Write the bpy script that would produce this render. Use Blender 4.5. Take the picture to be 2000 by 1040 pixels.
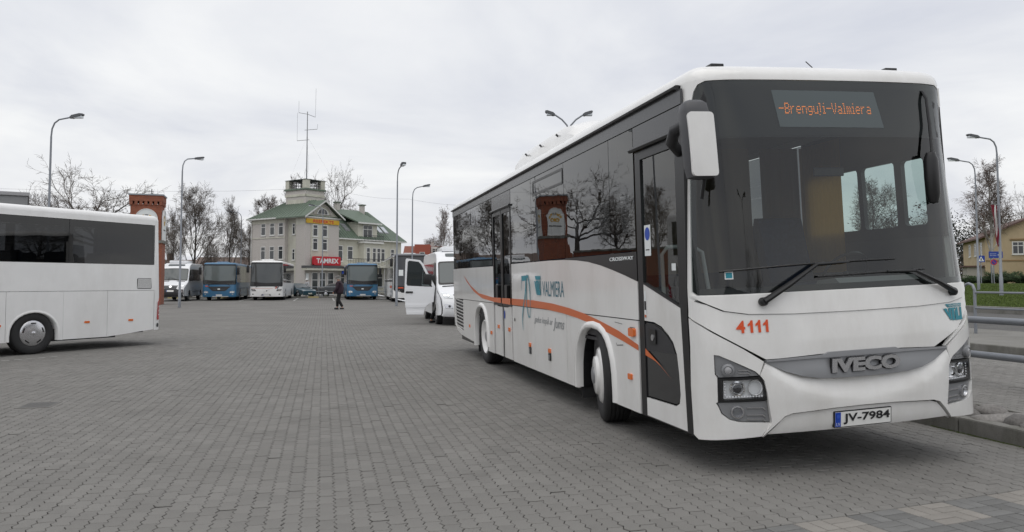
import bpy, bmesh, math, random
import numpy as np
from mathutils import Vector, Matrix, geometry
from bisect import bisect_right
random.seed(7); np.random.seed(7)
R = math.radians
scene = bpy.context.scene
for o in list(bpy.data.objects): bpy.data.objects.remove(o)
COL = scene.collection

# ------------------------------------------------------------------ camera
cam_d = bpy.data.cameras.new('camera'); cam = bpy.data.objects.new('camera', cam_d); COL.objects.link(cam)
cam.location = (0, 0, 1.5); cam.rotation_euler = (R(93.0), 0, R(-13.80))
cam_d.sensor_width = 36; cam_d.lens = 27.0; cam_d.shift_y = -0.0233
cam_d.clip_start = 0.05; cam_d.clip_end = 3000
scene.camera = cam

# ------------------------------------------------------------------ sky: thin overcast
SUN_EL, SUN_AZ = 70, 215      # azimuth measured clockwise from +Y
w = bpy.data.worlds.new('World'); scene.world = w; w.use_nodes = True
nt = w.node_tree; nt.nodes.clear()
def N(tree, t, **kw):
    n = tree.nodes.new(t)
    for k, v in kw.items():
        if k in n.inputs.keys(): n.inputs[k].default_value = v
        else: setattr(n, k, v)
    return n
L = lambda tree, a, b: tree.links.new(a, b)
out = N(nt, 'ShaderNodeOutputWorld'); bg = N(nt, 'ShaderNodeBackground', Strength=0.1)
sky = N(nt, 'ShaderNodeTexSky', sky_type='NISHITA', sun_disc=False, sun_elevation=R(SUN_EL), sun_rotation=R(SUN_AZ), air_density=1.5, dust_density=3.0)
tc = N(nt, 'ShaderNodeTexCoord'); sep = N(nt, 'ShaderNodeSeparateXYZ'); L(nt, tc.outputs['Generated'], sep.inputs[0])
zc = N(nt, 'ShaderNodeMath', operation='MAXIMUM'); L(nt, sep.outputs['Z'], zc.inputs[0]); zc.inputs[1].default_value = 0.0
za = N(nt, 'ShaderNodeMath', operation='ADD'); L(nt, zc.outputs[0], za.inputs[0]); za.inputs[1].default_value = 0.16
cx = N(nt, 'ShaderNodeMath', operation='DIVIDE'); L(nt, sep.outputs['X'], cx.inputs[0]); L(nt, za.outputs[0], cx.inputs[1])
cy = N(nt, 'ShaderNodeMath', operation='DIVIDE'); L(nt, sep.outputs['Y'], cy.inputs[0]); L(nt, za.outputs[0], cy.inputs[1])
cmb = N(nt, 'ShaderNodeCombineXYZ'); L(nt, cx.outputs[0], cmb.inputs[0]); L(nt, cy.outputs[0], cmb.inputs[1])
n1 = N(nt, 'ShaderNodeTexNoise', Scale=0.85, Detail=6.0, Roughness=0.55, Distortion=0.4); L(nt, cmb.outputs[0], n1.inputs['Vector'])
cr = N(nt, 'ShaderNodeValToRGB'); e = cr.color_ramp.elements
e[0].position = 0.32; e[0].color = (6.5, 6.7, 7.35, 1); e[1].position = 0.62; e[1].color = (9.0, 9.05, 9.1, 1)
L(nt, n1.outputs['Fac'], cr.inputs[0])
mx = N(nt, 'ShaderNodeMix', data_type='RGBA'); mx.inputs[0].default_value = 0.93
L(nt, sky.outputs[0], mx.inputs[6]); L(nt, cr.outputs[0], mx.inputs[7]); L(nt, mx.outputs[2], bg.inputs['Color']); L(nt, bg.outputs[0], out.inputs['Surface'])

sun_d = bpy.data.lights.new('sun', 'SUN'); sun = bpy.data.objects.new('sun', sun_d); COL.objects.link(sun)
sun_d.energy = .95; sun_d.angle = R(70); sun_d.color = (1.0, 0.97, 0.92)
_d = Vector((math.sin(R(SUN_AZ)) * math.cos(R(SUN_EL)), math.cos(R(SUN_AZ)) * math.cos(R(SUN_EL)), math.sin(R(SUN_EL))))
sun.rotation_euler = _d.to_track_quat('Z', 'Y').to_euler(); sun.location = (0, -20, 40)

vs = scene.view_settings; vs.view_transform = 'Standard'; vs.look = 'None'; vs.exposure = 0.12; vs.gamma = 1.0; vs.use_curve_mapping = False
scene.cycles.use_denoising = True; scene.cycles.max_bounces = 10; scene.cycles.transparent_max_bounces = 16
scene.cycles.caustics_reflective = False; scene.cycles.caustics_refractive = False

# ------------------------------------------------------------------ materials
MATS = {}
def mat(name, col, rough=0.5, metal=0.0, coat=0.0, var=0.0, vscale=8.0, bump=0.0, bscale=60.0, island=0.0, speck=0.0, stain=None, emit=None, estr=1.0, dirt=None, spec=0.5):
    if name in MATS: return MATS[name]
    m = bpy.data.materials.new(name); m.use_nodes = True; t = m.node_tree; b = t.nodes['Principled BSDF']
    b.inputs['Roughness'].default_value = rough; b.inputs['Metallic'].default_value = metal; b.inputs['Coat Weight'].default_value = coat
    b.inputs['Coat Roughness'].default_value = 0.05; b.inputs['Specular IOR Level'].default_value = spec
    c = (*col, 1); b.inputs['Base Color'].default_value = c
    src = None
    if var or bump or dirt or speck:
        co = N(t, 'ShaderNodeTexCoord')
        nz = N(t, 'ShaderNodeTexNoise', Scale=vscale, Detail=6.0, Roughness=0.6); L(t, co.outputs['Object'], nz.inputs['Vector'])
    if var or island or speck:
        hv = N(t, 'ShaderNodeHueSaturation', Color=c)
        val = None
        if var:
            mr = N(t, 'ShaderNodeMapRange'); mr.inputs[1].default_value = .3; mr.inputs[2].default_value = .7; mr.inputs[3].default_value = 1 - var; mr.inputs[4].default_value = 1 + var
            L(t, nz.outputs['Fac'], mr.inputs[0]); val = mr.outputs[0]
        if island:
            g = N(t, 'ShaderNodeNewGeometry'); mi = N(t, 'ShaderNodeMapRange'); mi.inputs[3].default_value = 1 - island; mi.inputs[4].default_value = 1 + island
            oi = N(t, 'ShaderNodeObjectInfo'); ad = N(t, 'ShaderNodeMath', operation='ADD'); fr_ = N(t, 'ShaderNodeMath', operation='FRACT')
            L(t, g.outputs['Random Per Island'], ad.inputs[0]); L(t, oi.outputs['Random'], ad.inputs[1]); L(t, ad.outputs[0], fr_.inputs[0]); L(t, fr_.outputs[0], mi.inputs[0])
            if val:
                mm = N(t, 'ShaderNodeMath', operation='MULTIPLY'); L(t, val, mm.inputs[0]); L(t, mi.outputs[0], mm.inputs[1]); val = mm.outputs[0]
            else: val = mi.outputs[0]
        if speck:
            n3 = N(t, 'ShaderNodeTexNoise', Scale=210.0, Detail=3.0, Roughness=.7); L(t, co.outputs['Object'], n3.inputs['Vector']); m3 = N(t, 'ShaderNodeMapRange'); m3.inputs[1].default_value = .25; m3.inputs[2].default_value = .75; m3.inputs[3].default_value = 1 - speck; m3.inputs[4].default_value = 1 + speck; L(t, n3.outputs['Fac'], m3.inputs[0])
            m4 = N(t, 'ShaderNodeMath', operation='MULTIPLY'); L(t, val, m4.inputs[0]); L(t, m3.outputs[0], m4.inputs[1]); val = m4.outputs[0]
        L(t, val, hv.inputs['Value']); src = hv.outputs[0]
        L(t, src, b.inputs['Base Color'])
    if dirt:      # (colour, amount, scale): streaky grime
        d2 = N(t, 'ShaderNodeTexNoise', Scale=dirt[2], Detail=8.0, Roughness=0.7); mp = N(t, 'ShaderNodeMapping'); mp.inputs['Scale'].default_value = (1, 1, .35)
        L(t, co.outputs['Object'], mp.inputs[0]); L(t, mp.outputs[0], d2.inputs['Vector'])
        mr2 = N(t, 'ShaderNodeMapRange'); mr2.inputs[1].default_value = .45; mr2.inputs[2].default_value = .75; mr2.inputs[4].default_value = dirt[1]
        L(t, d2.outputs['Fac'], mr2.inputs[0]); mxx = N(t, 'ShaderNodeMix', data_type='RGBA'); L(t, mr2.outputs[0], mxx.inputs[0])
        if src: L(t, src, mxx.inputs[6])
        else: mxx.inputs[6].default_value = c
        mxx.inputs[7].default_value = (*dirt[0], 1); L(t, mxx.outputs[2], b.inputs['Base Color'])
    if stain:     # sparse dark drips and smears: (scale, amount)
        n5 = N(t, 'ShaderNodeTexNoise', Scale=stain[0], Detail=5.0, Roughness=.6, Distortion=.6); L(t, co.outputs['Object'], n5.inputs['Vector']); m5 = N(t, 'ShaderNodeMapRange'); m5.inputs[1].default_value = .60; m5.inputs[2].default_value = .72; m5.inputs[3].default_value = 1.0; m5.inputs[4].default_value = 1 - stain[1]; L(t, n5.outputs['Fac'], m5.inputs[0])
        lk = b.inputs['Base Color'].links[0].from_socket; h5 = N(t, 'ShaderNodeHueSaturation'); L(t, lk, h5.inputs['Color']); L(t, m5.outputs[0], h5.inputs['Value']); L(t, h5.outputs[0], b.inputs['Base Color'])
    if bump:
        nb = N(t, 'ShaderNodeTexNoise', Scale=bscale, Detail=4.0); L(t, co.outputs['Object'], nb.inputs['Vector'])
        bp = N(t, 'ShaderNodeBump', Strength=bump, Distance=0.02); L(t, nb.outputs['Fac'], bp.inputs['Height']); L(t, bp.outputs[0], b.inputs['Normal'])
    if emit: b.inputs['Emission Color'].default_value = (*emit, 1); b.inputs['Emission Strength'].default_value = estr
    MATS[name] = m; return m
def glass(name, tint, ior=1.55, refl=(1, 1, 1), wob=0.0):
    if name in MATS: return MATS[name]
    m = bpy.data.materials.new(name); m.use_nodes = True; t = m.node_tree; t.nodes.clear()
    o = N(t, 'ShaderNodeOutputMaterial'); tr = N(t, 'ShaderNodeBsdfTransparent', Color=(*tint, 1)); gl = N(t, 'ShaderNodeBsdfGlossy', Color=(*refl, 1), Roughness=0.0)
    f = N(t, 'ShaderNodeFresnel', IOR=ior); gm_ = N(t, 'ShaderNodeNewGeometry'); mi_ = N(t, 'ShaderNodeMapRange'); mi_.inputs[3].default_value = ior; mi_.inputs[4].default_value = 1 / ior
    L(t, gm_.outputs['Backfacing'], mi_.inputs[0]); L(t, mi_.outputs[0], f.inputs['IOR']); ms = N(t, 'ShaderNodeMixShader'); L(t, f.outputs[0], ms.inputs[0]); L(t, tr.outputs[0], ms.inputs[1]); L(t, gl.outputs[0], ms.inputs[2]); L(t, ms.outputs[0], o.inputs[0])
    if wob:      # slightly wavy panes
        co = N(t, 'ShaderNodeTexCoord'); nb = N(t, 'ShaderNodeTexNoise', Scale=2.2, Detail=2.0); L(t, co.outputs['Object'], nb.inputs['Vector']); bp = N(t, 'ShaderNodeBump', Strength=wob, Distance=.02); L(t, nb.outputs['Fac'], bp.inputs['Height']); L(t, bp.outputs[0], gl.inputs['Normal'])
    MATS[name] = m; return m
WHITE = mat('bus_white', (.81, .805, .79), .28, coat=.8, var=.02, vscale=3, dirt=((.42, .39, .34), .30, 1.8))
WHITE2 = mat('coach_white', (.84, .84, .835), .35, coat=.4, var=.02, vscale=3, dirt=((.4, .38, .35), .2, 1.4))
VANW = mat('van_white', (.82, .83, .85), .3, coat=.6)
BLACK = mat('black_trim', (.012, .012, .013), .35, spec=.5)
RUBBER = mat('black_rubber', (.022, .022, .023), .75, bump=.15, bscale=80)
DARKP = mat('dark_plastic', (.035, .035, .038), .55, bump=.05, bscale=120)
GREYP = mat('grey_plastic', (.245, .25, .26), .45, metal=.3)
DGREY = mat('dark_panel', (.055, .056, .06), .22)
SILVER = mat('silver_trim', (.6, .6, .62), .22, metal=.9)
CHROME = mat('chrome', (.85, .85, .86), .06, metal=1.0)
ORANGE = mat('orange_vinyl', (.62, .13, .025), .4, coat=.3)
TEAL = mat('teal_vinyl', (.02, .24, .31), .4)
DTEAL = mat('slate_vinyl', (.06, .18, .23), .4)
GREYV = mat('grey_vinyl', (.25, .27, .28), .4)
REDORANGE = mat('red_orange_vinyl', (.70, .085, .02), .4)
AMBER = mat('amber_lens', (.75, .16, .02), .2, coat=.5)
RED = mat('red_lens', (.45, .01, .015), .15, coat=.6)
TINT = glass('tinted_glass', (.15, .155, .16), 1.62, wob=.035)
TINTG = glass('green_clear_glass', (.70, .82, .79), 1.5)
WSG = glass('windshield_glass', (.60, .65, .64), 1.58)
LENS = glass('lamp_lens', (.93, .94, .95), 1.5)
PLATEW = mat('plate_white', (.78, .78, .76), .4)
BLUE = mat('eu_blue', (.01, .06, .42), .4)
INK = mat('black_ink', (.01, .01, .012), .5)
PAPER = mat('sticker_white', (.75, .78, .78), .5)

# ------------------------------------------------------------------ object helpers
def tag(o, label=None, cat=None, group=None, kind=None):
    if label: o['label'] = label
    if cat: o['category'] = cat
    if group: o['group'] = group
    if kind: o['kind'] = kind
    return o
def empty(name, loc=(0, 0, 0), rot=(0, 0, 0), parent=None):
    o = bpy.data.objects.new(name, None); COL.objects.link(o); o.location = loc; o.rotation_euler = rot; o.empty_display_size = .2
    if parent: o.parent = parent
    return o
def link(name, me, m, parent=None, smooth=False):
    if m is not None: me.materials.append(m)
    if smooth: me.polygons.foreach_set('use_smooth', [True] * len(me.polygons))
    o = bpy.data.objects.new(name, me); COL.objects.link(o)
    if parent: o.parent = parent
    return o
def rawmesh(name, v, f, m, parent=None, smooth=False):
    me = bpy.data.meshes.new(name); me.from_pydata([tuple(map(float, p)) for p in v], [], [tuple(map(int, q)) for q in f]); me.validate(); me.update()
    return link(name, me, m, parent, smooth)
def copy_tree(o, parent=None, **kw):
    c = o.copy(); COL.objects.link(c); c.parent = parent
    for k, v in kw.items(): setattr(c, k, v)
    for ch in list(o.children): copy_tree(ch, c)
    return c
class MB:
    def __init__(s): s.v = []; s.f = []
    def add(s, v, f):
        n = len(s.v); s.v += [tuple(p) for p in v]; s.f += [tuple(i + n for i in q) for q in f]; return s
    def box(s, a, b, bev=0.0):
        x0, y0, z0 = a; x1, y1, z1 = b
        if x0 > x1: x0, x1 = x1, x0
        if y0 > y1: y0, y1 = y1, y0
        if z0 > z1: z0, z1 = z1, z0
        if not bev:
            v = [(x, y, z) for z in (z0, z1) for y in (y0, y1) for x in (x0, x1)]
            return s.add(v, [(0, 2, 3, 1), (4, 5, 7, 6), (0, 1, 5, 4), (2, 6, 7, 3), (0, 4, 6, 2), (1, 3, 7, 5)])
        bm = bmesh.new(); bmesh.ops.create_cube(bm, size=1)
        for q in bm.verts: q.co = Vector(((x0 + x1) / 2 + q.co.x * (x1 - x0), (y0 + y1) / 2 + q.co.y * (y1 - y0), (z0 + z1) / 2 + q.co.z * (z1 - z0)))
        bmesh.ops.bevel(bm, geom=bm.edges[:], offset=min(bev, .49 * min(x1 - x0, y1 - y0, z1 - z0)), segments=2, affect='EDGES', profile=.6)
        bm.verts.index_update(); v = [q.co[:] for q in bm.verts]; f = [[q.index for q in fc.verts] for fc in bm.faces]; bm.free()
        return s.add(v, f)
    def tube(s, pts, r, n=8, cap=True):
        pts = [Vector(p) for p in pts]; rs = r if isinstance(r, (list, tuple)) else [r] * len(pts); v = []; f = []
        up = Vector((0, 0, 1)); t0 = (pts[1] - pts[0]).normalized()
        a = t0.cross(up); a = a.normalized() if a.length > 1e-3 else Vector((1, 0, 0))
        for i, p in enumerate(pts):
            t = (pts[min(i + 1, len(pts) - 1)] - pts[max(i - 1, 0)]).normalized()
            a = (a - t * a.dot(t)).normalized(); b = t.cross(a)
            for k in range(n): th = 2 * math.pi * k / n; v.append(p + (a * math.cos(th) + b * math.sin(th)) * rs[i])
        for i in range(len(pts) - 1):
            for k in range(n): f.append((i * n + k, i * n + (k + 1) % n, (i + 1) * n + (k + 1) % n, (i + 1) * n + k))
        if cap: f.append(tuple(range(n))[::-1]); f.append(tuple(range((len(pts) - 1) * n, len(pts) * n)))
        return s.add(v, f)
    def lathe(s, prof, c, axis='z', n=32, close=False):     # prof: (radius, height along axis)
        v = []; f = []; c = Vector(c)
        for r, h in prof:
            for k in range(n):
                t = 2 * math.pi * k / n; a, b = r * math.cos(t), r * math.sin(t)
                v.append(c + Vector({'z': (a, b, h), 'x': (h, a, b), 'y': (b, h, a)}[axis]))
        m = len(prof)
        for i in range(m - 1):
            for k in range(n): f.append((i * n + k, i * n + (k + 1) % n, (i + 1) * n + (k + 1) % n, (i + 1) * n + k))
        if prof[0][0] > 1e-4 and close: f.append(tuple(range(n))[::-1])
        if prof[-1][0] > 1e-4 and close: f.append(tuple(range((m - 1) * n, m * n)))
        return s.add(v, f)
    def prism(s, poly, fn0, fn1):       # 2D outline swept between two maps
        n = len(poly); v = [fn0(*p) for p in poly] + [fn1(*p) for p in poly]
        return s.add(v, [tuple(range(n))[::-1], tuple(range(n, 2 * n))] + [(i, (i + 1) % n, n + (i + 1) % n, n + i) for i in range(n)])
    def build(s, name, m, parent=None, smooth=False, fix=True):
        o = rawmesh(name, s.v, s.f, m, parent, False)
        if fix:
            bm = bmesh.new(); bm.from_mesh(o.data); bmesh.ops.remove_doubles(bm, verts=bm.verts, dist=1e-5); bmesh.ops.recalc_face_normals(bm, faces=bm.faces); bm.to_mesh(o.data); bm.free()
        if smooth: smooth_by_angle(o.data, smooth if smooth is not True else 40)
        return o
def smooth_by_angle(me, deg=40):
    me.polygons.foreach_set('use_smooth', [True] * len(me.polygons))
    try: me.set_sharp_from_angle(angle=R(deg))
    except Exception: pass
def inside(loops, x, y):
    c = False
    for lp in loops:
        j = len(lp) - 1
        for i in range(len(lp)):
            xi, yi = lp[i]; xj, yj = lp[j]
            if (yi > y) != (yj > y) and x < (xj - xi) * (y - yi) / (yj - yi) + xi: c = not c
            j = i
    return c
def subdiv(lp, sp):
    o = []
    for i in range(len(lp)):
        a, b = lp[i], lp[(i + 1) % len(lp)]; d = math.hypot(b[0] - a[0], b[1] - a[1]); n = max(1, int(math.ceil(d / sp)))
        for k in range(n): t = k / n; o.append((a[0] + (b[0] - a[0]) * t, a[1] + (b[1] - a[1]) * t))
    return o
REF = [Vector((0, 0, 0))]
def nrm(fn, a, b, h=4e-3):
    p = Vector(fn(a, b)); n = (Vector(fn(a + h, b)) - Vector(fn(a - h, b))).cross(Vector(fn(a, b + h)) - Vector(fn(a, b - h)))
    n.normalize()
    if n.dot(p - REF[0]) < 0: n = -n
    return p, n
def patch(name, loops, fn, m, parent, sp=.12, off=0.0, rim=0.0):
    if isinstance(loops[0][0], (int, float)): loops = [loops]
    lps = [subdiv(lp, sp) for lp in loops]; P = []; E = []; B = []
    for lp in lps:
        n0 = len(P); P += lp; E += [(n0 + i, n0 + (i + 1) % len(lp)) for i in range(len(lp))]; B.append((n0, len(lp)))
    bp = np.array(P); x0, y0 = bp.min(0); x1, y1 = bp.max(0)
    for i in range(1, int((x1 - x0) / sp) + 1):
        for j in range(1, int((y1 - y0) / sp) + 1):
            q = (x0 + i * sp, y0 + j * sp)
            if inside(lps, *q) and ((bp - q) ** 2).sum(1).min() > (.4 * sp) ** 2: P.append(q)
    res = geometry.delaunay_2d_cdt([Vector(p) for p in P], E, [], 0, 1e-6)
    v2 = [tuple(q) for q in res[0]]; F = []
    for t in res[2]:
        cxx = sum(v2[i][0] for i in t) / 3; cyy = sum(v2[i][1] for i in t) / 3
        (ax, ay), (bx, by), (dx, dy) = (v2[i] for i in t)
        ar = abs((bx - ax) * (dy - ay) - (dx - ax) * (by - ay)); lg = max(math.hypot(bx - ax, by - ay), math.hypot(dx - bx, dy - by), math.hypot(dx - ax, dy - ay))
        if ar > 4e-3 * lg * lg * (1 if lg > .01 else 0) and inside(lps, cxx, cyy): F.append(tuple(t))
    of = off if callable(off) else (lambda a, b: off)
    V = []
    for a, b in v2: p, n = nrm(fn, a, b); V.append(p + n * of(a, b))
    if F:
        t = max(F, key=lambda t: abs((v2[t[1]][0] - v2[t[0]][0]) * (v2[t[2]][1] - v2[t[0]][1]) - (v2[t[2]][0] - v2[t[0]][0]) * (v2[t[1]][1] - v2[t[0]][1])))
        fnm = (V[t[1]] - V[t[0]]).cross(V[t[2]] - V[t[0]])
        if fnm.dot(nrm(fn, *v2[t[0]])[1]) < 0: F = [q[::-1] for q in F]
    nf = len(F)
    if rim:
        for lp in lps:
            k = len(V); n = len(lp)
            for a, b in lp: p, q = nrm(fn, a, b); V += [p + q * of(a, b), p + q * (of(a, b) - rim)]
            F += [(k + 2 * i, k + 2 * i + 1, k + 2 * ((i + 1) % n) + 1, k + 2 * ((i + 1) % n)) for i in range(n)]
    o = rawmesh(name, V, F, m, parent)
    o.data.polygons.foreach_set('use_smooth', [i < nf for i in range(len(o.data.polygons))])
    return o
_tx = {}
TMP = bpy.data.scenes.new('scratch')
def evaluated(o):
    """mesh of one object, evaluated in a scratch scene so that the big scene is not re-evaluated"""
    TMP.collection.objects.link(o); vl = TMP.view_layers[0]; vl.update(); dg = vl.depsgraph; dg.update(); me = bpy.data.meshes.new_from_object(o.evaluated_get(dg)); return me
def text2d(body, bold=0.0, shear=0.0):
    k = (body, bold, shear)
    if k in _tx: return _tx[k]
    cu = bpy.data.curves.new('t', 'FONT'); cu.body = body; cu.offset = bold; cu.shear = shear; cu.resolution_u = 3
    o = bpy.data.objects.new('t', cu); me = evaluated(o)
    v = np.array([q.co[:2] for q in me.vertices]); f = [tuple(p.vertices) for p in me.polygons]
    v = (v - v.min(0)) / (v.max(0) - v.min(0)); bpy.data.objects.remove(o); bpy.data.curves.remove(cu); bpy.data.meshes.remove(me)
    _tx[k] = (v, f); return v, f
def lettering(name, body, fn, q, m, parent, off=.003, rim=0.0, bold=0.0, shear=0.0):
    """q: param-space corners bottom-left, bottom-right, top-right, top-left"""
    v, f = text2d(body, bold, shear); V = []; PN = []
    for s, t in v:
        a = [(1 - t) * ((1 - s) * q[0][i] + s * q[1][i]) + t * ((1 - s) * q[3][i] + s * q[2][i]) for i in (0, 1)]
        p, n = nrm(fn, *a); PN.append((p, n)); V.append(p + n * off)
    p, n = PN[f[0][0]]
    F = list(f)
    if ((V[F[0][1]] - V[F[0][0]]).cross(V[F[0][2]] - V[F[0][0]])).dot(n) < 0: F = [t[::-1] for t in F]
    if rim:
        cnt = {}
        for t in F:
            for i in range(len(t)): e_ = (t[i], t[(i + 1) % len(t)]); k = tuple(sorted(e_)); cnt[k] = cnt.get(k, []) + [e_]
        k0 = len(V); V += [p + n * (off - rim) for p, n in PN]
        F += [(es[0][1], es[0][0], es[0][0] + k0, es[0][1] + k0) for es in cnt.values() if len(es) == 1]
    return rawmesh(name, V, F, m, parent)
def rrect(x0, y0, x1, y1, r, n=4):
    o = []
    for cx_, cy_, a in ((x1 - r, y1 - r, 0), (x0 + r, y1 - r, 90), (x0 + r, y0 + r, 180), (x1 - r, y0 + r, 270)):
        for k in range(n + 1): t = R(a + 90 * k / n); o.append((cx_ + r * math.cos(t), cy_ + r * math.sin(t)))
    return o
def ellipse(cx_, cy_, rx, ry, n=20): return [(cx_ + rx * math.cos(2 * math.pi * k / n), cy_ + ry * math.sin(2 * math.pi * k / n)) for k in range(n)]

class Shell:
    """bus body in its own frame: x across (0 = kerb side), y from nose to tail, z up"""
    def __init__(s, W, Lg, YA=.36, YB=.2, P1=.40, P2=.05, RP=.25, TH=.02, LZ=(0, 4), LC=(0, 0), LE=(0, 0), FK=0.0):
        s.W, s.L, s.YA, s.YB, s.TH, s.LZ, s.LC, s.LE, s.FK = W, Lg, YA, YB, TH, LZ, LC, LE, FK
        s.fc, s.fa, s.UF = s.curve(YA, P1, P2); s.rc, s.ra, s.UR = s.curve(YB, RP, .03)
        s.ref = Vector((W / 2, Lg / 2, 1.6))
    def curve(s, ya, p1, p2):
        t = np.linspace(0, 1, 24)[:, None]; P = [np.array(p) for p in ((0, ya), (0, p2), (p1, 0), (s.W / 2, 0))]
        h = (1 - t) ** 3 * P[0] + 3 * (1 - t) ** 2 * t * P[1] + 3 * (1 - t) * t * t * P[2] + t ** 3 * P[3]
        c = np.vstack([h, np.c_[s.W - h[::-1, 0], h[::-1, 1]][1:]]); a = np.r_[0, np.cumsum(np.hypot(*np.diff(c, axis=0).T))]
        return c, a, a[-1]
    def lean(s, z, x):
        k = abs(2 * x / s.W - 1) ** 4; return float(np.interp(z, s.LZ, s.LC) * (1 - k) + np.interp(z, s.LZ, s.LE) * k)
    def at(s, c, a, u):
        u = min(max(u, 0), a[-1]); i = min(bisect_right(a, u), len(a) - 1); t = (u - a[i - 1]) / (a[i] - a[i - 1]); return c[i - 1] + (c[i] - c[i - 1]) * t
    def front(s, u, z):
        x, y = s.at(s.fc, s.fa, u + s.UF / 2); k = s.TH * z + s.FK * max(0.0, z - 1.3); return Vector((k + x * (s.W - 2 * k) / s.W, y + s.lean(z, x), z))
    def rear(s, u, z):
        x, y = s.at(s.rc, s.ra, u + s.UR / 2); k = s.TH * z; return Vector((k + x * (s.W - 2 * k) / s.W, s.L - y - .03 * max(0, z - 1.2), z))
    def near(s, y, z): return Vector((s.TH * z, y, z))
    def far(s, y, z): return Vector((s.W - s.TH * z, y, z))
    def ring(s, z):
        f = [s.front(u, z) for u in np.linspace(-s.UF / 2, s.UF / 2, 33)]; r = [s.rear(u, z) for u in np.linspace(s.UR / 2, -s.UR / 2, 21)]
        return f + [s.far(s.L * k, z) for k in (.25, .5, .75)] + r + [s.near(s.L * k, z) for k in (.75, .5, .25)]
    def roof(s, z0, r, crown=.03, nseg=6):
        """cap: rounded edge of radius r above z0, then a crowned top"""
        base = s.ring(z0); c = Vector((s.W / 2, s.L / 2, 0)); V = []; F = []; n = len(base)
        def inset(d, z, k):
            o = []
            for i, p in enumerate(base):
                a, b = base[i - 1], base[(i + 1) % n]; t = (b - a); nn = Vector((-t.y, t.x, 0)).normalized()
                if nn.dot(c - p) < 0: nn = -nn
                q = p + nn * d; q.z = z; o.append(q)
            return o
        rings = [base] + [inset(r * (1 - math.cos(R(90 * k / nseg))), z0 + r * math.sin(R(90 * k / nseg)) * .9, k) for k in range(1, nseg + 1)]
        for q in (.35, .7):
            rings.append([Vector((p.x + (s.W / 2 - p.x) * q, p.y + (min(max(p.y, 1.3), s.L - 1.3) - p.y) * q, z0 + r * .9 + crown * (1 - (1 - q) ** 2))) for p in rings[nseg]])
        for rg in rings: V += rg
        for i in range(len(rings) - 1):
            for k in range(n): F.append((i * n + k, i * n + (k + 1) % n, (i + 1) * n + (k + 1) % n, (i + 1) * n + k))
        F.append(tuple(range((len(rings) - 1) * n, len(rings) * n)))
        return V, F
def wheel(parent, c, rad, wd, sign, steer=0.0, rimmat=None, style='dish', rr=.29):
    """sign -1: outer face towards -x"""
    o = rad; h = wd / 2
    prof = [(rr, -h * .8), (rr + .03, -h * .95), (o * .80, -h), (o * .93, -h * .95), (o * .985, -h * .80)]
    for g in (-.45, -.15, .15, .45):
        prof += [(o, h * (g - .12)), (o - .012, h * (g - .10)), (o - .012, h * (g - .04)), (o, h * (g - .02))]
    prof += [(o * .985, h * .80), (o * .93, h * .95), (o * .80, h), (rr + .03, h * .95), (rr, h * .8)]
    w_ = MB().lathe(prof, (0, 0, 0), 'x', 40).build('wheel', RUBBER, parent, smooth=50)
    w_.location = c; w_.rotation_euler = (0, 0, steer)
    s = sign
    if style == 'dish': pr = [(rr + .005, s * h * .86), (rr - .01, s * h * .93), (rr - .03, s * h * .86), (rr * .80, s * h * .55), (rr * .62, s * h * .42), (rr * .5, s * h * .5), (rr * .36, s * h * .62), (0, s * h * .66)]
    elif style == 'hub': pr = [(rr + .005, s * h * .86), (rr - .01, s * h * .95), (rr - .02, s * h * 1.02), (rr * .84, s * h * 1.06), (rr * .72, s * h * 1.10), (rr * .66, s * h * 1.30), (rr * .56, s * h * 1.36), (rr * .30, s * h * 1.38), (0, s * h * 1.38)]
    else: pr = [(rr + .005, s * h * .86), (rr - .01, s * h * .95), (rr * .9, s * h * .99), (rr * .5, s * h * 1.08), (rr * .2, s * h * 1.1), (0, s * h * 1.1)]
    MB().lathe(pr, (0, 0, 0), 'x', 40).build('rim', rimmat or SILVER, w_, smooth=40)
    if style == 'cover' and rad > .4:
        for k in range(5):
            t = R(90 + k * 72); c_ = Vector((s * h * 1.0, rr * .80 * math.cos(t), rr * .80 * math.sin(t))); u_ = Vector((0, -math.sin(t), math.cos(t))) * .055; v_ = Vector((0, math.cos(t), math.sin(t))) * .012; q_ = Vector((s * .010, 0, 0))
            MB().add([c_ - u_ - v_ + q_, c_ + u_ - v_ + q_, c_ + u_ * .85 + v_ + q_ * .6, c_ - u_ * .85 + v_ + q_ * .6], [(0, 1, 2, 3)]).build('slot', BLACK, w_)
        MB().lathe([(.045, s * h * 1.09), (.04, s * h * 1.13), (0, s * h * 1.14)], (0, 0, 0), 'x', 14).build('hub', SILVER, w_, smooth=50)
    if style != 'cover':
        k = s * h * (.67 if style == 'dish' else 1.39)
        MB().lathe([(rr * .3, k - s * .01), (rr * .3, k + s * .012), (rr * .2, k + s * .02), (0, k + s * .022)], (0, 0, 0), 'x', 20).build('hub', GREYP, w_, smooth=40)
    return w_
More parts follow.
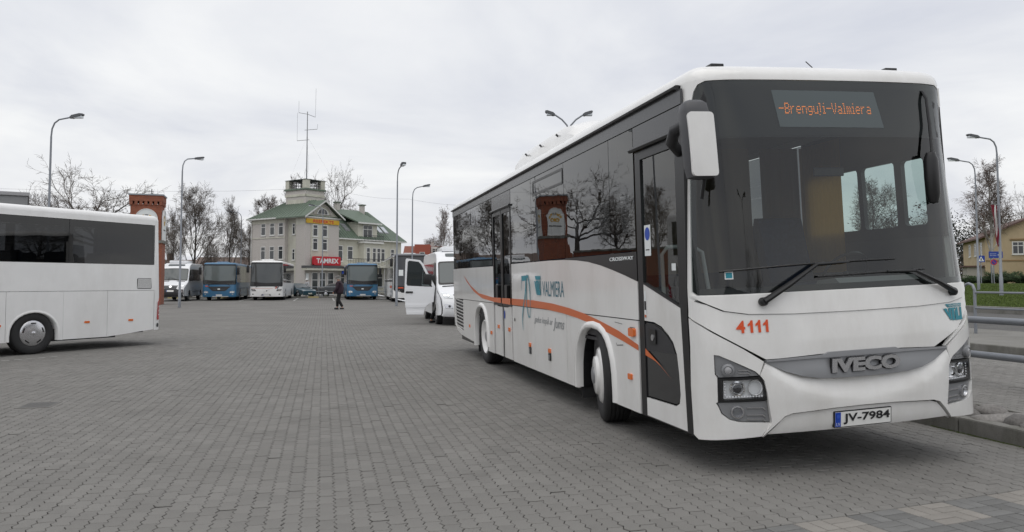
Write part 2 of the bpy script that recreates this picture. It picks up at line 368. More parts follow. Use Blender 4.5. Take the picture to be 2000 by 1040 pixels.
# ================================================================== the big white coach in front
def build_coach():
    B = empty('coach_bus', (2.890, 5.30, 0), (0, -0.045, 0))
    tag(B, 'large white coach with orange stripe, destination display and plate JV-7984 parked nearest the camera', 'coach')
    S = Shell(2.62, 11.95, LZ=[.2, .35, .6, 1.0, 1.4, 2.0, 2.6, 3.1, 3.3], LC=[.05, .02, 0, 0, .03, .08, .13, .18, .21], LE=[.03, .03, .02, .005, .03, .07, .095, .08, .08], FK=.015)
    REF[0] = S.ref; W = S.W; U = S.UF / 2
    nr, fr, ft, rr_ = S.near, S.far, S.front, S.rear
    ZG, ZB, ZT, ZR = 1.145, .285, 2.955, 3.085     # skirt groove, skirt bottom, glass top, gutter
    belt = [(6.35, 1.785), (4.42, 1.783), (3.68, 1.775), (3.19, 1.756), (2.77, 1.727), (2.38, 1.68), (2.03, 1.625), (1.71, 1.568), (1.40, 1.507)]
    def arch(c, hw, top, n=14):
        o = []
        for k in range(n + 1):
            a = math.pi * k / n; x = math.cos(a); z = math.sin(a)
            o.append((c + hw * math.copysign(abs(x) ** .75, x), .40 + (top - .40) * abs(z) ** .85))
        return o
    fa, ra = arch(2.63, .575, 1.01), arch(8.74, .575, 1.05)
    g = .005
    # ---- kerb side
    patch('side_panel', [(1.40, ZG + g)] + belt[::-1] + [(6.33, ZG + g)], nr, WHITE, B, .15, rim=.02)
    patch('side_panel', [(7.64, 1.778), (11.80, 1.80), (11.80, ZG + g), (7.64, ZG + g)], nr, WHITE, B, .2, rim=.02)
    patch('belt_trim', [(1.40, 1.787), (3.5, 1.790)] + [(y, z + .004) for y, z in belt[1:]][1:], nr, BLACK, B, .15, off=.002, rim=.01)
    patch('skirt_panel', [(1.40, ZB), (1.40, ZG - g), (3.30 - g, ZG - g), (3.30 - g, ZB)] + [(3.205, ZB)] + fa + [(2.055, ZB)], nr, WHITE, B, .1, off=lambda a, b: .006, rim=.03)
    for a, b in ((3.30, 3.60), (3.60, 5.05), (5.05, 6.33)):
        patch('skirt_panel', [(a + g, ZB), (b - g, ZB), (b - g, ZG - g), (a + g, ZG - g)], nr, WHITE, B, .2, rim=.03)
    patch('skirt_panel', [(7.66, ZB), (7.66, ZG - g), (9.9, ZG - g), (9.9, .352), (9.315, .345)] + ra + [(8.165, ZB)], nr, WHITE, B, .1, off=.006, rim=.03)
    patch('skirt_panel', [(9.91, .354), (9.91, ZG - g), (10.66, ZG - g), (10.66, .38)], nr, WHITE, B, .2, rim=.03)
    patch('skirt_panel', [(10.67, .38), (10.67, .47), (11.60, .55), (11.68, 1.10), (11.80, ZG), (11.86, .80), (11.45, .47), (11.0, .40)], nr, WHITE, B, .15, rim=.03)
    patch('grille_backing', [(10.68, .46), (10.68, ZG), (11.70, ZG), (11.62, .54)], nr, BLACK, B, .3, off=-.05)
    for i in range(9):
        z = .53 + i * .07
        m = MB(); m.prism([(0, 0), (.045, -.028), (.045, -.036), (0, .022)], lambda d, h: S.near(10.70, z + h) + Vector((-.0 + .005 - d * .0 + (d * 1.0) * .8, 0, 0)), lambda d, h: S.near(11.64, z + h + .04) + Vector((.005 + d * .8, 0, 0)))
        m.build('louvre', WHITE, B)
    # arch lips
    for ar in (fa, ra):
        c = sum(p[0] for p in ar) / len(ar); V = []; F = []; full = [(ar[0][0], ZB + .01)] + ar + [(ar[-1][0], ZB + (.01 if ar is fa else .07))]
        for k, (y, z) in enumerate(full):
            d = Vector((0, y - c, max(z - .45, 0.0))).normalized(); p = S.near(y, z)
            for dr, dx in ((-.004, .06), (-.004, -.028), (.012, -.036), (.05, -.030), (.075, -.004)): V.append(p + d * dr + Vector((dx, 0, 0)))
        for k in range(len(full) - 1):
            for j in range(4): F.append((k * 5 + j, (k + 1) * 5 + j, (k + 1) * 5 + j + 1, k * 5 + j + 1))
        rawmesh('arch_lip', V, F, WHITE, B, True)
        # dark liner
        V = []; F = []
        for k, (y, z) in enumerate(full): V += [S.near(y, z) + Vector((.055, 0, 0)), S.near(y, z) + Vector((.75, 0, 0))]
        for k in range(len(full) - 1): F.append((2 * k, 2 * k + 1, 2 * k + 3, 2 * k + 2))
        nn = len(V); V += [S.near(y, z) + Vector((.75, 0, 0)) for y, z in full]; F.append(tuple(range(nn, nn + len(full))))
        rawmesh('wheel_arch_liner', V, F, BLACK, B)
    # mud flaps
    for y in (3.23, 9.36):
        MB().box((.06, y, .16), (.40, y + .02, .45)).build('mud_flap', RUBBER, B)
    # upper body
    patch('cantrail', [(.40, ZT + g), (11.80, ZT + g), (11.80, ZR), (.40, ZR)], nr, DGREY, B, .4, rim=.02)
    MB().prism([(0, 0), (-.035, .004), (-.04, .022), (-.012, .04), (.02, .04), (.02, 0)], lambda d, h: S.near(.45, ZR + h) + Vector((d, 0, 0)), lambda d, h: S.near(11.80, ZR + h) + Vector((d, 0, 0))).build('gutter', BLACK, B)
    # window panes
    def hopper(y0, y1, z0, z1):
        patch('hopper_frame', [rrect(y0, z0, y1, z1, .03), rrect(y0 + .035, z0 + .03, y1 - .035, z1 - .03, .02)], nr, BLACK, B, .25, off=.006, rim=.012)
    panes = [(1.41, 2.05), (2.05, 3.57), (3.57, 5.09), (5.09, 6.30), (7.70, 9.58), (9.58, 11.74)]
    for a, b in panes:
        patch('window_pane', [(a + g, 1.795), (b - g, 1.795), (b - g, ZT - g), (a + g, ZT - g)], nr, TINT, B, .4, rim=.006)
    for y in (2.05, 3.57, 5.09, 9.58): MB().prism([(y - .05, 1.78), (y + .05, 1.78), (y + .05, ZT), (y - .05, ZT)], lambda y, z: S.near(y, z) + Vector((.012, 0, 0)), lambda y, z: S.near(y, z) + Vector((.09, 0, 0))).build('window_pillar', BLACK, B)
    hopper(3.60, 4.98, 2.70, 2.90); hopper(9.62, 11.2, 2.63, 2.86)
    # rear door of the kerb side
    for a, b in ((6.35, 6.965), (7.005, 7.63)):
        d = patch('door', rrect(a + .02, 1.13, b - .02, 2.66, .03), nr, TINT, B, .4, off=-.012)
        d['label'] = 'black glazed rear entrance door leaf'
        patch('door_frame', [rrect(a - .01, 1.12, b + .01, 2.68, .03), rrect(a + .045, 1.17, b - .045, 2.62, .03)], nr, BLACK, d, .3, off=.004, rim=.03)
        arcz = lambda y: 1.115 + .035 * ((y - 6.99) / .64) ** 2
        patch('door_panel', [(a + .05, ZB + .005), (a + .05, arcz(a) - .02), ((a + b) / 2, arcz((a + b) / 2) - .025), (b - .05, arcz(b) - .02), (b - .05, ZB + .005)], nr, WHITE, d, .2, off=-.004, rim=.02)
        patch('door_handle', rrect((a + b) / 2 - .06, 1.22, (a + b) / 2 + .10, 1.46, .02), nr, BLACK, d, .2, off=.02, rim=.03)
    patch('door_seal', [(6.33, ZB), (6.33, 2.72), (7.65, 2.72), (7.65, ZB)], nr, BLACK, B, .4, off=-.03)
    MB().tube([S.near(6.30, 2.71) + Vector((-.02, 0, 0)), S.near(7.70, 2.71) + Vector((-.02, 0, 0))], .018, 6).build('drip_rail', BLACK, B)
    # front entrance door
    dg = patch('door', [(1.28, 1.50), (1.28, 2.65), (.50, 2.65), (.50, 1.305)], nr, glass('door_glass', (.58, .64, .62), 1.55), B, .3, off=-.012); dg['label'] = 'front entrance door with clear upper glass'
    patch('door_frame', [[(1.37, ZB), (1.37, 2.71), (.365, 2.71), (.40, 1.2), (.36, ZB)], [(1.255, 1.50), (1.255, 2.63), (.535, 2.63), (.535, 1.31)], [(1.26, ZB + .01), (1.26, 1.485), (.52, 1.29), (.46, ZB + .01)]], nr, BLACK, dg, .15, off=.004, rim=.04)
    lowg = [(1.258, 1.135), (1.05, 1.13), (.90, 1.10), (.78, 1.045), (.69, .99), (.63, .90), (.60, .75), (.585, .58), (.60, .515), (.66, .482), (1.258, .472)]
    patch('door_panel', [[(1.258, ZB + .005), (1.258, .455), (.66, .466), (.59, .50), (.57, .575), (.585, .75), (.615, .905), (.68, 1.0), (.775, 1.06), (.90, 1.118), (1.05, 1.147), (1.258, 1.152), (1.258, 1.482), (.52, 1.288), (.465, ZB + .005)]], nr, WHITE, dg, .1, off=.002, rim=.02)
    patch('lower_glass', lowg, nr, mat('dark_door_glass', (.022, .023, .025), .12, coat=.4), dg, .12, off=-.006)
    patch('handle_plate', [(1.258, .88), (1.258, 1.12), (1.05, 1.118), (.90, 1.087), (.79, 1.035), (.70, .975), (.655, .90)], nr, mat('satin_black', (.03, .03, .033), .5), dg, .12, off=-.002)
    patch('handle', rrect(1.01, .955, 1.16, 1.085, .015), nr, BLACK, dg, .1, off=.012, rim=.02)
    patch('lock', ellipse(1.07, 1.01, .028, .028), nr, SILVER, dg, .05, off=.018, rim=.01)
    st = patch('sticker', [(1.09, 1.74), (1.225, 1.74), (1.225, 2.02), (1.09, 2.02)], nr, PAPER, dg, .2, off=-.008)
    patch('print', ellipse(1.157, 1.94, .055, .06), nr, BLUE, dg, .1, off=-.006); patch('print', [(1.12, 1.79), (1.20, 1.79), (1.20, 1.80), (1.12, 1.80)], nr, INK, dg, .1, off=-.006)
    patch('sticker', [(.60, 1.60), (.68, 1.60), (.68, 1.66), (.60, 1.66)], nr, PAPER, dg, .2, off=-.008)
    st = patch('sticker', [(1.205, 1.18), (1.245, 1.18), (1.245, 1.42), (1.205, 1.42)], nr, PAPER, dg, .2, off=.004); patch('print', [(1.207, 1.25), (1.243, 1.25), (1.243, 1.33), (1.207, 1.33)], nr, INK, dg, .1, off=.006); patch('print', [(1.207, 1.182), (1.243, 1.182), (1.243, 1.205), (1.207, 1.205)], nr, ORANGE, dg, .1, off=.006)
    MB().tube([S.near(.44, 2.735) + Vector((-.03, 0, 0)), S.near(1.42, 2.735) + Vector((-.03, 0, 0))], .022, 6).build('drip_rail', BLACK, B)
    patch('header_panel', [(.40, 2.735), (1.405, 2.735), (1.405, ZT - g), (.40, ZT - g)], nr, DGREY, B, .3, rim=.02)
    patch('header_panel', [(6.32, 2.735), (7.68, 2.735), (7.68, ZT - g), (6.32, ZT - g)], nr, DGREY, B, .3, rim=.02)
    # orange swoosh
    sw = [(10.503, 1.643), (9.78, 1.44), (8.97, 1.297), (7.77, 1.243), (6.30, 1.25), (5.13, 1.251), (4.165, 1.231), (3.47, 1.195), (2.90, 1.15), (2.385, 1.09), (1.885, 1.02), (1.523, .943), (1.40, .918)]
    lo = [(1.40, .866), (1.747, .922), (2.14, .976), (2.66, 1.045), (3.16, 1.09), (3.72, 1.124), (4.48, 1.148), (5.51, 1.151), (6.31, 1.152), (7.78, 1.171), (8.64, 1.207), (9.44, 1.324), (10.14, 1.503)]
    dense = lambda P: [tuple(np.round((np.array(P[i]) * (1 - t) + np.array(P[i + 1]) * t), 4)) for i in range(len(P) - 1) for t in (0, .33, .66)] + [P[-1]]
    up_, lo_ = dense(sw), dense(lo)
    cut = lambda P, a, b: [p for p in P if a <= p[0] <= b]
    zi = lambda P, y: float(np.interp(y, [p[0] for p in sorted(P)], [p[1] for p in sorted(P)]))
    for a, b, of in ((7.65, 10.51, .003), (6.36, 6.95, .022), (7.02, 7.62, .022), (1.405, 6.33, .0095)):
        poly = [(b, zi(sw, b))] + cut(up_, a + .01, b - .01) + [(a, zi(sw, a)), (a, zi(lo, a))] + cut(lo_, a + .01, b - .01) + ([(b, zi(lo, b))] if b < 10 else [])
        patch('stripe', poly, nr, ORANGE, B, .15, off=of)
    patch('stripe', [(1.258, .90), (1.127, .85), (.96, .785), (.859, .74), (.729, .681), (.93, .768), (1.05, .805), (1.258, .838)], nr, ORANGE, dg, .1, off=.004)
    # lettering on the side
    Q = lambda y0, z0, y1, z1: [(y0, z0), (y1, z0), (y1, z1), (y0, z1)]
    lettering('lettering', 'VALMIERA', nr, Q(4.60, 1.318, 3.66, 1.515), DTEAL, B, .004)
    lettering('lettering', 'gadus kopā ar', nr, Q(5.05, .925, 4.17, 1.04), GREYV, B, .004, shear=.35)
    lettering('lettering', 'Jums', nr, Q(4.15, .88, 3.68, 1.05), GREYV, B, .004, shear=.35)
    lettering('lettering', 'CROSSWAY', nr, Q(2.09, 1.715, 1.465, 1.752), PAPER, B, .006, rim=.006, bold=.01)
    def ribbon(pts, wd, m, of):
        poly = []
        for sgn in (1, -1):
            row = []
            for i, p in enumerate(pts):
                a, b = pts[max(i - 1, 0)], pts[min(i + 1, len(pts) - 1)]; d = math.hypot(b[0] - a[0], b[1] - a[1]); q = wd[i] if isinstance(wd, list) else wd
                row.append((p[0] - sgn * (b[1] - a[1]) / d * q, p[1] + sgn * (b[0] - a[0]) / d * q))
            poly += row if sgn == 1 else row[::-1]
        patch('logo', poly, nr, m, B, .2, off=of)
    patch('logo', [(5.70, 1.595), (5.44, 1.60), (5.44, 1.53), (5.68, 1.52)], nr, TEAL, B, .2, off=.004); ribbon([(5.70, 1.595), (5.715, 1.38)], [.012, .004], DTEAL, .004)
    ribbon([(5.44, 1.58), (5.46, 1.42), (5.53, 1.26), (5.62, 1.14), (5.67, 1.02), (5.69, .92), (5.66, .80)], [.010, .015, .018, .020, .017, .013, .006], TEAL, .0105)
    oval = [(5.33 + .105 * math.cos(t) + .03 * math.sin(t), 1.30 + .295 * math.sin(t)) for t in np.linspace(0, 2 * math.pi, 29)]
    ribbon(oval, [.008 + .011 * abs(math.sin(t * .5 + 1.0)) for t in np.linspace(0, 2 * math.pi, 29)], TEAL, .011)
    def vtu(fn, q, name='logo'):
        def mp(s, t): return [(1 - t) * ((1 - s) * q[0][i] + s * q[1][i]) + t * ((1 - s) * q[3][i] + s * q[2][i]) for i in (0, 1)]
        for poly in ([(.12, 1), (1, 1), (1, .80), (.24, .80)], [(0, .74), (.16, .74), (.25, .42), (.25, .74), (.36, .74), (.36, .05), (.33, 0), (.27, .1)], [(.28, .76), (.62, .76), (.62, .66), (.54, .66), (.54, 0), (.40, 0), (.40, .66), (.28, .66)], [(.66, .76), (.76, .76), (.76, .25), (.88, .25), (.88, .76), (1, .76), (1, 0), (.58, 0), (.58, .60), (.66, .60)]):
            patch(name, [tuple(mp(*p)) for p in poly], fn, TEAL, B, .2, off=.010)
        return mp
    vtu(nr, [(4.98, 1.328), (4.68, 1.328), (4.68, 1.588), (4.98, 1.588)])
    # markers, luggage locks, vents
    for y, z, of in ((7.86, .626, .01), (7.32, .762, .0), (6.56, .756, .0), (9.93, .628, .004)):
        patch('side_marker', rrect(y - .05, z - .03, y + .05, z + .03, .01), nr, AMBER, B, .1, off=of + .012, rim=.015)
    for y, z in ((5.31, .612), (4.335, .61)):
        patch('side_marker', rrect(y - .045, z - .025, y + .045, z + .03, .008), nr, AMBER, B, .1, off=.015, rim=.018)
        lk = patch('flap_lock', rrect(y - .055, z - .125, y + .045, z - .028, .015), nr, BLACK, B, .1, off=.012, rim=.015)
        patch('lock_plate', rrect(y - .03, z - .11, y + .02, z - .05, .01), nr, GREYP, lk, .1, off=.018, rim=.01)
    patch('indicator_base', rrect(1.47, .995, 1.60, 1.075, .02), nr, BLACK, B, .1, off=.015, rim=.015)
    patch('indicator', rrect(1.46, .99, 1.585, 1.07, .02), nr, AMBER, B, .05, off=lambda a, b: .035, rim=.03)
    patch('side_marker', rrect(1.57, .575, 1.66, .63, .012), nr, AMBER, B, .1, off=.022, rim=.018)
    patch('fuel_lock', ellipse(6.18, .93, .028, .028), nr, BLACK, B, .1, off=.004, rim=.01)
    patch('step_slot', [(1.79, 1.09), (1.99, 1.10), (1.99, 1.105), (1.79, 1.095)], nr, BLACK, B, .2, off=.0085)
    patch('step_slot', [(1.78, .885), (1.95, .87), (1.97, .90), (1.963, .90), (1.945, .878), (1.78, .893)], nr, BLACK, B, .2, off=.0085)
    patch('badge', ellipse(6.86, .98, .035, .07), nr, BLUE, B, .2, off=.004)
    # ---- far side
    patch('side_panel', [(.36, ZB), (11.80, ZB), (11.80, 1.70), (2.35, 1.70), (2.25, 1.88), (.36, 1.88)], fr, WHITE, B, .3, rim=.02)
    patch('side_lining', [(.42, .92), (11.70, .92), (11.70, 1.68), (2.35, 1.68), (2.25, 1.86), (.42, 1.86)], fr, MATS['dark_plastic'], B, .5, off=-.04)
    patch('cantrail', [(.36, ZT), (11.80, ZT), (11.80, ZR + .03), (.36, ZR + .03)], fr, WHITE, B, .5, rim=.02)
    for a, b, m in ((.52, .88, TINTG), (.89, 1.42, TINTG), (1.43, 2.30, TINTG), (2.35, 4.2, TINT), (4.2, 6.1, TINT), (6.1, 8.0, TINT), (8.0, 9.9, TINT), (9.9, 11.74, TINT)):
        z0, z1 = (1.71, ZT - g) if b > 2.32 else (1.90, 2.56)
        patch('window_pane', [(a + g, z0), (b - g, z0), (b - g, z1), (a + g, z1)], fr, m, B, .4)
    patch('window_frame', [[(.36, 1.80), (2.345, 1.80), (2.345, ZT - .005), (.36, ZT - .005)], rrect(.56, 1.92, .84, 2.53, .04), rrect(.93, 1.92, 1.39, 2.54, .04), rrect(1.45, 1.92, 2.20, 2.54, .04)], fr, BLACK, B, .2, off=-.05, rim=-.045)
    for y in (4.2, 6.1, 8.0, 9.9): MB().prism([(y - .06, 1.58), (y + .06, 1.58), (y + .06, ZT), (y - .06, ZT)], lambda y, z: S.far(y, z) + Vector((-.012, 0, 0)), lambda y, z: S.far(y, z) + Vector((-.09, 0, 0))).build('window_pillar', BLACK, B)
    # ---- tail
    patch('rear_panel', [[(-S.UR / 2, .55), (S.UR / 2, .55), (S.UR / 2, ZR + .03), (-S.UR / 2, ZR + .03)]], rr_, WHITE, B, .15, rim=.02)
    patch('rear_window', rrect(-.95, 2.0, .95, 2.85, .08), rr_, DGREY, B, .2, off=.006, rim=.01)
    patch('rear_lining', rrect(-1.15, .92, 1.15, 3.0, .05), rr_, DARKP, B, .3, off=-.06)
    patch('side_lining', [(1.5, .92), (6.3, .92), (6.3, 1.70), (1.5, 1.48)], nr, DARKP, B, .5, off=-.04); patch('side_lining', [(7.7, .92), (11.7, .92), (11.7, 1.75), (7.7, 1.75)], nr, DARKP, B, .5, off=-.04)
    # ---- roof
    v, f = S.roof(ZR + .038, .15, .045); rawmesh('roof', v, f, WHITE, B, True)
    # air conditioner and roof bits
    ac = MB(); prof = [(.27, 3.20), (.27, 3.42), (.34, 3.53), (.62, 3.61), (W - .62, 3.61), (W - .34, 3.53), (W - .27, 3.42), (W - .27, 3.20)]
    ys = [(3.55, 0.0), (3.75, .6), (4.0, .9), (4.3, 1.0), (6.5, 1.0), (6.7, .8), (6.85, .2)]
    V = [Vector((x, y, 3.20 + (z - 3.20) * k)) for y, k in ys for x, z in prof]; n = len(prof)
    F = [(i * n + k, i * n + k + 1, (i + 1) * n + k + 1, (i + 1) * n + k) for i in range(len(ys) - 1) for k in range(n - 1)] + [tuple(range(n))[::-1], tuple(range((len(ys) - 1) * n, len(ys) * n))]
    acb = MB().add(V, F).build('air_conditioner', WHITE, B, smooth=35)
    for y in (4.4, 5.2, 6.0): MB().tube([(.28, y, 3.43), (.25, y, 3.46)], .014, 6).build('bolt', DARKP, acb)
    for x in (.40, W - .50): MB().box((x, .48, 3.285), (x + .12, .58, 3.325), .008).build('marker_light', BLACK, B)
    MB().tube([(1.52, .60, 3.29), (1.48, .72, 3.43)], .005, 5).build('antenna', BLACK, B)
    # ---- front mask
    ws_o = [(-1.413, 1.42), (-1.36, 1.394), (-.8, 1.394), (0, 1.394)]
    ws_top = [(-1.36, 2.58), (-1.333, 2.956), (-1.311, 3.035), (-1.27, 3.088), (-1.201, 3.112), (-1.0, 3.116), (-.5, 3.118), (0, 3.118)]
    left = [(-1.405, 1.60), (-1.385, 2.03)] + ws_top
    mir = lambda P: [(-a, b) for a, b in P[::-1]]
    wso = ws_o[::-1] + left + mir(left)[1:] + mir(ws_o[::-1])[:-1]
    sc = lambda P, d: [(a * (1 - d / 1.4), 1.394 + d + (b - 1.394) * (1 - 2 * d / 1.72)) for a, b in P]
    zt = ZR + .042
    patch('front_mask', [[(-U, 1.215), (-U, zt), (U, zt), (U, 1.215), (1.45, 1.30), (1.36, 1.37), (0, 1.37), (-1.36, 1.37), (-1.45, 1.30)], wso], ft, WHITE, B, .09, rim=.02)
    patch('windshield', sc(wso, .004), ft, WSG, B, .12, off=-.004)
    # black border printed on the glass and the dark header with the display
    patch('windshield_border', [sc(wso, .004), [(-1.35, 1.445), (1.35, 1.445), (1.325, 2.03), (1.29, 2.64), (-1.29, 2.64), (-1.325, 2.03)], ], ft, BLACK, B, .12, off=-.010)
    hdr = patch('display_housing', [[(-1.27, 2.65), (1.27, 2.65), (1.255, 2.95), (1.20, 3.06), (-1.20, 3.06), (-1.255, 2.95)]], ft, mat('header_dark', (.010, .010, .012), .5), B, .12, off=-.006)
    dsp = patch('display_panel', [(-.589, 3.030), (.445, 3.024), (.505, 2.716), (-.538, 2.722)], ft, mat('display_grey', (.085, .105, .11), .35), B, .1, off=-.003); dsp['label'] = 'dot matrix destination display'
    FONT5 = {'-': ['     ', '     ', '     ', '#####', '     ', '     ', '     ', '     '], 'B': ['#### ', '#   #', '#   #', '#### ', '#   #', '#   #', '#### ', '     '], 'r': ['     ', '     ', '# ## ', '##   ', '#    ', '#    ', '#    ', '     '], 'e': ['     ', '     ', ' ### ', '#   #', '#####', '#    ', ' ### ', '     '],
             'n': ['     ', '     ', '#### ', '#   #', '#   #', '#   #', '#   #', '     '], 'g': ['     ', '     ', ' ####', '#   #', '#   #', ' ####', '    #', ' ### '], 'u': ['     ', '     ', '#   #', '#   #', '#   #', '#   #', ' ####', '     '], 'ļ': [' ##  ', '  #  ', '  #  ', '  #  ', '  #  ', '  #  ', '     ', ' #   '],
             'i': ['  #  ', '     ', ' ##  ', '  #  ', '  #  ', '  #  ', ' ### ', '     '], 'V': ['#   #', '#   #', '#   #', '#   #', ' # # ', ' # # ', '  #  ', '     '], 'a': ['     ', '     ', ' ### ', '    #', ' ####', '#   #', ' ####', '     '], 'l': [' ##  ', '  #  ', '  #  ', '  #  ', '  #  ', '  #  ', ' ### ', '     '], 'm': ['     ', '     ', '## # ', '# # #', '# # #', '# # #', '# # #', '     ']}
    dots = MB(); txt = '-Brenguļi-Valmiera'; ncol = sum(4 if c in 'ļil' else 6 for c in txt); du = .93 / ncol; c0 = 0
    for ch in txt:
        bmp = FONT5[ch]; off = 1 if ch in 'ļil' else 0
        for r_, row in enumerate(bmp):
            for c_, q in enumerate(row):
                if q == '#':
                    uu = -.53 + (c0 + c_ - off) * du; zz = 2.918 - r_ * .0135; p, nn = nrm(ft, uu, zz); e1 = (Vector(ft(uu + .01, zz)) - p).normalized(); p = p + nn * .001; hw = du * .26
                    dots.add([p - e1 * hw - Vector((0, 0, .0032)), p + e1 * hw - Vector((0, 0, .0032)), p + e1 * hw + Vector((0, 0, .0032)), p - e1 * hw + Vector((0, 0, .0032))], [(0, 1, 2, 3)])
        c0 += 4 if ch in 'ļil' else 6
    dots.build('lettering', mat('led_amber', (.9, .25, .05), .5, emit=(1, .30, .06), estr=.75), dsp, fix=False)
    # cowl, flap, grille, bumper
    crease = [(-1.45, 1.39), (-1.281, 1.321), (-1.156, 1.266), (-.967, 1.235), (-.6, 1.221), (0, 1.217)]
    crease = crease + mir(crease)[1:]
    patch('cowl', [(-1.355, 1.388), (1.355, 1.388)] + [(a * .985, b + .003) for a, b in crease[::-1]], ft, WHITE, B, .07, off=.012, rim=.03)
    fl = [(-U, 1.226), (-1.331, 1.165), (-1.171, 1.073), (-1.02, .986), (-.84, .885)]
    patch('front_flap', [(a, min(b, 1.36)) for a, b in crease] + mir(fl) + [(.72, .886), (.38, .90), (-.38, .90), (-.72, .886)] + fl[::-1][0:], ft, WHITE, B, .07, off=lambda a, b: .004, rim=.03)
    smz = lambda u: .615 + .25 * min(abs(u) / .85, 1.1) ** 2
    ss = lambda t: (lambda q: q * q * (3 - 2 * q))(min(max(t, 0), 1))
    bo = lambda u, z: .002 + .035 * ss((smz(u) - z + .02) / .10) * (1 - ss((abs(u) - .7) / .25)) 
    gb = [(-.845, .858), (-.805, .838), (-.692, .785), (-.542, .738), (-.40, .716), (-.2, .708), (0, .708)]; gb = gb + mir(gb)[1:]
    rc = [(-.882, .292), (-.774, .394), (-.717, .447), (-.648, .466), (-.27, .482), (0, .485)]; rc = rc + mir(rc)[1:]
    inner = [(.893, .765), (.862, .722), (.845, .63), (.838, .568), (.812, .398)]
    patch('bumper', gb + inner + rc[::-1] + [(-a, b) for a, b in inner[::-1]], ft, WHITE, B, .06, off=bo, rim=.05)
    patch('bumper_valance', [(a * .985, b - .012) for a, b in rc] + [(.85, .305), (0, .298), (-.85, .305)], ft, WHITE, B, .08, off=lambda u, z: .012 - .02 * ss((.36 - z) / .08), rim=.03)
    cl = [(-.897, .768), (-.932, .799), (-1.06, .862), (-1.203, .928), (-1.242, .932), (-1.238, .78), (-1.220, .752), (-1.220, .566), (-1.234, .561), (-1.215, .525), (-1.194, .475), (-1.13, .428), (-1.046, .408), (-.812, .394), (-.888, .293), (-1.384, .264), (-U, .31)]
    corner = [(-U, 1.212), (-1.331, 1.152), (-1.171, 1.060), (-1.02, .973), (-.858, .868)] + cl
    fold = lambda u, z: .004 + .022 * ss((1.02 - .62 * (abs(u) - 1.0) + .0 - z + .10) / .12) * 0 + .02 * (1 - ss((abs(u) - 1.0) / .35)) * 0
    for sg in (1, -1):
        patch('bumper_corner', [(a * sg, b) for a, b in corner], ft, WHITE, B, .06, off=.004, rim=.05)
        X = lambda P: [(a * sg, b) for a, b in P]
        bl = patch('indicator_housing', X([(-1.240, .928), (-1.203, .924), (-1.06, .858), (-.932, .795), (-.90, .762), (-1.209, .756), (-1.234, .782)]), ft, GREYP, B, .06, off=-.012, rim=.03)
        p, n = nrm(ft, -1.138 * sg, .813); q = n.to_track_quat('Z', 'Y')
        def bowl(nm, u, z, prof, m, par, dn=0.0, n_=20):
            p, n = nrm(ft, u, z); q = n.to_track_quat('Z', 'Y').to_matrix(); b = MB(); b.lathe(prof, (0, 0, 0), 'z', n_); b.v = [tuple(p + n * dn + q @ Vector(v)) for v in b.v]; return b.build(nm, m, par, smooth=35)
        bowl('indicator_lamp', -1.138 * sg, .813, [(.055, -.03), (.050, .015), (.034, .022), (.030, .012), (0, .014)], GREYP, bl)
        bowl('indicator_lens', -1.138 * sg, .813, [(.029, .016), (.02, .022), (0, .024)], mat('clear_dim', (.35, .35, .36), .15, coat=.5), bl)
        for z in (.79, .768): patch('rib', X([(-1.06, z + .022), (-.98, z + .018), (-.96, z), (-.966, z), (-.985, z + .012), (-1.06, z + .016)]), ft, SILVER, bl, .1, off=-.004, rim=.01)
        hl = patch('headlight', X([(-1.217, .749), (-.896, .754), (-.864, .72), (-.845, .632), (-.839, .570), (-1.215, .567)]), ft, BLACK, B, .08, off=-.06)
        patch('headlight_frame', [X([(-1.217, .749), (-.896, .754), (-.864, .72), (-.845, .632), (-.839, .570), (-1.215, .567)]), X([(-1.185, .731), (-.895, .736), (-.872, .70), (-.858, .64), (-.852, .590), (-1.185, .582)])], ft, BLACK, hl, .08, off=-.004, rim=.055)
        patch('reflector_panel', X([(-1.18, .729), (-.895, .734), (-.872, .70), (-.858, .64), (-.856, .592), (-1.18, .584)]), ft, mat('reflector', (.88, .89, .90), .22, metal=.12), hl, .05, off=lambda u, z: -.045 + .012 * math.sin(z * 120) * .3)
        bowl('projector', -1.067 * sg, .664, [(.060, -.012), (.060, 0), (.048, .002), (.040, -.02), (.036, -.01), (.02, .0), (0, .004)], CHROME, hl, -.028)
        bowl('projector_glass', -1.067 * sg, .664, [(.035, 0), (.02, .008), (0, .011)], mat('projector_dark', (.02, .02, .025), .05, coat=1), hl, -.03)
        bowl('high_beam', -.926 * sg, .667, [(.060, .0), (.056, 0), (.045, -.03), (.022, -.05), (0, -.055)], CHROME, hl, -.022)
        for k in range(13): bowl('led', (-1.15 + k * .023) * sg, .600, [(.008, 0), (.005, .004), (0, .005)], mat('led_white', (.9, .9, .92), .2), hl, -.024, 8)
        for k in range(5): bowl('led', (-1.165 - .0) * sg, .618 + k * .022, [(.008, 0), (.005, .004), (0, .005)], MATS['led_white'], hl, -.024, 8)
        patch('lens', X([(-1.185, .731), (-.895, .736), (-.872, .70), (-.858, .64), (-.852, .590), (-1.185, .582)]), ft, LENS, hl, .08, off=-.006)
        fg = patch('fog_light_housing', X([(-1.226, .559), (-.842, .562), (-.816, .402), (-1.046, .415), (-1.13, .434), (-1.19, .48), (-1.21, .528)]), ft, GREYP, B, .05, off=-.018, rim=.04)
        bowl('fog_light', -1.073 * sg, .487, [(.052, -.02), (.050, .012), (.040, .014), (.036, .004), (.02, -.02), (0, -.024)], SILVER, fg, -.012)
        bowl('fog_lens', -1.073 * sg, .487, [(.037, .008), (.02, .016), (0, .018)], LENS, fg, -.012)
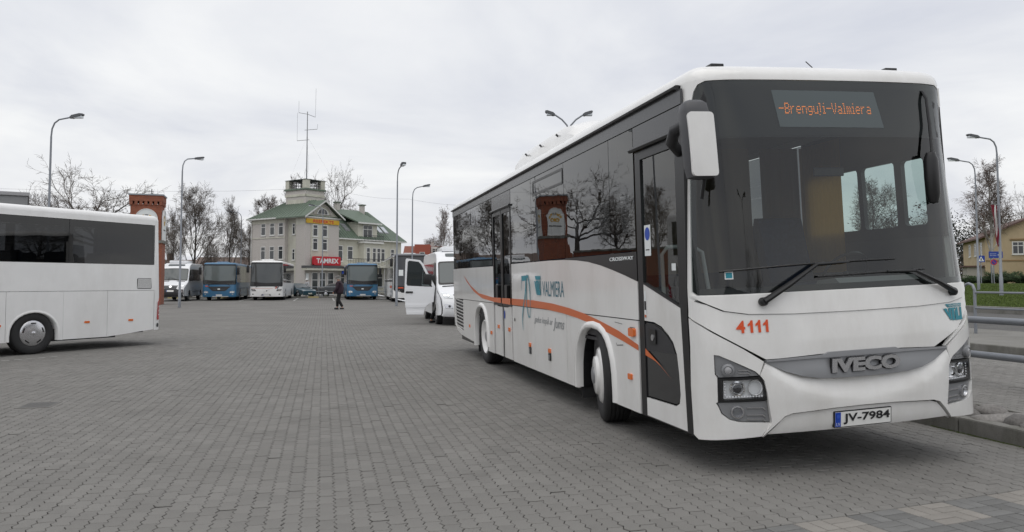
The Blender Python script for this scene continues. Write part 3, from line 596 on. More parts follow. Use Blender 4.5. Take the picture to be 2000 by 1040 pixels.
        for za, zb in ((.520, .008), (.465, .008), (.432, .008)):
            patch('rib', X([(-1.0, za), (-.87, za - .004), (-.845, za - .03), (-.853, za - .03), (-.876, za - .012), (-1.0, za - .008)]), ft, SILVER, fg, .1, off=-.008, rim=.012)
    patch('front_backing', [(-U + .02, .30), (U - .02, .30), (U - .02, 1.40), (-U + .02, 1.40)], ft, BLACK, B, .15, off=-.085)
    gt = [(-.845, .878), (-.722, .882), (-.39, .893), (-.35, .896), (-.31, .912), (.31, .912), (.35, .896), (.39, .893), (.722, .882), (.845, .878)]
    gr = patch('grille', gt + gb[::-1], ft, GREYP, B, .05, off=lambda u, z: .012 + .03 * ss((.87 - z) / .12) * (1 - (abs(u) / .86) ** 4), rim=.05)
    patch('grille_edge', gt + [(.84, .866), (.40, .872), (.35, .87), (-.35, .87), (-.40, .872), (-.84, .866)], ft, mat('light_grey_plastic', (.33, .335, .35), .4, metal=.4), gr, .05, off=.022, rim=.02)
    lettering('lettering_outline', 'IVECO', ft, [(-.318, .747), (.320, .747), (.327, .867), (-.313, .867)], BLACK, gr, .050, rim=.02, bold=.07)
    lettering('lettering', 'IVECO', ft, [(-.315, .752), (.315, .752), (.322, .862), (-.308, .862)], mat('bright_silver', (.62, .62, .64), .2, metal=.85), gr, .060, rim=.03, bold=.05)
    # number plate
    pl = patch('number_plate', rrect(-.287, .318, .243, .446, .008), ft, BLACK, B, .2, off=.022, rim=.02)
    pf = lambda u, z: ft(u, z)
    patch('plate_face', [(-.279, .325), (.235, .325), (.235, .439), (-.279, .439)], ft, PLATEW, pl, .2, off=.025)
    patch('plate_band', [(-.278, .327), (-.228, .327), (-.228, .437), (-.278, .437)], ft, BLUE, pl, .2, off=.027)
    lettering('lettering', 'LV', ft, Q(-.270, .335, -.236, .357), PAPER, pl, .029)
    lettering('lettering', 'JV-7984', ft, Q(-.205, .342, .222, .424), INK, pl, .028, bold=.025)
    patch('plate_emblem', ellipse(-.253, .405, .016, .016, 12), ft, mat('emblem_blue', (.03, .09, .5), .4), pl, .1, off=.0285)
    lettering('lettering', '4', ft, Q(-1.062, 1.094, -.992, 1.190), REDORANGE, B, .010, bold=.03)
    for k in range(3):
        x = -.972 + k * .062; patch('lettering', [(x + .020, 1.094), (x + .042, 1.094), (x + .042, 1.190), (x + .026, 1.190), (x + .018, 1.174), (x, 1.160), (x, 1.143), (x + .020, 1.153)], ft, REDORANGE, B, .1, off=.010)
    mp = vtu(ft, [(.865, 1.085), (1.095, 1.085), (1.105, 1.222), (.860, 1.222)])
    lettering('lettering', 'VALMIERA', ft, [tuple(mp(*p)) for p in ((.28, .83), (.96, .83), (.96, .97), (.22, .97))], PAPER, B, .013)
    stk = patch('sticker', [(-1.121, 1.513), (-1.053, 1.513), (-1.053, 1.575), (-1.121, 1.575)], ft, PAPER, B, .2, off=-.002); patch('print', [(-1.112, 1.523), (-1.062, 1.523), (-1.062, 1.565), (-1.112, 1.565)], ft, TEAL, stk, .2, off=.0)
    # wipers
    def on(u, z, d): p, n = nrm(ft, u, z); return p + n * d
    for piv, elb, tip, b0 in (((-.84, 1.328), (-.359, 1.598), (.406, 1.617), (-1.16, 1.575)), ((.976, 1.322), (.573, 1.51), (.30, 1.512), None)):
        m = MB(); m.lathe([(.034, 0), (.034, .05), (.026, .06), (0, .062)], (0, 0, 0), 'z', 14); p, n = nrm(ft, *piv); q = n.to_track_quat('Z', 'Y').to_matrix(); m.v = [tuple(p + q @ Vector(v)) for v in m.v]
        m.tube([on(*piv, .05), on(piv[0] * .55 + elb[0] * .45, piv[1] * .55 + elb[1] * .45, .06), on(*elb, .05)], [.026, .022, .014], 8)
        wp = m.build('wiper', BLACK, B, smooth=40)
        if b0: pts = [(b0[0] + (tip[0] - b0[0]) * t, b0[1] + (tip[1] - b0[1]) * t + .012 * math.sin(math.pi * t)) for t in np.linspace(0, 1, 9)]
        else: pts = [(-.345 + (.70 + .345) * t, 1.502 + .022 * t) for t in np.linspace(0, 1, 9)]
        MB().tube([on(u, z, .016) for u, z in pts], .008, 6).build('blade', BLACK, wp)
        MB().tube([on(*elb, .05), on(*(pts[5] if not b0 else (-.05, 1.607)), .034)], [.012, .009], 6).build('link', BLACK, wp)
    # rear-view mirrors
    mr = empty('mirror', parent=B)
    mc = Vector((-.015, .02, 2.565))
    def loftbox(nm, zs, m, par):     # zs: z, half width x, half depth y, dx
        V = []; F = []; n = 16
        for z, a, b, dx in zs:
            for k in range(n):
                t = 2 * math.pi * k / n; c_, s_ = math.cos(t), math.sin(t)
                V.append(mc + Vector((dx + a * math.copysign(abs(c_) ** .45, c_), b * math.copysign(abs(s_) ** .55, s_), z)))
        for i in range(len(zs) - 1):
            for k in range(n): F.append((i * n + k, i * n + (k + 1) % n, (i + 1) * n + (k + 1) % n, (i + 1) * n + k))
        F += [tuple(range(n))[::-1], tuple(range((len(zs) - 1) * n, len(zs) * n))]
        return MB().add(V, F).build(nm, m, par, smooth=50)
    loftbox('mirror_shell', [(-.275, .07, .05, .024), (-.265, .10, .075, .022), (-.18, .112, .085, .016), (.10, .112, .085, -.004), (.24, .108, .085, -.012), (.30, .095, .075, -.014), (.325, .06, .05, -.014)], mat('mirror_grey', (.075, .076, .082), .5), mr)
    Vc = lambda s, t: mc + Vector((.012 + s - .07 * (t + .26) * .6, -.090 - .012 * math.cos(s * 12) * math.cos((t + .03) * 5), t))
    sv = REF[0]; REF[0] = mc + Vector((0, 1, 0)); patch('mirror_cover', rrect(-.100, -.262, .112, .225, .030), Vc, WHITE, mr, .04, off=.004, rim=.03); REF[0] = sv
    MB().tube([mc + Vector((-.06, .04, .16)), mc + Vector((-.10, .16, .13)), mc + Vector((-.06, .30, .06)), mc + Vector((.07, .44, .0))], [.04, .045, .05, .04], 8).build('mirror_arm', DARKP, mr, smooth=50)
    MB().tube([mc + Vector((.06, .02, -.27)), mc + Vector((.05, .06, -.42))], .016, 8).build('lower_bracket', BLACK, mr, smooth=50)
    m2 = empty('mirror', parent=B); p = on(.90, 2.30, .055)
    MB().tube([on(1.0, 3.05, .0), on(1.0, 2.97, .03), on(.99, 2.75, .035), p + Vector((.02, 0, .15))], .013, 6).build('mirror_arm', BLACK, m2, smooth=50)
    mm = MB().lathe([(0, -.24), (.05, -.23), (.075, -.16), (.08, 0), (.075, .13), (.05, .19), (0, .20)], (0, 0, 0), 'z', 16); mm.v = [tuple(Vector((v[0] * .8, v[1] * .7, v[2])) + p) for v in mm.v]; mm.build('mirror_shell', BLACK, m2, smooth=50)
    # ---- wheels
    wheel(B, (.20, 2.62, .493), .50, .29, -1, R(-13), WHITE, 'hub', .30)
    wheel(B, (.20, 8.74, .493), .50, .30, -1, 0, WHITE, 'dish', .31)
    wheel(B, (W - .20, 2.62, .385), .50, .29, 1, R(-13), WHITE, 'hub', .30)
    wheel(B, (W - .20, 8.74, .385), .50, .30, 1, 0, WHITE, 'dish', .31)
    # ---- underbody and interior
    MB().box((.62, .75, .215), (W - .62, 11.3, .86)).build('chassis', BLACK, B)  # chassis and holds set low to block light and deepen shade below
    for x0, x1 in ((.08, .61), (W - .61, W - .08)):
        for y0, y1 in ((3.35, 8.0), (9.45, 11.3)): MB().box((x0, y0, .27), (x1, y1, .86)).build('luggage_hold', BLACK, B)
    MB().box((.06, .35, .865), (W - .06, 11.80, .90)).build('cabin_floor', DARKP, B)
    MB().box((.10, .36, 3.02), (W - .10, 11.75, 3.06)).build('cabin_ceiling', mat('ceiling_grey', (.26, .26, .26), .8), B)
    FAB = mat('seat_fabric', (.035, .045, .085), .9, var=.2, vscale=30); CURT = mat('curtain_ochre', (.50, .27, .06), .9, var=.12, vscale=6)
    ct = CURT.node_tree; tl = N(ct, 'ShaderNodeBsdfTranslucent', Color=(.62, .34, .08, 1)); ms = N(ct, 'ShaderNodeMixShader'); ms.inputs[0].default_value = .45; L(ct, ct.nodes['Principled BSDF'].outputs[0], ms.inputs[1]); L(ct, tl.outputs[0], ms.inputs[2]); L(ct, ms.outputs[0], ct.nodes['Material Output'].inputs[0])
    dash = [(.45, .95), (.38, 1.30), (.42, 1.40), (.62, 1.42), (.85, 1.36), (.95, 1.20), (.95, .95)]
    MB().prism(dash, lambda y, z: Vector((.30, y, z)), lambda y, z: Vector((W - .12, y, z))).build('dashboard', mat('dash_grey', (.20, .20, .205), .6), B)
    MB().prism([(.52, 1.40), (.62, 1.47), (.86, 1.45), (.98, 1.34), (.98, 1.2)], lambda y, z: Vector((W - 1.05, y, z)), lambda y, z: Vector((W - .22, y, z))).build('instrument_hood', mat('dash_light', (.30, .30, .30), .5), B)
    sw_ = MB(); q = Matrix.Rotation(R(-55), 3, 'X'); ring = [Vector((W - .64, 1.02, 1.50)) + q @ Vector((.23 * math.cos(t), .23 * math.sin(t), 0)) for t in np.linspace(0, 2 * math.pi, 25)]
    sw_.tube(ring, .016, 6, cap=False); sw_.tube([ring[0], ring[12]], .014, 6); sw_.tube([Vector((W - .64, 1.02, 1.50)), Vector((W - .64, .80, 1.30))], .03, 8); sw_.build('steering_wheel', BLACK, B, smooth=50)
    def seat(x, y, wd, z0=.90, mt=FAB, nm='seat'):
        m = MB(); m.box((x, y, z0 + .33), (x + wd, y + .46, z0 + .48), .04); m.prism([(y + .42, z0 + .42), (y + .56, z0 + .42), (y + .72, z0 + 1.02), (y + .68, z0 + 1.16), (y + .60, z0 + 1.14)], lambda a, b: Vector((x, a, b)), lambda a, b: Vector((x + wd, a, b))); m.box((x + .1, y + .1, z0), (x + wd - .1, y + .4, z0 + .34)); m.build(nm, mt, B)
    seat(W - .92, 1.40, .52, .95)
    for k in range(11):
        y = 2.75 + k * .80
        seat(W - 1.05, y, .90)
        if not 6.0 < y + .3 < 7.9: seat(.15, y, .90)
    # ochre side curtains and the partition behind the driver
    def curtain(x, y0, y1, z0, z1):
        n = 26; V = []; F = []
        for k in range(n + 1):
            y = y0 + (y1 - y0) * k / n; dx = .018 * math.sin(k * 2.1); V += [(x + dx, y, z0), (x + dx * .7, y, z1)]
        F = [(2 * k, 2 * k + 2, 2 * k + 3, 2 * k + 1) for k in range(n)]; rawmesh('curtain', V, F, CURT, B, True)
    curtain(W - .16, 1.62, 2.30, 1.50, 2.9)
    MB().box((W - 1.05, 2.42, .9), (W - .12, 2.46, 2.05)).build('partition', mat('partition_grey', (.20, .19, .175), .7), B)
    for x0, x1 in ((W - .14, W - .62), (W - .76, .41)):
        V = [(x0 + (x1 - x0) * t, 2.38 + .02 * math.sin(t * 40 * (x0 - x1)), z) for t in np.linspace(0, 1, 24) for z in (1.55, 2.92)]; rawmesh('curtain', V, [(2 * k, 2 * k + 2, 2 * k + 3, 2 * k + 1) for k in range(23)], mat('curtain_brown', (.19, .15, .11), .9), B, True)  # brown curtains hung across behind the driver
    MB().tube([(.30, 1.42, .9), (.30, 1.42, 1.75), (.36, 1.42, 1.82), (.62, 1.42, 1.82), (.72, 1.42, 1.76), (.78, 1.42, 1.3)], .02, 8).build('handrail', mat('rail_white', (.6, .6, .6), .4), B, smooth=60)
    # entry bulkhead
    MB().prism([(.35, .9), (.72, .9), (.72, 1.40), (.58, 2.15), (.55, 2.18)], lambda x, z: Vector((x + .12, 1.62, z)), lambda x, z: Vector((x + .12, 1.66, z))).build('bulkhead', BLACK, B)
    MB().box((W - 1.28, .50, 2.36), (W - .98, .52, 2.44), .01).build('interior_mirror', BLACK, B)
    return B
build_coach()
# ================================================================== ground
PAV = mat('paver_concrete', (.201, .195, .184), .88, var=.10, vscale=2.2, bump=.35, bscale=130, island=.07, speck=.14, stain=(.85, .16), dirt=((.12, .115, .105), .35, .55), spec=.25)
SAND = mat('joint_sand', (.055, .050, .043), .95)
def far_paving_mat():
    m = bpy.data.materials.new('paving_far'); m.use_nodes = True; t = m.node_tree; b = t.nodes['Principled BSDF']; b.inputs['Roughness'].default_value = .9; b.inputs['Specular IOR Level'].default_value = .25
    co = N(t, 'ShaderNodeTexCoord'); mp = N(t, 'ShaderNodeMapping'); mp.inputs['Rotation'].default_value = (0, 0, R(90)); L(t, co.outputs['Object'], mp.inputs[0])
    br = N(t, 'ShaderNodeTexBrick'); br.inputs['Scale'].default_value = 1.0; br.inputs['Brick Width'].default_value = .188; br.inputs['Row Height'].default_value = .107; br.inputs['Mortar Size'].default_value = .007; br.inputs['Mortar Smooth'].default_value = .3; br.inputs['Bias'].default_value = 0
    br.inputs['Color1'].default_value = (.201, .195, .184, 1); br.inputs['Color2'].default_value = (.184, .178, .168, 1); br.inputs['Mortar'].default_value = (.115, .108, .098, 1)
    L(t, mp.outputs[0], br.inputs['Vector'])
    nz = N(t, 'ShaderNodeTexNoise', Scale=.45, Detail=8.0, Roughness=.65); L(t, co.outputs['Object'], nz.inputs['Vector'])
    mr = N(t, 'ShaderNodeMapRange'); mr.inputs[1].default_value = .3; mr.inputs[2].default_value = .7; mr.inputs[3].default_value = .82; mr.inputs[4].default_value = 1.12; L(t, nz.outputs['Fac'], mr.inputs[0])
    hv = N(t, 'ShaderNodeHueSaturation'); L(t, br.outputs['Color'], hv.inputs['Color']); L(t, mr.outputs[0], hv.inputs['Value']); L(t, hv.outputs[0], b.inputs['Base Color'])
    return m
KX = 6.20; YN, YF = 2.9, 27.0
zl = lambda y: -(.362 * y + 1.6)
Z0 = -.003
v = [(-260, -120, Z0), (KX, -120, Z0), (KX, YN, Z0), (zl(YN), YN, Z0), (zl(YF), YF, Z0), (KX, YF, Z0), (KX, 320, Z0), (-260, 320, Z0)]
paving = rawmesh('paving', v, [(0, 1, 2, 3, 4, 7), (4, 5, 6, 7)], far_paving_mat()); tag(paving, kind='structure')
bed = rawmesh('joint_bed', [(zl(YN), YN, -.012), (KX, YN, -.012), (KX, YF, -.012), (zl(YF), YF, -.012)], [(0, 1, 2, 3)], SAND, paving); bed['kind'] = 'stuff'
PL, PW, AMP, GAP = .188, .107, .0105, .0021
def paver_outline():
    ys = [-PL / 2, -PL / 4, 0, PL / 4, PL / 2]; g = [AMP, -AMP, AMP, -AMP, AMP]; hx = PW / 2
    rt_ = [(hx + g[i] - GAP, ys[i] + (GAP * 1.5 if i == 0 else -GAP * 1.5 if i == 4 else 0)) for i in range(5)]; lt = [(-hx + g[i] + GAP, ys[i] + (GAP * 1.5 if i == 0 else -GAP * 1.5 if i == 4 else 0)) for i in range(5)]
    return [lt[0], (AMP * .5, -PL / 2 + GAP * 1.5 - .004)] + rt_ + [(AMP * .5, PL / 2 - GAP * 1.5 - .004)] + lt[:0:-1]
OUT = np.array(paver_outline()); NO = len(OUT); CEN = OUT.mean(0); INN = OUT + (CEN - OUT) * .035
def paver_mesh(nm):
    v = [(x, y, 0) for x, y in INN] + [(x, y, -.0045) for x, y in OUT]
    me = bpy.data.meshes.new(nm); me.from_pydata(v, [], [tuple(range(NO))] + [(i, NO + i, NO + (i + 1) % NO, (i + 1) % NO) for i in range(NO)]); me.materials.append(PAV); return me
def mass_pavers(name, C_, parent, z=0.0, rot=0.0):
    n = len(C_); C_ = np.asarray(C_); rng = np.random.default_rng(3)
    ang = rng.normal(0, .012, n) + rot; c, s = np.cos(ang), np.sin(ang); dz = rng.normal(0, .0012, n); tx, ty = rng.normal(0, .006, n), rng.normal(0, .006, n)
    V = np.zeros((n, 2 * NO, 3))
    for k, (pts, zz) in enumerate(((INN, 0.0), (OUT, -.0045))):
        x = pts[None, :, 0] * c[:, None] - pts[None, :, 1] * s[:, None]; y = pts[None, :, 0] * s[:, None] + pts[None, :, 1] * c[:, None]
        V[:, k * NO:(k + 1) * NO, 0] = x + C_[:, 0, None]; V[:, k * NO:(k + 1) * NO, 1] = y + C_[:, 1, None]; V[:, k * NO:(k + 1) * NO, 2] = z + zz + dz[:, None] + tx[:, None] * x + ty[:, None] * y
    base = (np.arange(n) * 2 * NO)[:, None]
    top = (base + np.arange(NO)[None]).ravel(); i = np.arange(NO); q = np.stack([i, NO + i, NO + (i + 1) % NO, (i + 1) % NO], 1)
    side_ = (base[:, :, None] + q[None]).reshape(n, -1)
    loops = np.concatenate([top.reshape(n, NO), side_], 1).ravel()
    starts_one = np.r_[0, NO + 4 * np.arange(NO)]; tot = np.r_[NO, np.full(NO, 4)]; per = NO + 4 * NO
    me = bpy.data.meshes.new(name); me.vertices.add(n * 2 * NO); me.vertices.foreach_set('co', V.ravel()); me.loops.add(len(loops)); me.loops.foreach_set('vertex_index', loops)
    me.polygons.add(n * (NO + 1)); me.polygons.foreach_set('loop_start', ((np.arange(n) * per)[:, None] + starts_one[None]).ravel()); me.polygons.foreach_set('loop_total', np.tile(tot, n)); me.update(calc_edges=True); me.shade_flat()
    o = link(name, me, PAV, parent); o['kind'] = 'stuff'; return o
# decorative band at the edge of the lot
BP = np.array([3.065, 4.335]); BE = np.array([.9897, .1427]); BN = np.array([.1427, -.9897])
cells = []
ncol = int((KX - zl(YF)) / PW)
for i in range(ncol + 1):
    x = KX - .06 - i * PW; o_ = (i % 2) * PL / 2
    j0 = int(YN / PL); 
    for j in range(j0, int(YF / PL) + 1):
        y = j * PL + o_
        if y < YN + .1 or y > YF + .08 or x < zl(y) - .05: continue
        d = (np.array([x, y]) - BP) @ BN
        if x > -1 and d > -.10: continue
        # outside the picture on the left or below is not seen
        if y < 3.6: continue
        cells.append((x, y))
cells = np.array(cells)
dist = np.hypot(cells[:, 0] - 0.3, cells[:, 1]) + 0 * cells[:, 0]
vis = (cells[:, 1] > 4.55)
order = np.argsort(np.where(vis, dist, 99)); near = order[:300]; rest = order[300:]
pm = [paver_mesh('paver') for _ in range(3)]
for k, i in enumerate(near):
    o = bpy.data.objects.new('paver', pm[k % 3]); COL.objects.link(o); o.parent = paving; o.location = (cells[i][0], cells[i][1], random.gauss(0, .001)); o.rotation_euler = (random.gauss(0, .009), random.gauss(0, .009), random.gauss(0, .012) + (math.pi if k % 2 == 7 else 0))
mass_pavers('paver_field', cells[rest], paving)
# cut pavers along the band
cutm = MB()
def clip(poly, p, n):
    o = []
    for i in range(len(poly)):
        a, b = np.array(poly[i]), np.array(poly[(i + 1) % len(poly)]); da, db = (a - p) @ n, (b - p) @ n
        if da <= 0: o.append(tuple(a))
        if (da < 0 < db) or (db < 0 < da): o.append(tuple(a + (b - a) * da / (da - db)))
    return o
for i in range(ncol + 1):
    x = KX - .06 - i * PW
    if x < .5: break
    for j in range(int(YN / PL), int(5.4 / PL)):
        y = j * PL + (i % 2) * PL / 2; d = (np.array([x, y]) - BP) @ BN
        if -.10 < d < .12:
            q = clip([(x + a, y + b) for a, b in OUT], BP - BN * .004, BN)
            if len(q) > 2:
                c = np.mean(q, axis=0); qi = [tuple(np.array(p) + (c - p) * .05) for p in q]; n = len(q)
                cutm.add([(a, b, 0) for a, b in qi] + [(a, b, -.009) for a, b in q], [tuple(range(n))] + [(k, n + k, n + (k + 1) % n, (k + 1) % n) for k in range(n)])
cutm.build('cut_paver', PAV, paving, fix=False)['kind'] = 'stuff'
# band of rectangular bricks: grey with pale squares
GREYB = mat('band_brick_grey', (.165, .165, .161), .85, var=.12, vscale=5, bump=.3, bscale=130, island=.12, speck=.14, spec=.25); PALEB = mat('band_brick_pale', (.255, .240, .220), .85, var=.08, vscale=5, bump=.3, bscale=130, island=.06, speck=.12, spec=.25)
def brick_mesh(w, h, m):
    b = MB(); x, y = w / 2 - .002, h / 2 - .002; i = .003
    b.add([(-x + i, -y + i, 0), (x - i, -y + i, 0), (x - i, y - i, 0), (-x + i, y - i, 0), (-x, -y, -.008), (x, -y, -.008), (x, y, -.008), (-x, y, -.008)], [(0, 1, 2, 3), (4, 5, 1, 0), (5, 6, 2, 1), (6, 7, 3, 2), (7, 4, 0, 3)])
    me = bpy.data.meshes.new('brick'); me.from_pydata(b.v, [], b.f); me.materials.append(m); return me
SX, SY = .215, .185
bmsh = {(o_, p_): brick_mesh(SX if o_ else SX / 2, SY / 2 if o_ else SY, PALEB if p_ else GREYB) for o_ in (0, 1) for p_ in (0, 1)}
band_ang = math.atan2(BE[1], BE[0])
for ci in range(-8, 16):
    for cj in range(0, 5):
        s0, t0 = .65 + ci * SX, cj * SY
        bi = (ci // 2); bj = cj // 2
        pale = (bi % 2 == 0 and bj == 0) or (bi % 2 == 1 and bj == 2)
        ori = (ci + cj) % 2
        for h in (0, 1):
            s, t = (s0 + SX / 2, t0 + SY * (.25 + .5 * h)) if ori else (s0 + SX * (.25 + .5 * h), t0 + SY / 2)
            p = BP + BE * s + BN * t
            if p[0] > KX - .05 or p[1] < YN: continue
            o = bpy.data.objects.new('brick', bmsh[(ori, int(pale))]); COL.objects.link(o); o.parent = paving; o.location = (p[0], p[1], random.gauss(0, .0008)); o.rotation_euler = (random.gauss(0, .006), random.gauss(0, .006), band_ang)
# drain grate
CAST = mat('cast_iron', (.06, .06, .062), .7, bump=.2, bscale=90)
dr = empty('drain_grate', (-3.36, 10.6, .002)); tag(dr, 'small slotted drain grate set flush in the paving near the white coach wheel', 'drain')
m = MB()
for a, b in (((-.19, -.24, -.008), (.19, -.20, .003)), ((-.19, .20, -.008), (.19, .24, .003)), ((-.19, -.20, -.008), (-.165, .20, .003)), ((.165, -.20, -.008), (.19, .20, .003))): m.box(a, b)
GRT = mat('grate_iron', (.17, .165, .155), .8, bump=.2, bscale=90)
m.build('frame', GRT, dr)
for k in range(8): MB().box((-.160 + k * .0425, -.20, -.008), (-.160 + k * .0425 + .017, .20, .0035)).build('bar', GRT, dr)
MB().add([(-.17, -.21, .002), (.17, -.21, .002), (.17, .21, .002), (-.17, .21, .002)], [(0, 1, 2, 3)]).build('shaft', BLACK, dr)  # flat black sheet painting the darkness between the bars, no real depth
# white bay lines
LINE = mat('line_paint', (.42, .42, .40), .8, dirt=((.2, .19, .18), .8, 3.0))
def bay_line(a, b, wd):
    a, b = Vector(a), Vector(b); t = (b - a).normalized(); n = Vector((-t.y, t.x, 0)) * wd / 2; z = Vector((0, 0, .005))
    o = rawmesh('bay_line', [a - n + z, b - n + z, b + n + z, a + n + z], [(0, 1, 2, 3)], LINE); tag(o, kind='structure')
dseg = Vector((.727, .686, 0))
for k in range(6): bay_line(Vector((-6.1, 16.5, 0)) + dseg * k * .22, Vector((-6.1, 16.5, 0)) + dseg * (k * .22 + .14), .07)
for x in (-11.0, -6.45, -2.3, .9, 5.35): bay_line((x, 64.5, 0), (x, 76, 0), .14)

# ---- kerb, stone strip, raised platform, road and grass on the right
CONC = mat('kerb_concrete', (.20, .195, .18), .9, var=.14, vscale=4, bump=.3, bscale=60, dirt=((.06, .06, .04), .8, 2.2))
kerb = rawmesh('kerb', [(KX + .01, -40, .0), (KX + .15, -40, .0), (KX + .15, 140, .0), (KX + .01, 140, .0)], [(0, 1, 2, 3)], SAND); tag(kerb, kind='structure')
km = MB().box((0, -.493, -.05), (.16, .493, .155), .018).build('kerb_stone', CONC, kerb); km.location = (KX, 3.0, 0)
for k in range(1, 44):
    o = km.copy(); COL.objects.link(o); o.parent = kerb; o.location = (KX + random.gauss(0, .002), 3.0 + k, random.gauss(0, .002)); o.rotation_euler = (0, 0, random.gauss(0, .003))
MOSS = mat('moss', (.045, .06, .015), .95, bump=.5, bscale=90)
mo = MB(); rng = random.Random(5)
for k in range(2600):
    y = rng.uniform(3.2, 9); x = KX - abs(rng.gauss(0, .012)); s = rng.uniform(.003, .009); z = rng.uniform(0, .012)
    if math.sin(y * 5.1) + math.sin(y * 2.3) < -.3: continue
    mo.add([(x - s, y, .0), (x + s, y - s, z * .3), (x, y + s, z)], [(0, 1, 2)])
tag(mo.build('moss', MOSS, fix=False), 'thin green moss growing along the foot of the kerb', 'moss', kind='stuff')
strip = rawmesh('stone_strip', [(KX + .16, -40, .11), (7.08, -40, .11), (7.08, 140, .11), (KX + .16, 140, .11)], [(0, 1, 2, 3)], mat('soil', (.06, .052, .042), .95, bump=.6, bscale=30)); tag(strip, kind='structure')
STONE = mat('field_stone', (.20, .19, .18), .85, var=.25, vscale=7, bump=.4, bscale=25, island=.35)
rocks = []
for k in range(7):
    bm = bmesh.new(); bmesh.ops.create_icosphere(bm, subdivisions=2, radius=1); rg = random.Random(k)
    ph = [rg.uniform(0, 6) for _ in range(6)]
    for q in bm.verts:
        c = q.co; d = 1 + .13 * math.sin(3 * c.x + ph[0]) + .13 * math.sin(3.3 * c.y + ph[1]) + .10 * math.sin(5 * c.z + ph[2] + c.x * 2); q.co = Vector((c.x * d, c.y * d * (.75 + .1 * (k % 3)), c.z * d * .55))
    me = bpy.data.meshes.new('stone'); bm.to_mesh(me); bm.free(); me.materials.append(STONE); me.polygons.foreach_set('use_smooth', [True] * len(me.polygons)); rocks.append(me)
rg = random.Random(11); y = 3.4
while y < 11.5:
    x = KX + .27
    while x < 7.05:
        s = rg.uniform(.12, .20); o = bpy.data.objects.new('stone', rocks[rg.randrange(7)]); COL.objects.link(o); o.parent = strip
        o.location = (x + rg.uniform(-.03, .03), y + rg.uniform(-.05, .05), .10 + s * .18); o.scale = (s, s * rg.uniform(.9, 1.3), s * rg.uniform(.6, .9)); o.rotation_euler = (rg.gauss(0, .15), rg.gauss(0, .15), rg.uniform(0, 6.3)); x += s * 1.75
    y += .27
ed = MB().box((7.05, -40, -.1), (7.11, 140, .152), .008).build('kerb', CONC); tag(ed, kind='structure')
plat = rawmesh('platform', [(7.08, -40, .138), (12.5, -40, .138), (12.5, 140, .138), (7.08, 140, .138)], [(0, 1, 2, 3)], MATS.get('x') or bpy.data.materials['paving_far']); tag(plat, kind='structure')
pc = []
for i in range(int((12.42 - 7.16) / PW) + 1):
    for j in range(int(4.4 / PL), int(16 / PL)):
        x, yy = 7.14 + i * PW, j * PL + (i % 2) * PL / 2
        if .70 * x - .9 < yy < 1.35 * x + 2.5: pc.append((x, yy))
mass_pavers('paver_field', np.array(pc), plat, z=.150)
ASPH = mat('asphalt', (.085, .083, .080), .92, var=.12, vscale=1.5, bump=.4, bscale=150, dirt=((.14, .135, .125), .5, .8)); SLAB = mat('footway_concrete', (.19, .185, .17), .92, var=.10, vscale=1.2, bump=.3, bscale=80, dirt=((.11, .105, .09), .5, 1.0))
k2 = MB().box((12.5, -40, -.1), (12.68, 160, .30), .02).build('kerb', CONC); tag(k2, kind='structure')
fw_ = rawmesh('footway', [(12.68, -40, .295), (16.4, -40, .295), (16.4, 160, .295), (12.68, 160, .295)], [(0, 1, 2, 3)], SLAB); tag(fw_, kind='structure')
k3 = MB().box((16.4, -40, -.1), (16.55, 160, .30), .02).build('kerb', CONC); tag(k3, kind='structure')
rd = rawmesh('road', [(16.55, -60, .17), (28.0, -60, .17), (28.0, 300, .17), (16.55, 300, .17)], [(0, 1, 2, 3)], ASPH); tag(rd, kind='structure')
k4 = MB().box((28.0, -40, -.1), (28.3, 200, .46), .03).build('kerb', CONC); tag(k4, kind='structure')
LAWN = mat('lawn_soil', (.062, .085, .018), .95, var=.25, vscale=.8, bump=.5, bscale=40)
xs = np.linspace(28.3, 46, 13); zz = .40 + 1.02 * ((xs - 28.3) / 17.7) ** 1.0
gv = []; gf = []
for k, x in enumerate(list(xs) + [300]):
    for y in (-60, 300): gv.append((x, y, zz[k] if k < 13 else 1.45))
gf = [(2 * k, 2 * k + 2, 2 * k + 3, 2 * k + 1) for k in range(13)]
lawn = rawmesh('lawn', gv, gf, LAWN); tag(lawn, kind='structure')
rg = random.Random(2); gb_ = MB()
for k in range(26000):
    x = rg.uniform(28.4, 45.5); y = x * rg.uniform(.88, 1.06) ; z = .40 + 1.02 * (x - 28.3) / 17.7; h = rg.uniform(.04, .10); a = rg.uniform(0, 6.3); s = .018
    gb_.add([(x - s * math.cos(a), y - s * math.sin(a), z - .01), (x + s * math.cos(a), y + s * math.sin(a), z - .01), (x + rg.gauss(0, .03), y + rg.gauss(0, .03), z + h)], [(0, 1, 2)])
tag(gb_.build('grass', mat('grass_blade', (.085, .125, .022), .8, island=.45), fix=False), 'short mown green grass on the bank beyond the road', 'grass', kind='stuff')
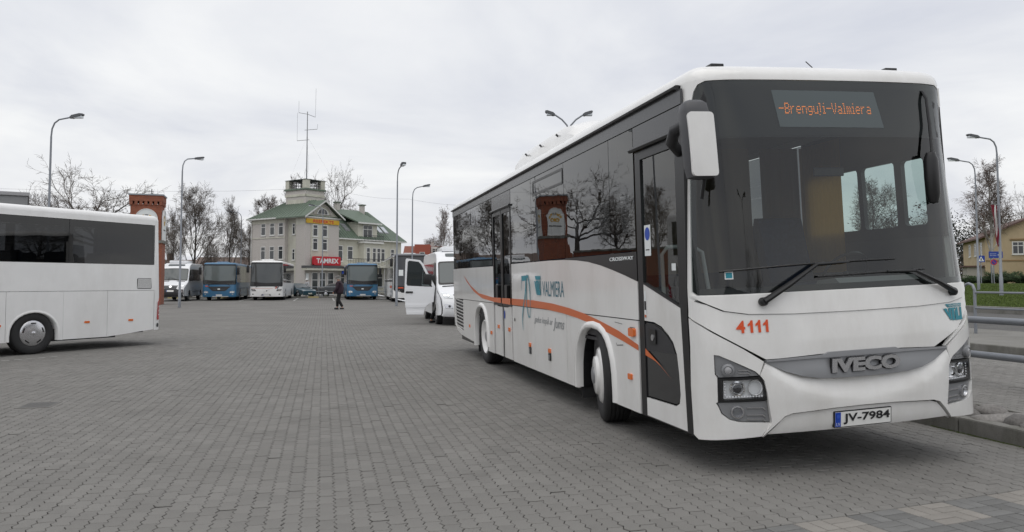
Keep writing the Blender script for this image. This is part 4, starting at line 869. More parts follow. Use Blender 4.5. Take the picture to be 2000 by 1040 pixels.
# ================================================================== other vehicles
def plain_bus(name, label, cat, group, loc, rz, P):
    """complete bus with opaque dark glazing, for the row across the lot"""
    B = empty(name, loc, (0, 0, rz)); tag(B, label, cat, group)
    W, Lg, H = P['W'], P['L'], P['H']; r = .16
    S = Shell(W, Lg, YA=P.get('YA', .42), YB=.25, P1=.5, P2=.08, TH=.022, LZ=[.2, .6, 1.1, 1.4, 2.2, H - r, H + .2], LC=[.05, 0, 0, .03, .12, .28, .33], LE=[.02, 0, 0, .03, .08, .16, .18])
    REF[0] = S.ref; U = S.UF / 2; ft, nr, fr = S.front, S.near, S.far; body = P['body']; z1 = H - r * .9; zb = P.get('zb', 1.28); zw = P.get('zw', 1.45)
    V = []; F = []; rings = [S.ring(z) for z in (.32, .6, 1.0, 1.3, 1.7, 2.2, z1 - .2, z1)]; n = len(rings[0])
    for q in rings: V += q
    F = [(i * n + k, i * n + (k + 1) % n, (i + 1) * n + (k + 1) % n, (i + 1) * n + k) for i in range(len(rings) - 1) for k in range(n)]
    MB().add(V, F).build('body', body, B, smooth=50)
    v, f = S.roof(z1, r, .05); rawmesh('roof', v, f, P.get('roof', body), B, True)
    MB().box((.10, .5, .30), (W - .10, Lg - .3, .40)).build('chassis', BLACK, B)
    DW = P.get('glass', mat('dark_glazing', (.028, .032, .034), .08, coat=.3))
    wsl = rrect(-U + .17, zb, U - .17, z1 - .02, .10)
    ws = patch('windshield', wsl, ft, P.get('wsglass', mat('dull_windshield', (.12, .14, .14), .10, coat=.3)), B, .15, off=.010)
    patch('windshield_border', [rrect(-U + .13, zb - .04, U - .13, z1 + .02, .12), rrect(-U + .20, zb + .04, U - .20, z1 - .10, .10)], ft, BLACK, B, .12, off=.012)
    patch('dash_shade', [(-U + .21, zb + .05), (U - .21, zb + .05), (U - .21, zb + .30), (0, zb + .24), (-U + .21, zb + .36)], ft, BLACK, ws, .15, off=.0115)
    for sd in (nr, fr):
        y0 = .55; npan = P.get('npan', 5); st = (Lg - .4 - y0) / npan
        for k in range(npan): patch('window_pane', rrect(y0 + k * st + .02, zw + .05, y0 + (k + 1) * st - .02, z1 - .08, .05), sd, DW, B, .6, off=.006, rim=.006)
        for (a, b, c, d, m) in P.get('stripes', []): patch('stripe', [(a, b), (c, b), (c, d), (a, d)], sd, m, B, .6, off=.005)
        for yw in (2.6, Lg - 3.2):
            patch('wheel_arch', [(yw + .58 * math.cos(t), .32 + .66 * math.sin(t)) for t in np.linspace(0, math.pi, 14)], sd, BLACK, B, .3, off=.004)
        for k in range(5): patch('panel_joint', [(.9 + k * (Lg - 1.4) / 5 + (.7 if k == 1 else 0), .36), (.908 + k * (Lg - 1.4) / 5 + (.7 if k == 1 else 0), .36), (.908 + k * (Lg - 1.4) / 5 + (.7 if k == 1 else 0), zw - .1), (.9 + k * (Lg - 1.4) / 5 + (.7 if k == 1 else 0), zw - .1)], sd, DARKP, B, .6, off=.003)
    patch('door', rrect(.50, .40, 1.40, z1 - .15, .05), nr, DW, B, .4, off=.008)
    for yw in (2.6, Lg - 3.2):
        wheel(B, (.17, yw, .49), .49, .28, -1, 0, P.get('rim', SILVER), 'hub' if yw < 4 else 'dish', .29); wheel(B, (W - .17, yw, .49), .49, .28, 1, 0, P.get('rim', SILVER), 'hub' if yw < 4 else 'dish', .29)
    patch('rear_window', rrect(-.9, 1.7, .9, z1 - .2, .08), S.rear, DW, B, .3, off=.008)
    # face
    for sg in (1, -1):
        X = lambda P_: [(a * sg, b) for a, b in P_]
        hl = patch('headlight', X(P['lamp']), ft, P.get('lampmat', mat('lamp_glass', (.55, .58, .60), .08, metal=.4, coat=.6)), B, .08, off=.012, rim=.02)
        for (a, b, rr2) in P.get('bulbs', []): patch('bulb', ellipse(a * sg, b, rr2, rr2, 10), ft, mat('bulb_white', (.9, .9, .9), .2), hl, .08, off=.016)
        patch('fog_lamp', ellipse((U - .45) * sg, .52, .06, .045, 12), ft, P.get('fogmat', MATS['lamp_glass']), B, .08, off=.010)
        m_ = empty('mirror', parent=B); sx = 1 if sg > 0 else -1; xb = W / 2 + sx * (W / 2 - .06)
        MB().tube([(xb - sx * .1, .25, z1 - .10), (xb + sx * .16, .02, z1 - .12), (xb + sx * .20, -.02, z1 - .30)], .022, 6).build('mirror_arm', BLACK, m_, smooth=50)
        MB().box((xb + sx * .08, -.06, z1 - .85), (xb + sx * .30, .06, z1 - .25), .04).build('mirror_shell', BLACK, m_, smooth=50)
    if P.get('grille'): patch('grille', P['grille'], ft, DARKP, B, .1, off=.010, rim=.01); patch('emblem', rrect(-.10, P['emz'] - .05, .10, P['emz'] + .05, .03), ft, PAPER, B, .1, off=.022)
    for (poly, m, of) in P.get('front', []): patch('front_trim', poly, ft, m, B, .1, off=of)
    pl = patch('number_plate', rrect(-.26, .40, .26, .51, .01), ft, PLATEW, B, .2, off=.018, rim=.01)
    patch('plate_band', [(-.255, .405), (-.21, .405), (-.21, .505), (-.255, .505)], ft, BLUE, pl, .2, off=.020)
    for sg in (-1, 1):
        m = MB(); a = [(.10 * sg, zb - .06), (.35 * sg, zb + .14), (.80 * sg, zb - .02 + .04)]; m.tube([nrm(ft, *q)[0] + nrm(ft, *q)[1] * .04 for q in ([(.85 * sg, zb - .10), (.45 * sg, zb + .10), (.05 * sg, zb + .12)])], .02, 6); m.build('wiper', BLACK, B)
    if P.get('hatch'): MB().box((W / 2 - .45, P['hatch'][0], H - .02), (W / 2 + .45, P['hatch'][1], H + P['hatch'][2]), .05).build('roof_hatch', P.get('hatchmat', body), B, smooth=40)
    return B
BUSBLUE = mat('bus_blue', (.034, .150, .29), .35, coat=.4, var=.06, vscale=2, dirt=((.10, .13, .15), .35, 1.2))
sor = dict(W=2.68, L=10.6, H=3.12, body=BUSBLUE, lamp=[(-1.22, .62), (-.82, .62), (-.86, .76), (-1.05, .80), (-1.24, .76)], bulbs=[(-1.10, .69, .05), (-.95, .69, .05)], hatch=(1.6, 2.6, .12), hatchmat=BUSBLUE,
           grille=[(-.75, 1.02), (-.95, 1.16), (.95, 1.16), (.75, 1.02), (.60, .86), (.45, .79), (-.45, .79), (-.60, .86)], emz=.95, front=[([(-.50, .985), (.50, .985), (.44, .86), (-.44, .86)], mat('slate_grey', (.05, .055, .06), .5), .018), ([(-.5, .33), (.75, .33), (.75, .37), (-.5, .37)], PAPER, .012), ([(-1.1, 1.16), (-.85, 1.16), (-.85, 1.22), (-1.1, 1.22)], REDORANGE, .012)], zb=1.36, zw=1.45,
           stripes=[(.6, .95, 10.3, 1.0, mat('blue_dark', (.015, .06, .13), .4))])
b1 = plain_bus('parked_bus', 'blue city bus between the white minibus and the white coach in the far row', 'bus', 'buses parked in the far row', (-9.63, 67, 0), R(-2.0), sor)
b2 = plain_bus('parked_bus', 'blue bus parked right of the walking person, in front of the pale green-roofed building', 'bus', 'buses parked in the far row', (1.95, 67, 0), R(0), dict(sor, front=sor['front'] + [([(.85, 1.16), (1.0, 1.16), (1.0, 1.22), (.85, 1.22)], TEAL, .012)]))
volvo = dict(W=2.68, L=12.0, H=3.30, body=WHITE2, lamp=[(-1.28, .95), (-.90, .93), (-.82, .78), (-1.20, .78)], lampmat=BLACK, bulbs=[(-1.18, .86, .035), (-1.08, .86, .035), (-.98, .86, .035)], fogmat=BLACK, hatch=(.55, 2.4, .14), zb=1.20, zw=1.40,
             front=[([(.70, .98), (.80, .98), (.92, 1.15), (.82, 1.15)], REDORANGE, .012), ([(.84, .98), (.93, .98), (1.05, 1.15), (.96, 1.15)], mat('navy', (.01, .015, .06), .4), .012), ([(-1.25, 1.0), (.55, .985), (.55, 1.0), (-1.25, 1.015)], ORANGE, .012), ([(-.22, .68), (-.20, .68), (.32, .92), (.30, .92)], DARKP, .012), (ellipse(.05, .80, .05, .05, 12), DARKP, .014), ([(-.42, .40), (.42, .40), (.34, .54), (-.34, .54)], GREYP, .010)],
             wsglass=mat('dull_windshield_dark', (.075, .082, .084), .10, coat=.3), stripes=[(.8, .62, 3.0, .72, mat('pale_print', (.42, .40, .38), .5))])
plain_bus('parked_coach', 'white coach with black-browed windshield and orange and navy slashes in the far row', 'coach', 'buses parked in the far row', (-5.93, 67, 0), R(-2.5), volvo)
setra = dict(W=2.70, L=13.0, H=3.68, body=WHITE2, YA=.35, lamp=[(-1.25, .98), (-.85, .90), (-.75, .80), (-1.22, .82)], lampmat=BLACK, bulbs=[(-1.15, .90, .035), (-1.02, .88, .035), (-.9, .86, .03)], fogmat=BLACK, zb=.92, zw=1.75, hatch=(1.2, 3.0, .10),
             wsglass=mat('black_windshield', (.045, .048, .052), .10, coat=.3), roof=mat('roof_grey', (.16, .165, .18), .4), front=[([(-.70, .72), (.70, .72), (.95, .95), (-.95, .95)], BLACK, .013), ([(-1.0, 1.05), (-.55, 1.05), (-.6, 1.13), (-.95, 1.13)], REDORANGE, .016), ([(-.95, 2.0), (-.60, 2.0), (-.60, 2.45), (-.95, 2.45)], PAPER, .014)],
             stripes=[(.6, 1.55, 12.4, 1.70, mat('dark_band', (.05, .05, .055), .3)), (1.2, 1.05, 4.5, 1.25, mat('red_print', (.45, .12, .07), .5))])
plain_bus('parked_coach', 'tall white coach with full black windshield half hidden behind the open van door', 'coach', 'buses parked in the far row', (5.12, 58.5, 0), R(-1.5), setra)

# ---- the white coach cut off by the left edge
def left_coach():
    a = R(41.87); d = Vector((math.sin(a), math.cos(a), 0)); ex = Vector((math.cos(a), -math.sin(a), 0)); W, Lg = 2.35, 11.10; yw = 7.9
    loc = Vector((-5.84, 18.0, 0)) - d * yw - ex * W
    B = empty('parked_coach', loc, (0, 0, -a)); tag(B, 'white coach cut off by the left edge, showing its rear wheel and tail', 'coach')
    S = Shell(W, Lg, YA=.3, YB=.36, P1=.3, P2=.04, RP=.5, TH=.012, LZ=[0, 1.2, 3.2], LC=[0, 0, .3], LE=[0, 0, .2]); REF[0] = S.ref; fr, nr = S.far, S.near; g = .004
    ar = [(yw + .50 * math.cos(t), .40 + .47 * math.sin(t) ** .9 if math.sin(t) > 0 else .40) for t in np.linspace(0, math.pi, 15)]
    for sd in (fr, nr):
        patch('side_panel', [(.3, 1.31 + g), (Lg - .36, 1.31 + g), (Lg - .36, 1.92), (.3, 1.92)], sd, WHITE2, B, .4, rim=.02)
        bot = lambda y: .27 if y < yw + 1.65 else .27 + (y - yw - 1.65) * .09
        xs_ = [.35, 2.0, 4.2, 5.8, yw - .57]
        for a_, b_ in zip(xs_[:-1], xs_[1:]): patch('skirt_panel', [(a_ + g, .28), (b_ - g, .28), (b_ - g, 1.31 - g), (a_ + g, 1.31 - g)], sd, WHITE2, B, .4, rim=.02)
        patch('skirt_panel', [(yw - .57 + g, .28), (yw - .57 + g, 1.31 - g), (yw + .61, 1.31 - g), (yw + .61, .265), (yw + .505, .265)] + ar + [(yw - .505, .28)], sd, WHITE2, B, .15, rim=.03)
        for a_, b_ in ((yw + .61, yw + 1.63), (yw + 1.63, Lg - .37)): patch('skirt_panel', [(a_ + g, bot(a_)), (b_ - g, bot(b_)), (b_ - g, 1.31 - g), (a_ + g, 1.31 - g)], sd, WHITE2, B, .3, rim=.02)
        patch('cantrail', [(.3, 2.885), (Lg - .36, 2.885), (Lg - .36, 3.0), (.3, 3.0)], sd, WHITE2, B, .5, rim=.02)
        patch('window_border', [[(.3, 1.925), (Lg - .37, 1.925), (Lg - .37, 2.88), (.3, 2.88)], [(.5, 1.97), (4.2, 1.97), (4.2, 2.86), (.5, 2.86)], [(4.3, 1.97), (yw + .62, 1.97), (yw + .62, 2.86), (4.3, 2.86)], [(yw + .80, 1.97), (Lg - .43, 1.97), (Lg - .43, 2.86), (yw + .80, 2.86)]], sd, BLACK, B, .3, off=-.004, rim=.03)
        patch('window_pane', [(.35, 1.93), (yw + .70, 1.93), (yw + .70, 2.875), (.35, 2.875)], sd, TINT, B, .8, off=.002); patch('window_pane', [(yw + .71, 1.93), (Lg - .375, 1.93), (Lg - .375, 2.875), (yw + .71, 2.875)], sd, TINT, B, .8, off=.002)
        V = []; F = []; c = yw
        lipp = [(ar[0][0], .27)] + ar + [(ar[-1][0], .285)]
        sx = 1 if sd is fr else -1
        for (y, z) in lipp:
            dd = Vector((0, y - c, max(z - .4, 0))).normalized(); p = sd(y, z)
            for r_, dx in ((-.003, -.3), (-.003, .012), (.02, .016), (.05, .004)): V.append(p + dd * r_ + Vector((dx * sx, 0, 0)))
        F = [(k * 4 + j, (k + 1) * 4 + j, (k + 1) * 4 + j + 1, k * 4 + j + 1) for k in range(len(lipp) - 1) for j in range(3)]
        rawmesh('arch_lip', V, F, WHITE2, B, True)
        for y in (yw - .72, yw + 1.15, yw + 2.22): patch('side_marker', rrect(y - .06, .60, y + .06, .645, .01), sd, AMBER, B, .1, off=.012, rim=.012)
        vt = patch('vent', rrect(yw + 2.37, 1.345, yw + 2.76, 1.60, .03), sd, DARKP, B, .2, off=.002)
        for k in range(16): y = yw + 2.38 + k * .023; patch('vent_slat', [(y, 1.36), (y + .012, 1.36), (y + .03, 1.59), (y + .018, 1.59)], sd, WHITE2, vt, .3, off=.010, rim=.006)
    v, f = S.roof(3.0, .13, .06); rawmesh('roof', v, f, WHITE2, B, True)
    U = S.UR / 2
    patch('rear_panel', [(-U, .36), (U, .36), (U, 3.0), (-U, 3.0)], S.rear, WHITE2, B, .12, rim=.02); patch('front_panel', [(-S.UF / 2, .3), (S.UF / 2, .3), (S.UF / 2, 3.0), (-S.UF / 2, 3.0)], S.front, WHITE2, B, .2)
    for sg in (1, -1):
        t = patch('tail_light', [(sg * (U - .10), .60), (sg * (U - .30), .60), (sg * (U - .34), .95), (sg * (U - .24), 1.12), (sg * (U - .13), 1.02)], S.rear, RED, B, .08, off=.008, rim=.01)
        for z in (.70, .80, .90): patch('chevron', [(sg * (U - .14), z), (sg * (U - .28), z + .03), (sg * (U - .28), z + .055), (sg * (U - .14), z + .02)], S.rear, PAPER, t, .1, off=.012)
    patch('reflector', ellipse(U - .12, .47, .035, .05, 12), S.rear, DARKP, B, .1, off=.01, rim=.01)
    for yy in (2.2, yw):
        wheel(B, (W - .16, yy, .44), .44, .27, 1, 0, SILVER, 'cover', .262); wheel(B, (.16, yy, .44), .44, .27, -1, 0, SILVER, 'cover', .262)
    MB().box((.35, .4, .30), (W - .35, Lg - .4, .9)).build('chassis', BLACK, B); MB().box((.06, .3, .92), (W - .06, Lg - .25, .95)).build('cabin_floor', DARKP, B)
    MB().box((.1, yw + .3, .24), (W - .1, yw + 1.9, .5)).build('engine_tray', BLACK, B)
    for k in range(9):
        y = 1.2 + k * .98
        for x in (.2, W - .95):
            m = MB(); m.box((x, y, 1.3), (x + .75, y + .45, 1.45), .03); m.prism([(y + .4, 1.4), (y + .53, 1.4), (y + .66, 2.12), (y + .58, 2.18)], lambda a, b: Vector((x, a, b)), lambda a, b: Vector((x + .75, a, b))); m.build('seat', MATS['seat_fabric'], B)
    MB().box((.25, .3, 2.93), (W - .25, Lg - .3, 2.96)).build('cabin_ceiling', MATS['ceiling_grey'], B)
left_coach()

# ---- vans and cars
class Loft:
    def __init__(s, prof, hw, parent, body, rr=.06):
        s.p, s.hw, s.par = prof, hw, parent; n = len(prof); V = []; F = []
        st = [(-1, 1.0), (-.985, .45), (-.95, .12), (-.85, 0), (-.45, 0), (0, 0), (.45, 0), (.85, 0), (.95, .12), (.985, .45), (1, 1.0)]
        s.nn = []
        for i in range(n):
            a, b = Vector(prof[max(i - 1, 0)]), Vector(prof[min(i + 1, n - 1)]); t = (b - a).normalized(); s.nn.append(Vector((t.y, -t.x)))
        for (q, k) in st:
            for i, (y, z) in enumerate(prof):
                m = Vector((y, z)) + s.nn[i] * rr * k + s.nn[i] * .05 * q * q * (1 if z < 2.3 else .4); V.append((q * hw(y, z), m.x, m.y))
        for j in range(len(st) - 1):
            for i in range(n - 1): F.append((j * n + i, j * n + i + 1, (j + 1) * n + i + 1, (j + 1) * n + i))
        s.inset = [tuple(Vector(p) + s.nn[i] * rr + s.nn[i] * .05 * (1 if p[1] < 2.3 else .4)) for i, p in enumerate(prof)]
        s.body = MB().add(V, F).build('body', body, parent, smooth=38)
    def side(s, sg): return lambda y, z: Vector((sg * s.hw(y, z), y, z))
    def face(s, i0, i1):
        P = [Vector(p) for p in s.p[i0:i1 + 1]]; ln = [0]
        for a, b in zip(P[:-1], P[1:]): ln.append(ln[-1] + (b - a).length)
        def fn(x, t):
            t = min(max(t, 0), 1) * ln[-1]; k = min(max(bisect_right(ln, t) - 1, 0), len(P) - 2); q = P[k].lerp(P[k + 1], (t - ln[k]) / (ln[k + 1] - ln[k])); n_ = s.nn[min(i0 + k, len(s.nn) - 1)]; q = q + n_ * .05 * x * x * (1 if q.y < 2.3 else .4); return Vector((x * s.hw(q.x, q.y), q.x, q.y))
        return fn
def arch_cut(poly_bottom_z, wheels, r, y0, y1):
    """lower edge with wheel cut-outs, from y1 back to y0"""
    o = [(y1, poly_bottom_z)]
    for yw in sorted(wheels, reverse=True): o += [(yw + r * math.cos(t), max(poly_bottom_z, .34 + r * math.sin(t))) for t in np.linspace(0, math.pi, 11)]
    return o + [(y0, poly_bottom_z)]
def minibus(name, label, cat, group, loc, rz, open_door=False, body=VANW, Lg=6.9, silver=None):
    B = empty(name, loc, (0, 0, rz)); tag(B, label, cat, group)
    prof = [(.10, .30), (.02, .40), (0, .62), (.05, .80), (.12, 1.0), (.30, 1.16), (.80, 1.34), (1.0, 1.42), (1.72, 2.28), (1.85, 2.42), (2.15, 2.60), (2.7, 2.68), (Lg - .15, 2.68), (Lg, 2.5), (Lg, .35)]
    hw = lambda y, z: .985 - max(0, z - 1.2) * .075 - max(0, .7 - y) ** 2 * .28
    Lf = Loft(prof, hw, B, body); REF[0] = Vector((0, Lg / 2, 1.2)); ws_ = (1.35, Lg - 1.5)
    for sg in (-1, 1):
        sd = Lf.side(sg)
        patch('side_panel', Lf.inset + arch_cut(.33, ws_, .43, .12, Lg - .02)[1:-1], sd, silver or body, B, .25)
        patch('window_pane', rrect(2.45, 1.42, Lg - .35, 2.22, .06), sd, MATS['dark_glazing'], B, .5, off=.006)
        if not (open_door and sg < 0): patch('window_pane', [(1.25, 1.45), (2.30, 1.45), (2.30, 2.20), (1.82, 2.20)], sd, MATS['dark_glazing'], B, .3, off=.006)
        for y in ws_: wheel(B, (sg * .84, y, .345), .345, .23, sg, 0, SILVER, 'cover', .20)
        patch('panel_joint', [(2.36, .42), (2.372, .42), (2.372, 2.25), (2.36, 2.25)], sd, DARKP, B, .5, off=.004); patch('side_moulding', [(2.45, .62), (Lg - 2.1, .62), (Lg - 2.1, .70), (2.45, .70)], sd, GREYP if silver else body, B, .5, off=.015, rim=.015)
        m_ = empty('mirror', parent=B); MB().box((sg * .98, 1.30, 1.38), (sg * 1.20, 1.46, 1.76), .04).build('mirror_shell', BLACK, m_, smooth=50); MB().tube([(sg * .90, 1.45, 1.42), (sg * 1.05, 1.40, 1.45)], .03, 6).build('mirror_arm', BLACK, m_)
    wf = Lf.face(7, 8); hf = Lf.face(0, 5)
    patch('windshield', rrect(-.90, .06, .90, .97, .08), wf, mat('van_glass', (.075, .088, .09), .08, coat=.3), B, .12, off=.008)
    patch('windshield_border', [rrect(-.93, .02, .93, 1.0, .09), rrect(-.88, .09, .88, .94, .08)], wf, BLACK, B, .12, off=.010)
    patch('roof_window', rrect(-.62, .15, .62, .85, .10), Lf.face(9, 10), MATS['van_glass'], B, .12, off=.010)
    patch('hood_vent', rrect(-.80, .80, -.25, .92, .03), Lf.face(5, 7), BLACK, B, .12, off=.008); patch('hood_vent', rrect(.25, .80, .80, .92, .03), Lf.face(5, 7), BLACK, B, .12, off=.008)
    # grille, lamps, bumper on the nose (t runs 0..1 from bumper bottom to hood edge)
    patch('grille', [(-.52, .88), (.52, .88), (.42, .62), (-.42, .62)], hf, DARKP, B, .08, off=.014, rim=.02)
    for t in (.69, .76, .83): patch('grille_bar', [(-.48, t), (.48, t), (.48, t + .025), (-.48, t + .025)], hf, GREYP, B, .1, off=.022, rim=.01)
    patch('emblem', ellipse(0, .75, .10, .085, 20), hf, CHROME, B, .08, off=.03, rim=.01)
    for sg in (-1, 1):
        hl = patch('headlight', [(sg * .56, .70), (sg * .90, .74), (sg * .93, .98), (sg * .80, .98), (sg * .60, .86)], hf, MATS['lamp_glass'], B, .06, off=.016, rim=.02); patch('bulb', ellipse(sg * .72, .82, .06, .05, 14), hf, CHROME, hl, .06, off=.022); patch('bulb', ellipse(sg * .84, .85, .05, .05, 14), hf, CHROME, hl, .06, off=.022)
        fg = patch('fog_lamp', [(sg * .58, .33), (sg * .90, .36), (sg * .90, .50), (sg * .66, .47)], hf, SILVER, B, .08, off=.012, rim=.01); patch('bulb', ellipse(sg * .72, .41, .05, .045, 12), hf, BLACK, fg, .08, off=.018)
    if not open_door: patch('bumper', [(-.95, .02), (.95, .02), (.95, .56), (.55, .56), (.45, .60), (-.45, .60), (-.55, .56), (-.95, .56)], hf, DARKP, B, .1, off=.012, rim=.02)
    pl = patch('number_plate', rrect(-.27, .38, .27, .50, .01), hf, PLATEW, B, .2, off=.020, rim=.01); patch('plate_band', [(-.265, .39), (-.22, .39), (-.22, .49), (-.265, .49)], hf, BLUE, pl, .2, off=.022)
    ac = MB(); ac.box((-.62, 2.5, 2.66), (.62, 4.2, 2.86), .08); ac.build('air_conditioner', body, B, smooth=40)
    MB().box((-.75, .3, .28), (.75, Lg - .2, .40)).build('chassis', BLACK, B)
    for sg in (-1, 1): MB().tube([(sg * .35, .95, 1.44), (sg * .05 - .25, 1.15, 1.62)], .012, 5).build('wiper', BLACK, B)
    if open_door:
        sd = Lf.side(-1); patch('doorway_shade', [(1.22, .62), (1.22, 1.40), (1.80, 2.20), (2.34, 2.25), (2.34, .42), (1.72, .42)], sd, BLACK, B, .25, off=.003)  # black patch paints the dim cab onto the uncut side
        H_ = Vector((-.985, 1.25, 0)); da = R(82)
        fnd = lambda a, z: H_ + Vector((-math.sin(da) * a, math.cos(da) * a, z)) + Vector((.05 * max(0, z - 1.1), 0, 0))
        outl = [(.06, .80), (.02, 1.35), (.50, 2.18), (.62, 2.30), (1.10, 2.36), (1.13, 2.30), (1.10, .95), (1.02, .36), (.42, .34), (.36, .62), (.22, .74)]
        sv = REF[0]; REF[0] = H_ + Vector((-.5, 3, 1)); hole = rrect(.16, 1.38, 1.04, 2.24, .08); hole = [(.14, 1.36), (1.0, 1.40), (1.04, 1.46), (1.04, 2.22), (.98, 2.26), (.66, 2.22), (.56, 2.12)]
        dr = patch('door', [outl, hole], fnd, body, B, .12, off=.03, rim=.07); dr['label'] = 'open front door of the van'
        patch('door_glass', hole, fnd, glass('van_door_glass', (.30, .34, .34), 1.55), dr, .2, off=.02); patch('window_seal', [[(a + (a - .7) * .03, z + (z - 1.8) * .04) for a, z in hole], hole], fnd, BLACK, dr, .15, off=.034, rim=.01)
        patch('inner_panel', outl[:2] + [(1.10, 1.36)] + outl[6:], fnd, DARKP, dr, .2, off=-.045)
        patch('handle', rrect(.80, 1.12, 1.06, 1.18, .02), fnd, BLACK, dr, .1, off=.06, rim=.03)
        patch('moulding', [(.38, .60), (1.06, .60), (1.075, .72), (.26, .72)], fnd, body, dr, .2, off=.045, rim=.015); patch('moulding', [(.42, .36), (1.02, .36), (1.03, .46), (.41, .46)], fnd, body, dr, .2, off=.045, rim=.015)
        m = MB(); m.box((-1.40, 1.20, 1.42), (-1.12, 1.36, 1.80), .05); m.build('mirror_shell', BLACK, dr, smooth=50); REF[0] = sv
    return B
mb = minibus('minibus', 'white minibus at the left end of the far row, next to the blue bus', 'minibus', 'minibuses', (-11.75, 65.5, 0), R(-2), silver=mat('van_silver', (.42, .43, .44), .35, coat=.4))
mb.scale = (1.16, 1.16, 1.16)
minibus('minibus', 'white minibus with its front door open behind the large coach', 'minibus', 'minibuses', (4.86, 26.2, 0), R(-2), open_door=True, Lg=7.0)
minibus('minibus', 'white minibus parked out of frame and seen mirrored in the coach door', 'minibus', 'minibuses', (-9.6, 11.5, 0), R(-150))
def sedan(name, label, loc, rz, col):
    B = empty(name, loc, (0, 0, rz)); tag(B, label, 'car', 'cars behind the railing'); body = mat('car_' + '%d' % int(col[2] * 999), col, .3, coat=.6)
    prof = [(.06, .25), (0, .45), (.05, .68), (.25, .80), (1.15, .95), (1.75, 1.33), (2.1, 1.42), (2.9, 1.42), (3.3, 1.36), (3.85, 1.02), (4.4, .98), (4.5, .75), (4.48, .3)]
    hw = lambda y, z: .86 - max(0, z - .85) * .32 - max(0, .5 - y) ** 2 * .5
    Lf = Loft(prof, hw, B, body, .04); REF[0] = Vector((0, 2.2, .7))
    for sg in (-1, 1):
        sd = Lf.side(sg); patch('side_panel', Lf.inset + arch_cut(.27, (.85, 3.6), .36, .1, 4.45)[1:-1], sd, body, B, .2)
        for q in ([(1.35, .98), (2.35, .98), (2.35, 1.33), (1.85, 1.31)], [(2.42, .98), (3.50, 1.0), (3.20, 1.30), (2.42, 1.33)]): patch('window_pane', q, sd, MATS['dark_glazing'], B, .2, off=.006)
        for y in (.85, 3.6): wheel(B, (sg * .74, y, .31), .31, .19, sg, 0, SILVER, 'cover', .20)
        patch('headlight', [(sg * .50, .70), (sg * .90, .70), (sg * .92, .95), (sg * .60, .92)], Lf.face(1, 3), MATS['lamp_glass'], B, .1, off=.01)
        patch('tail_light', [(sg * .55, .2), (sg * .95, .2), (sg * .95, .75), (sg * .60, .75)], Lf.face(10, 11), RED, B, .1, off=.01)
        MB().box((sg * .86, 1.45, .93), (sg * 1.0, 1.55, 1.05), .02).build('mirror', body, B)
    patch('windshield', rrect(-.88, .08, .88, .95, .06), Lf.face(4, 5), MATS['van_glass'], B, .15, off=.006); patch('rear_window', rrect(-.85, .08, .85, .92, .06), Lf.face(8, 9), MATS['van_glass'], B, .15, off=.006)
    patch('number_plate', rrect(-.28, .30, .28, .55, .01), Lf.face(0, 2), PLATEW, B, .2, off=.01)
    return B
sedan('parked_car', 'dark sedan side-on behind the railing below the red shop sign', (3.9, 79.5, 0), R(88), (.025, .028, .032))
sedan('parked_car', 'blue-grey car behind the railing next to the white coach', (-1.2, 77.2, 0), R(35), (.03, .075, .10))
# ================================================================== buildings
CREAM = mat('render_cream', (.57, .56, .48), .9, var=.06, vscale=1.5, dirt=((.25, .24, .20), .4, .8)); BRICKG = mat('brick_grey', (.52, .49, .46), .9, var=.10, vscale=9, bump=.3, bscale=40)
TILEG = mat('roof_green', (.105, .142, .105), .6, var=.12, vscale=3, bump=.3, bscale=25); TRIMW = mat('trim_white', (.68, .68, .66), .6); PANE = mat('pane_dark', (.035, .04, .045), .10, coat=.3)
def wallface(ox, oy, dx, dy):
    """map (distance along, height) to a vertical face; outward normal is to the right of the direction"""
    return lambda s, z: Vector((ox + dx * s, oy + dy * s, z))
def window(par, fn, s, z0, w_, h, split=.32, pane=PANE, frame=TRIMW, two=False):
    f = patch('window', [rrect(s - w_ / 2, z0, s + w_ / 2, z0 + h, .005, 1), rrect(s - w_ / 2 + .09, z0 + .09, s + w_ / 2 - .09, z0 + h - .09, .005, 1)], fn, frame, par, 2.0, off=.03, rim=.10)
    patch('pane', [(s - w_ / 2 + .05, z0 + .05), (s + w_ / 2 - .05, z0 + .05), (s + w_ / 2 - .05, z0 + h - .05), (s - w_ / 2 + .05, z0 + h - .05)], fn, pane, f, 2.0, off=.008)
    zz = z0 + h * (1 - split); patch('mullion', [(s - w_ / 2 + .08, zz - .035), (s + w_ / 2 - .08, zz - .035), (s + w_ / 2 - .08, zz + .035), (s - w_ / 2 + .08, zz + .035)], fn, frame, f, 2.0, off=.026, rim=.02)
    if two: patch('mullion', [(s - .03, z0 + .08), (s + .03, z0 + .08), (s + .03, z0 + h - .08), (s - .03, z0 + h - .08)], fn, frame, f, 2.0, off=.027, rim=.02)
    patch('sill', [(s - w_ / 2 - .06, z0 - .07), (s + w_ / 2 + .06, z0 - .07), (s + w_ / 2 + .06, z0 - .005), (s - w_ / 2 - .06, z0 - .005)], fn, frame, f, 2.0, off=.08, rim=.10)
    return f
def slab(par, name, pts, th, m):
    """flat polygon in 3D thickened downwards"""
    P_ = [Vector(p) for p in pts]; n = len(P_); d = Vector((0, 0, -th)); return MB().add(P_ + [p + d for p in P_], [tuple(range(n)), tuple(range(n, 2 * n))[::-1]] + [(i, (i + 1) % n, n + (i + 1) % n, n + i) for i in range(n)]).build(name, m, par)
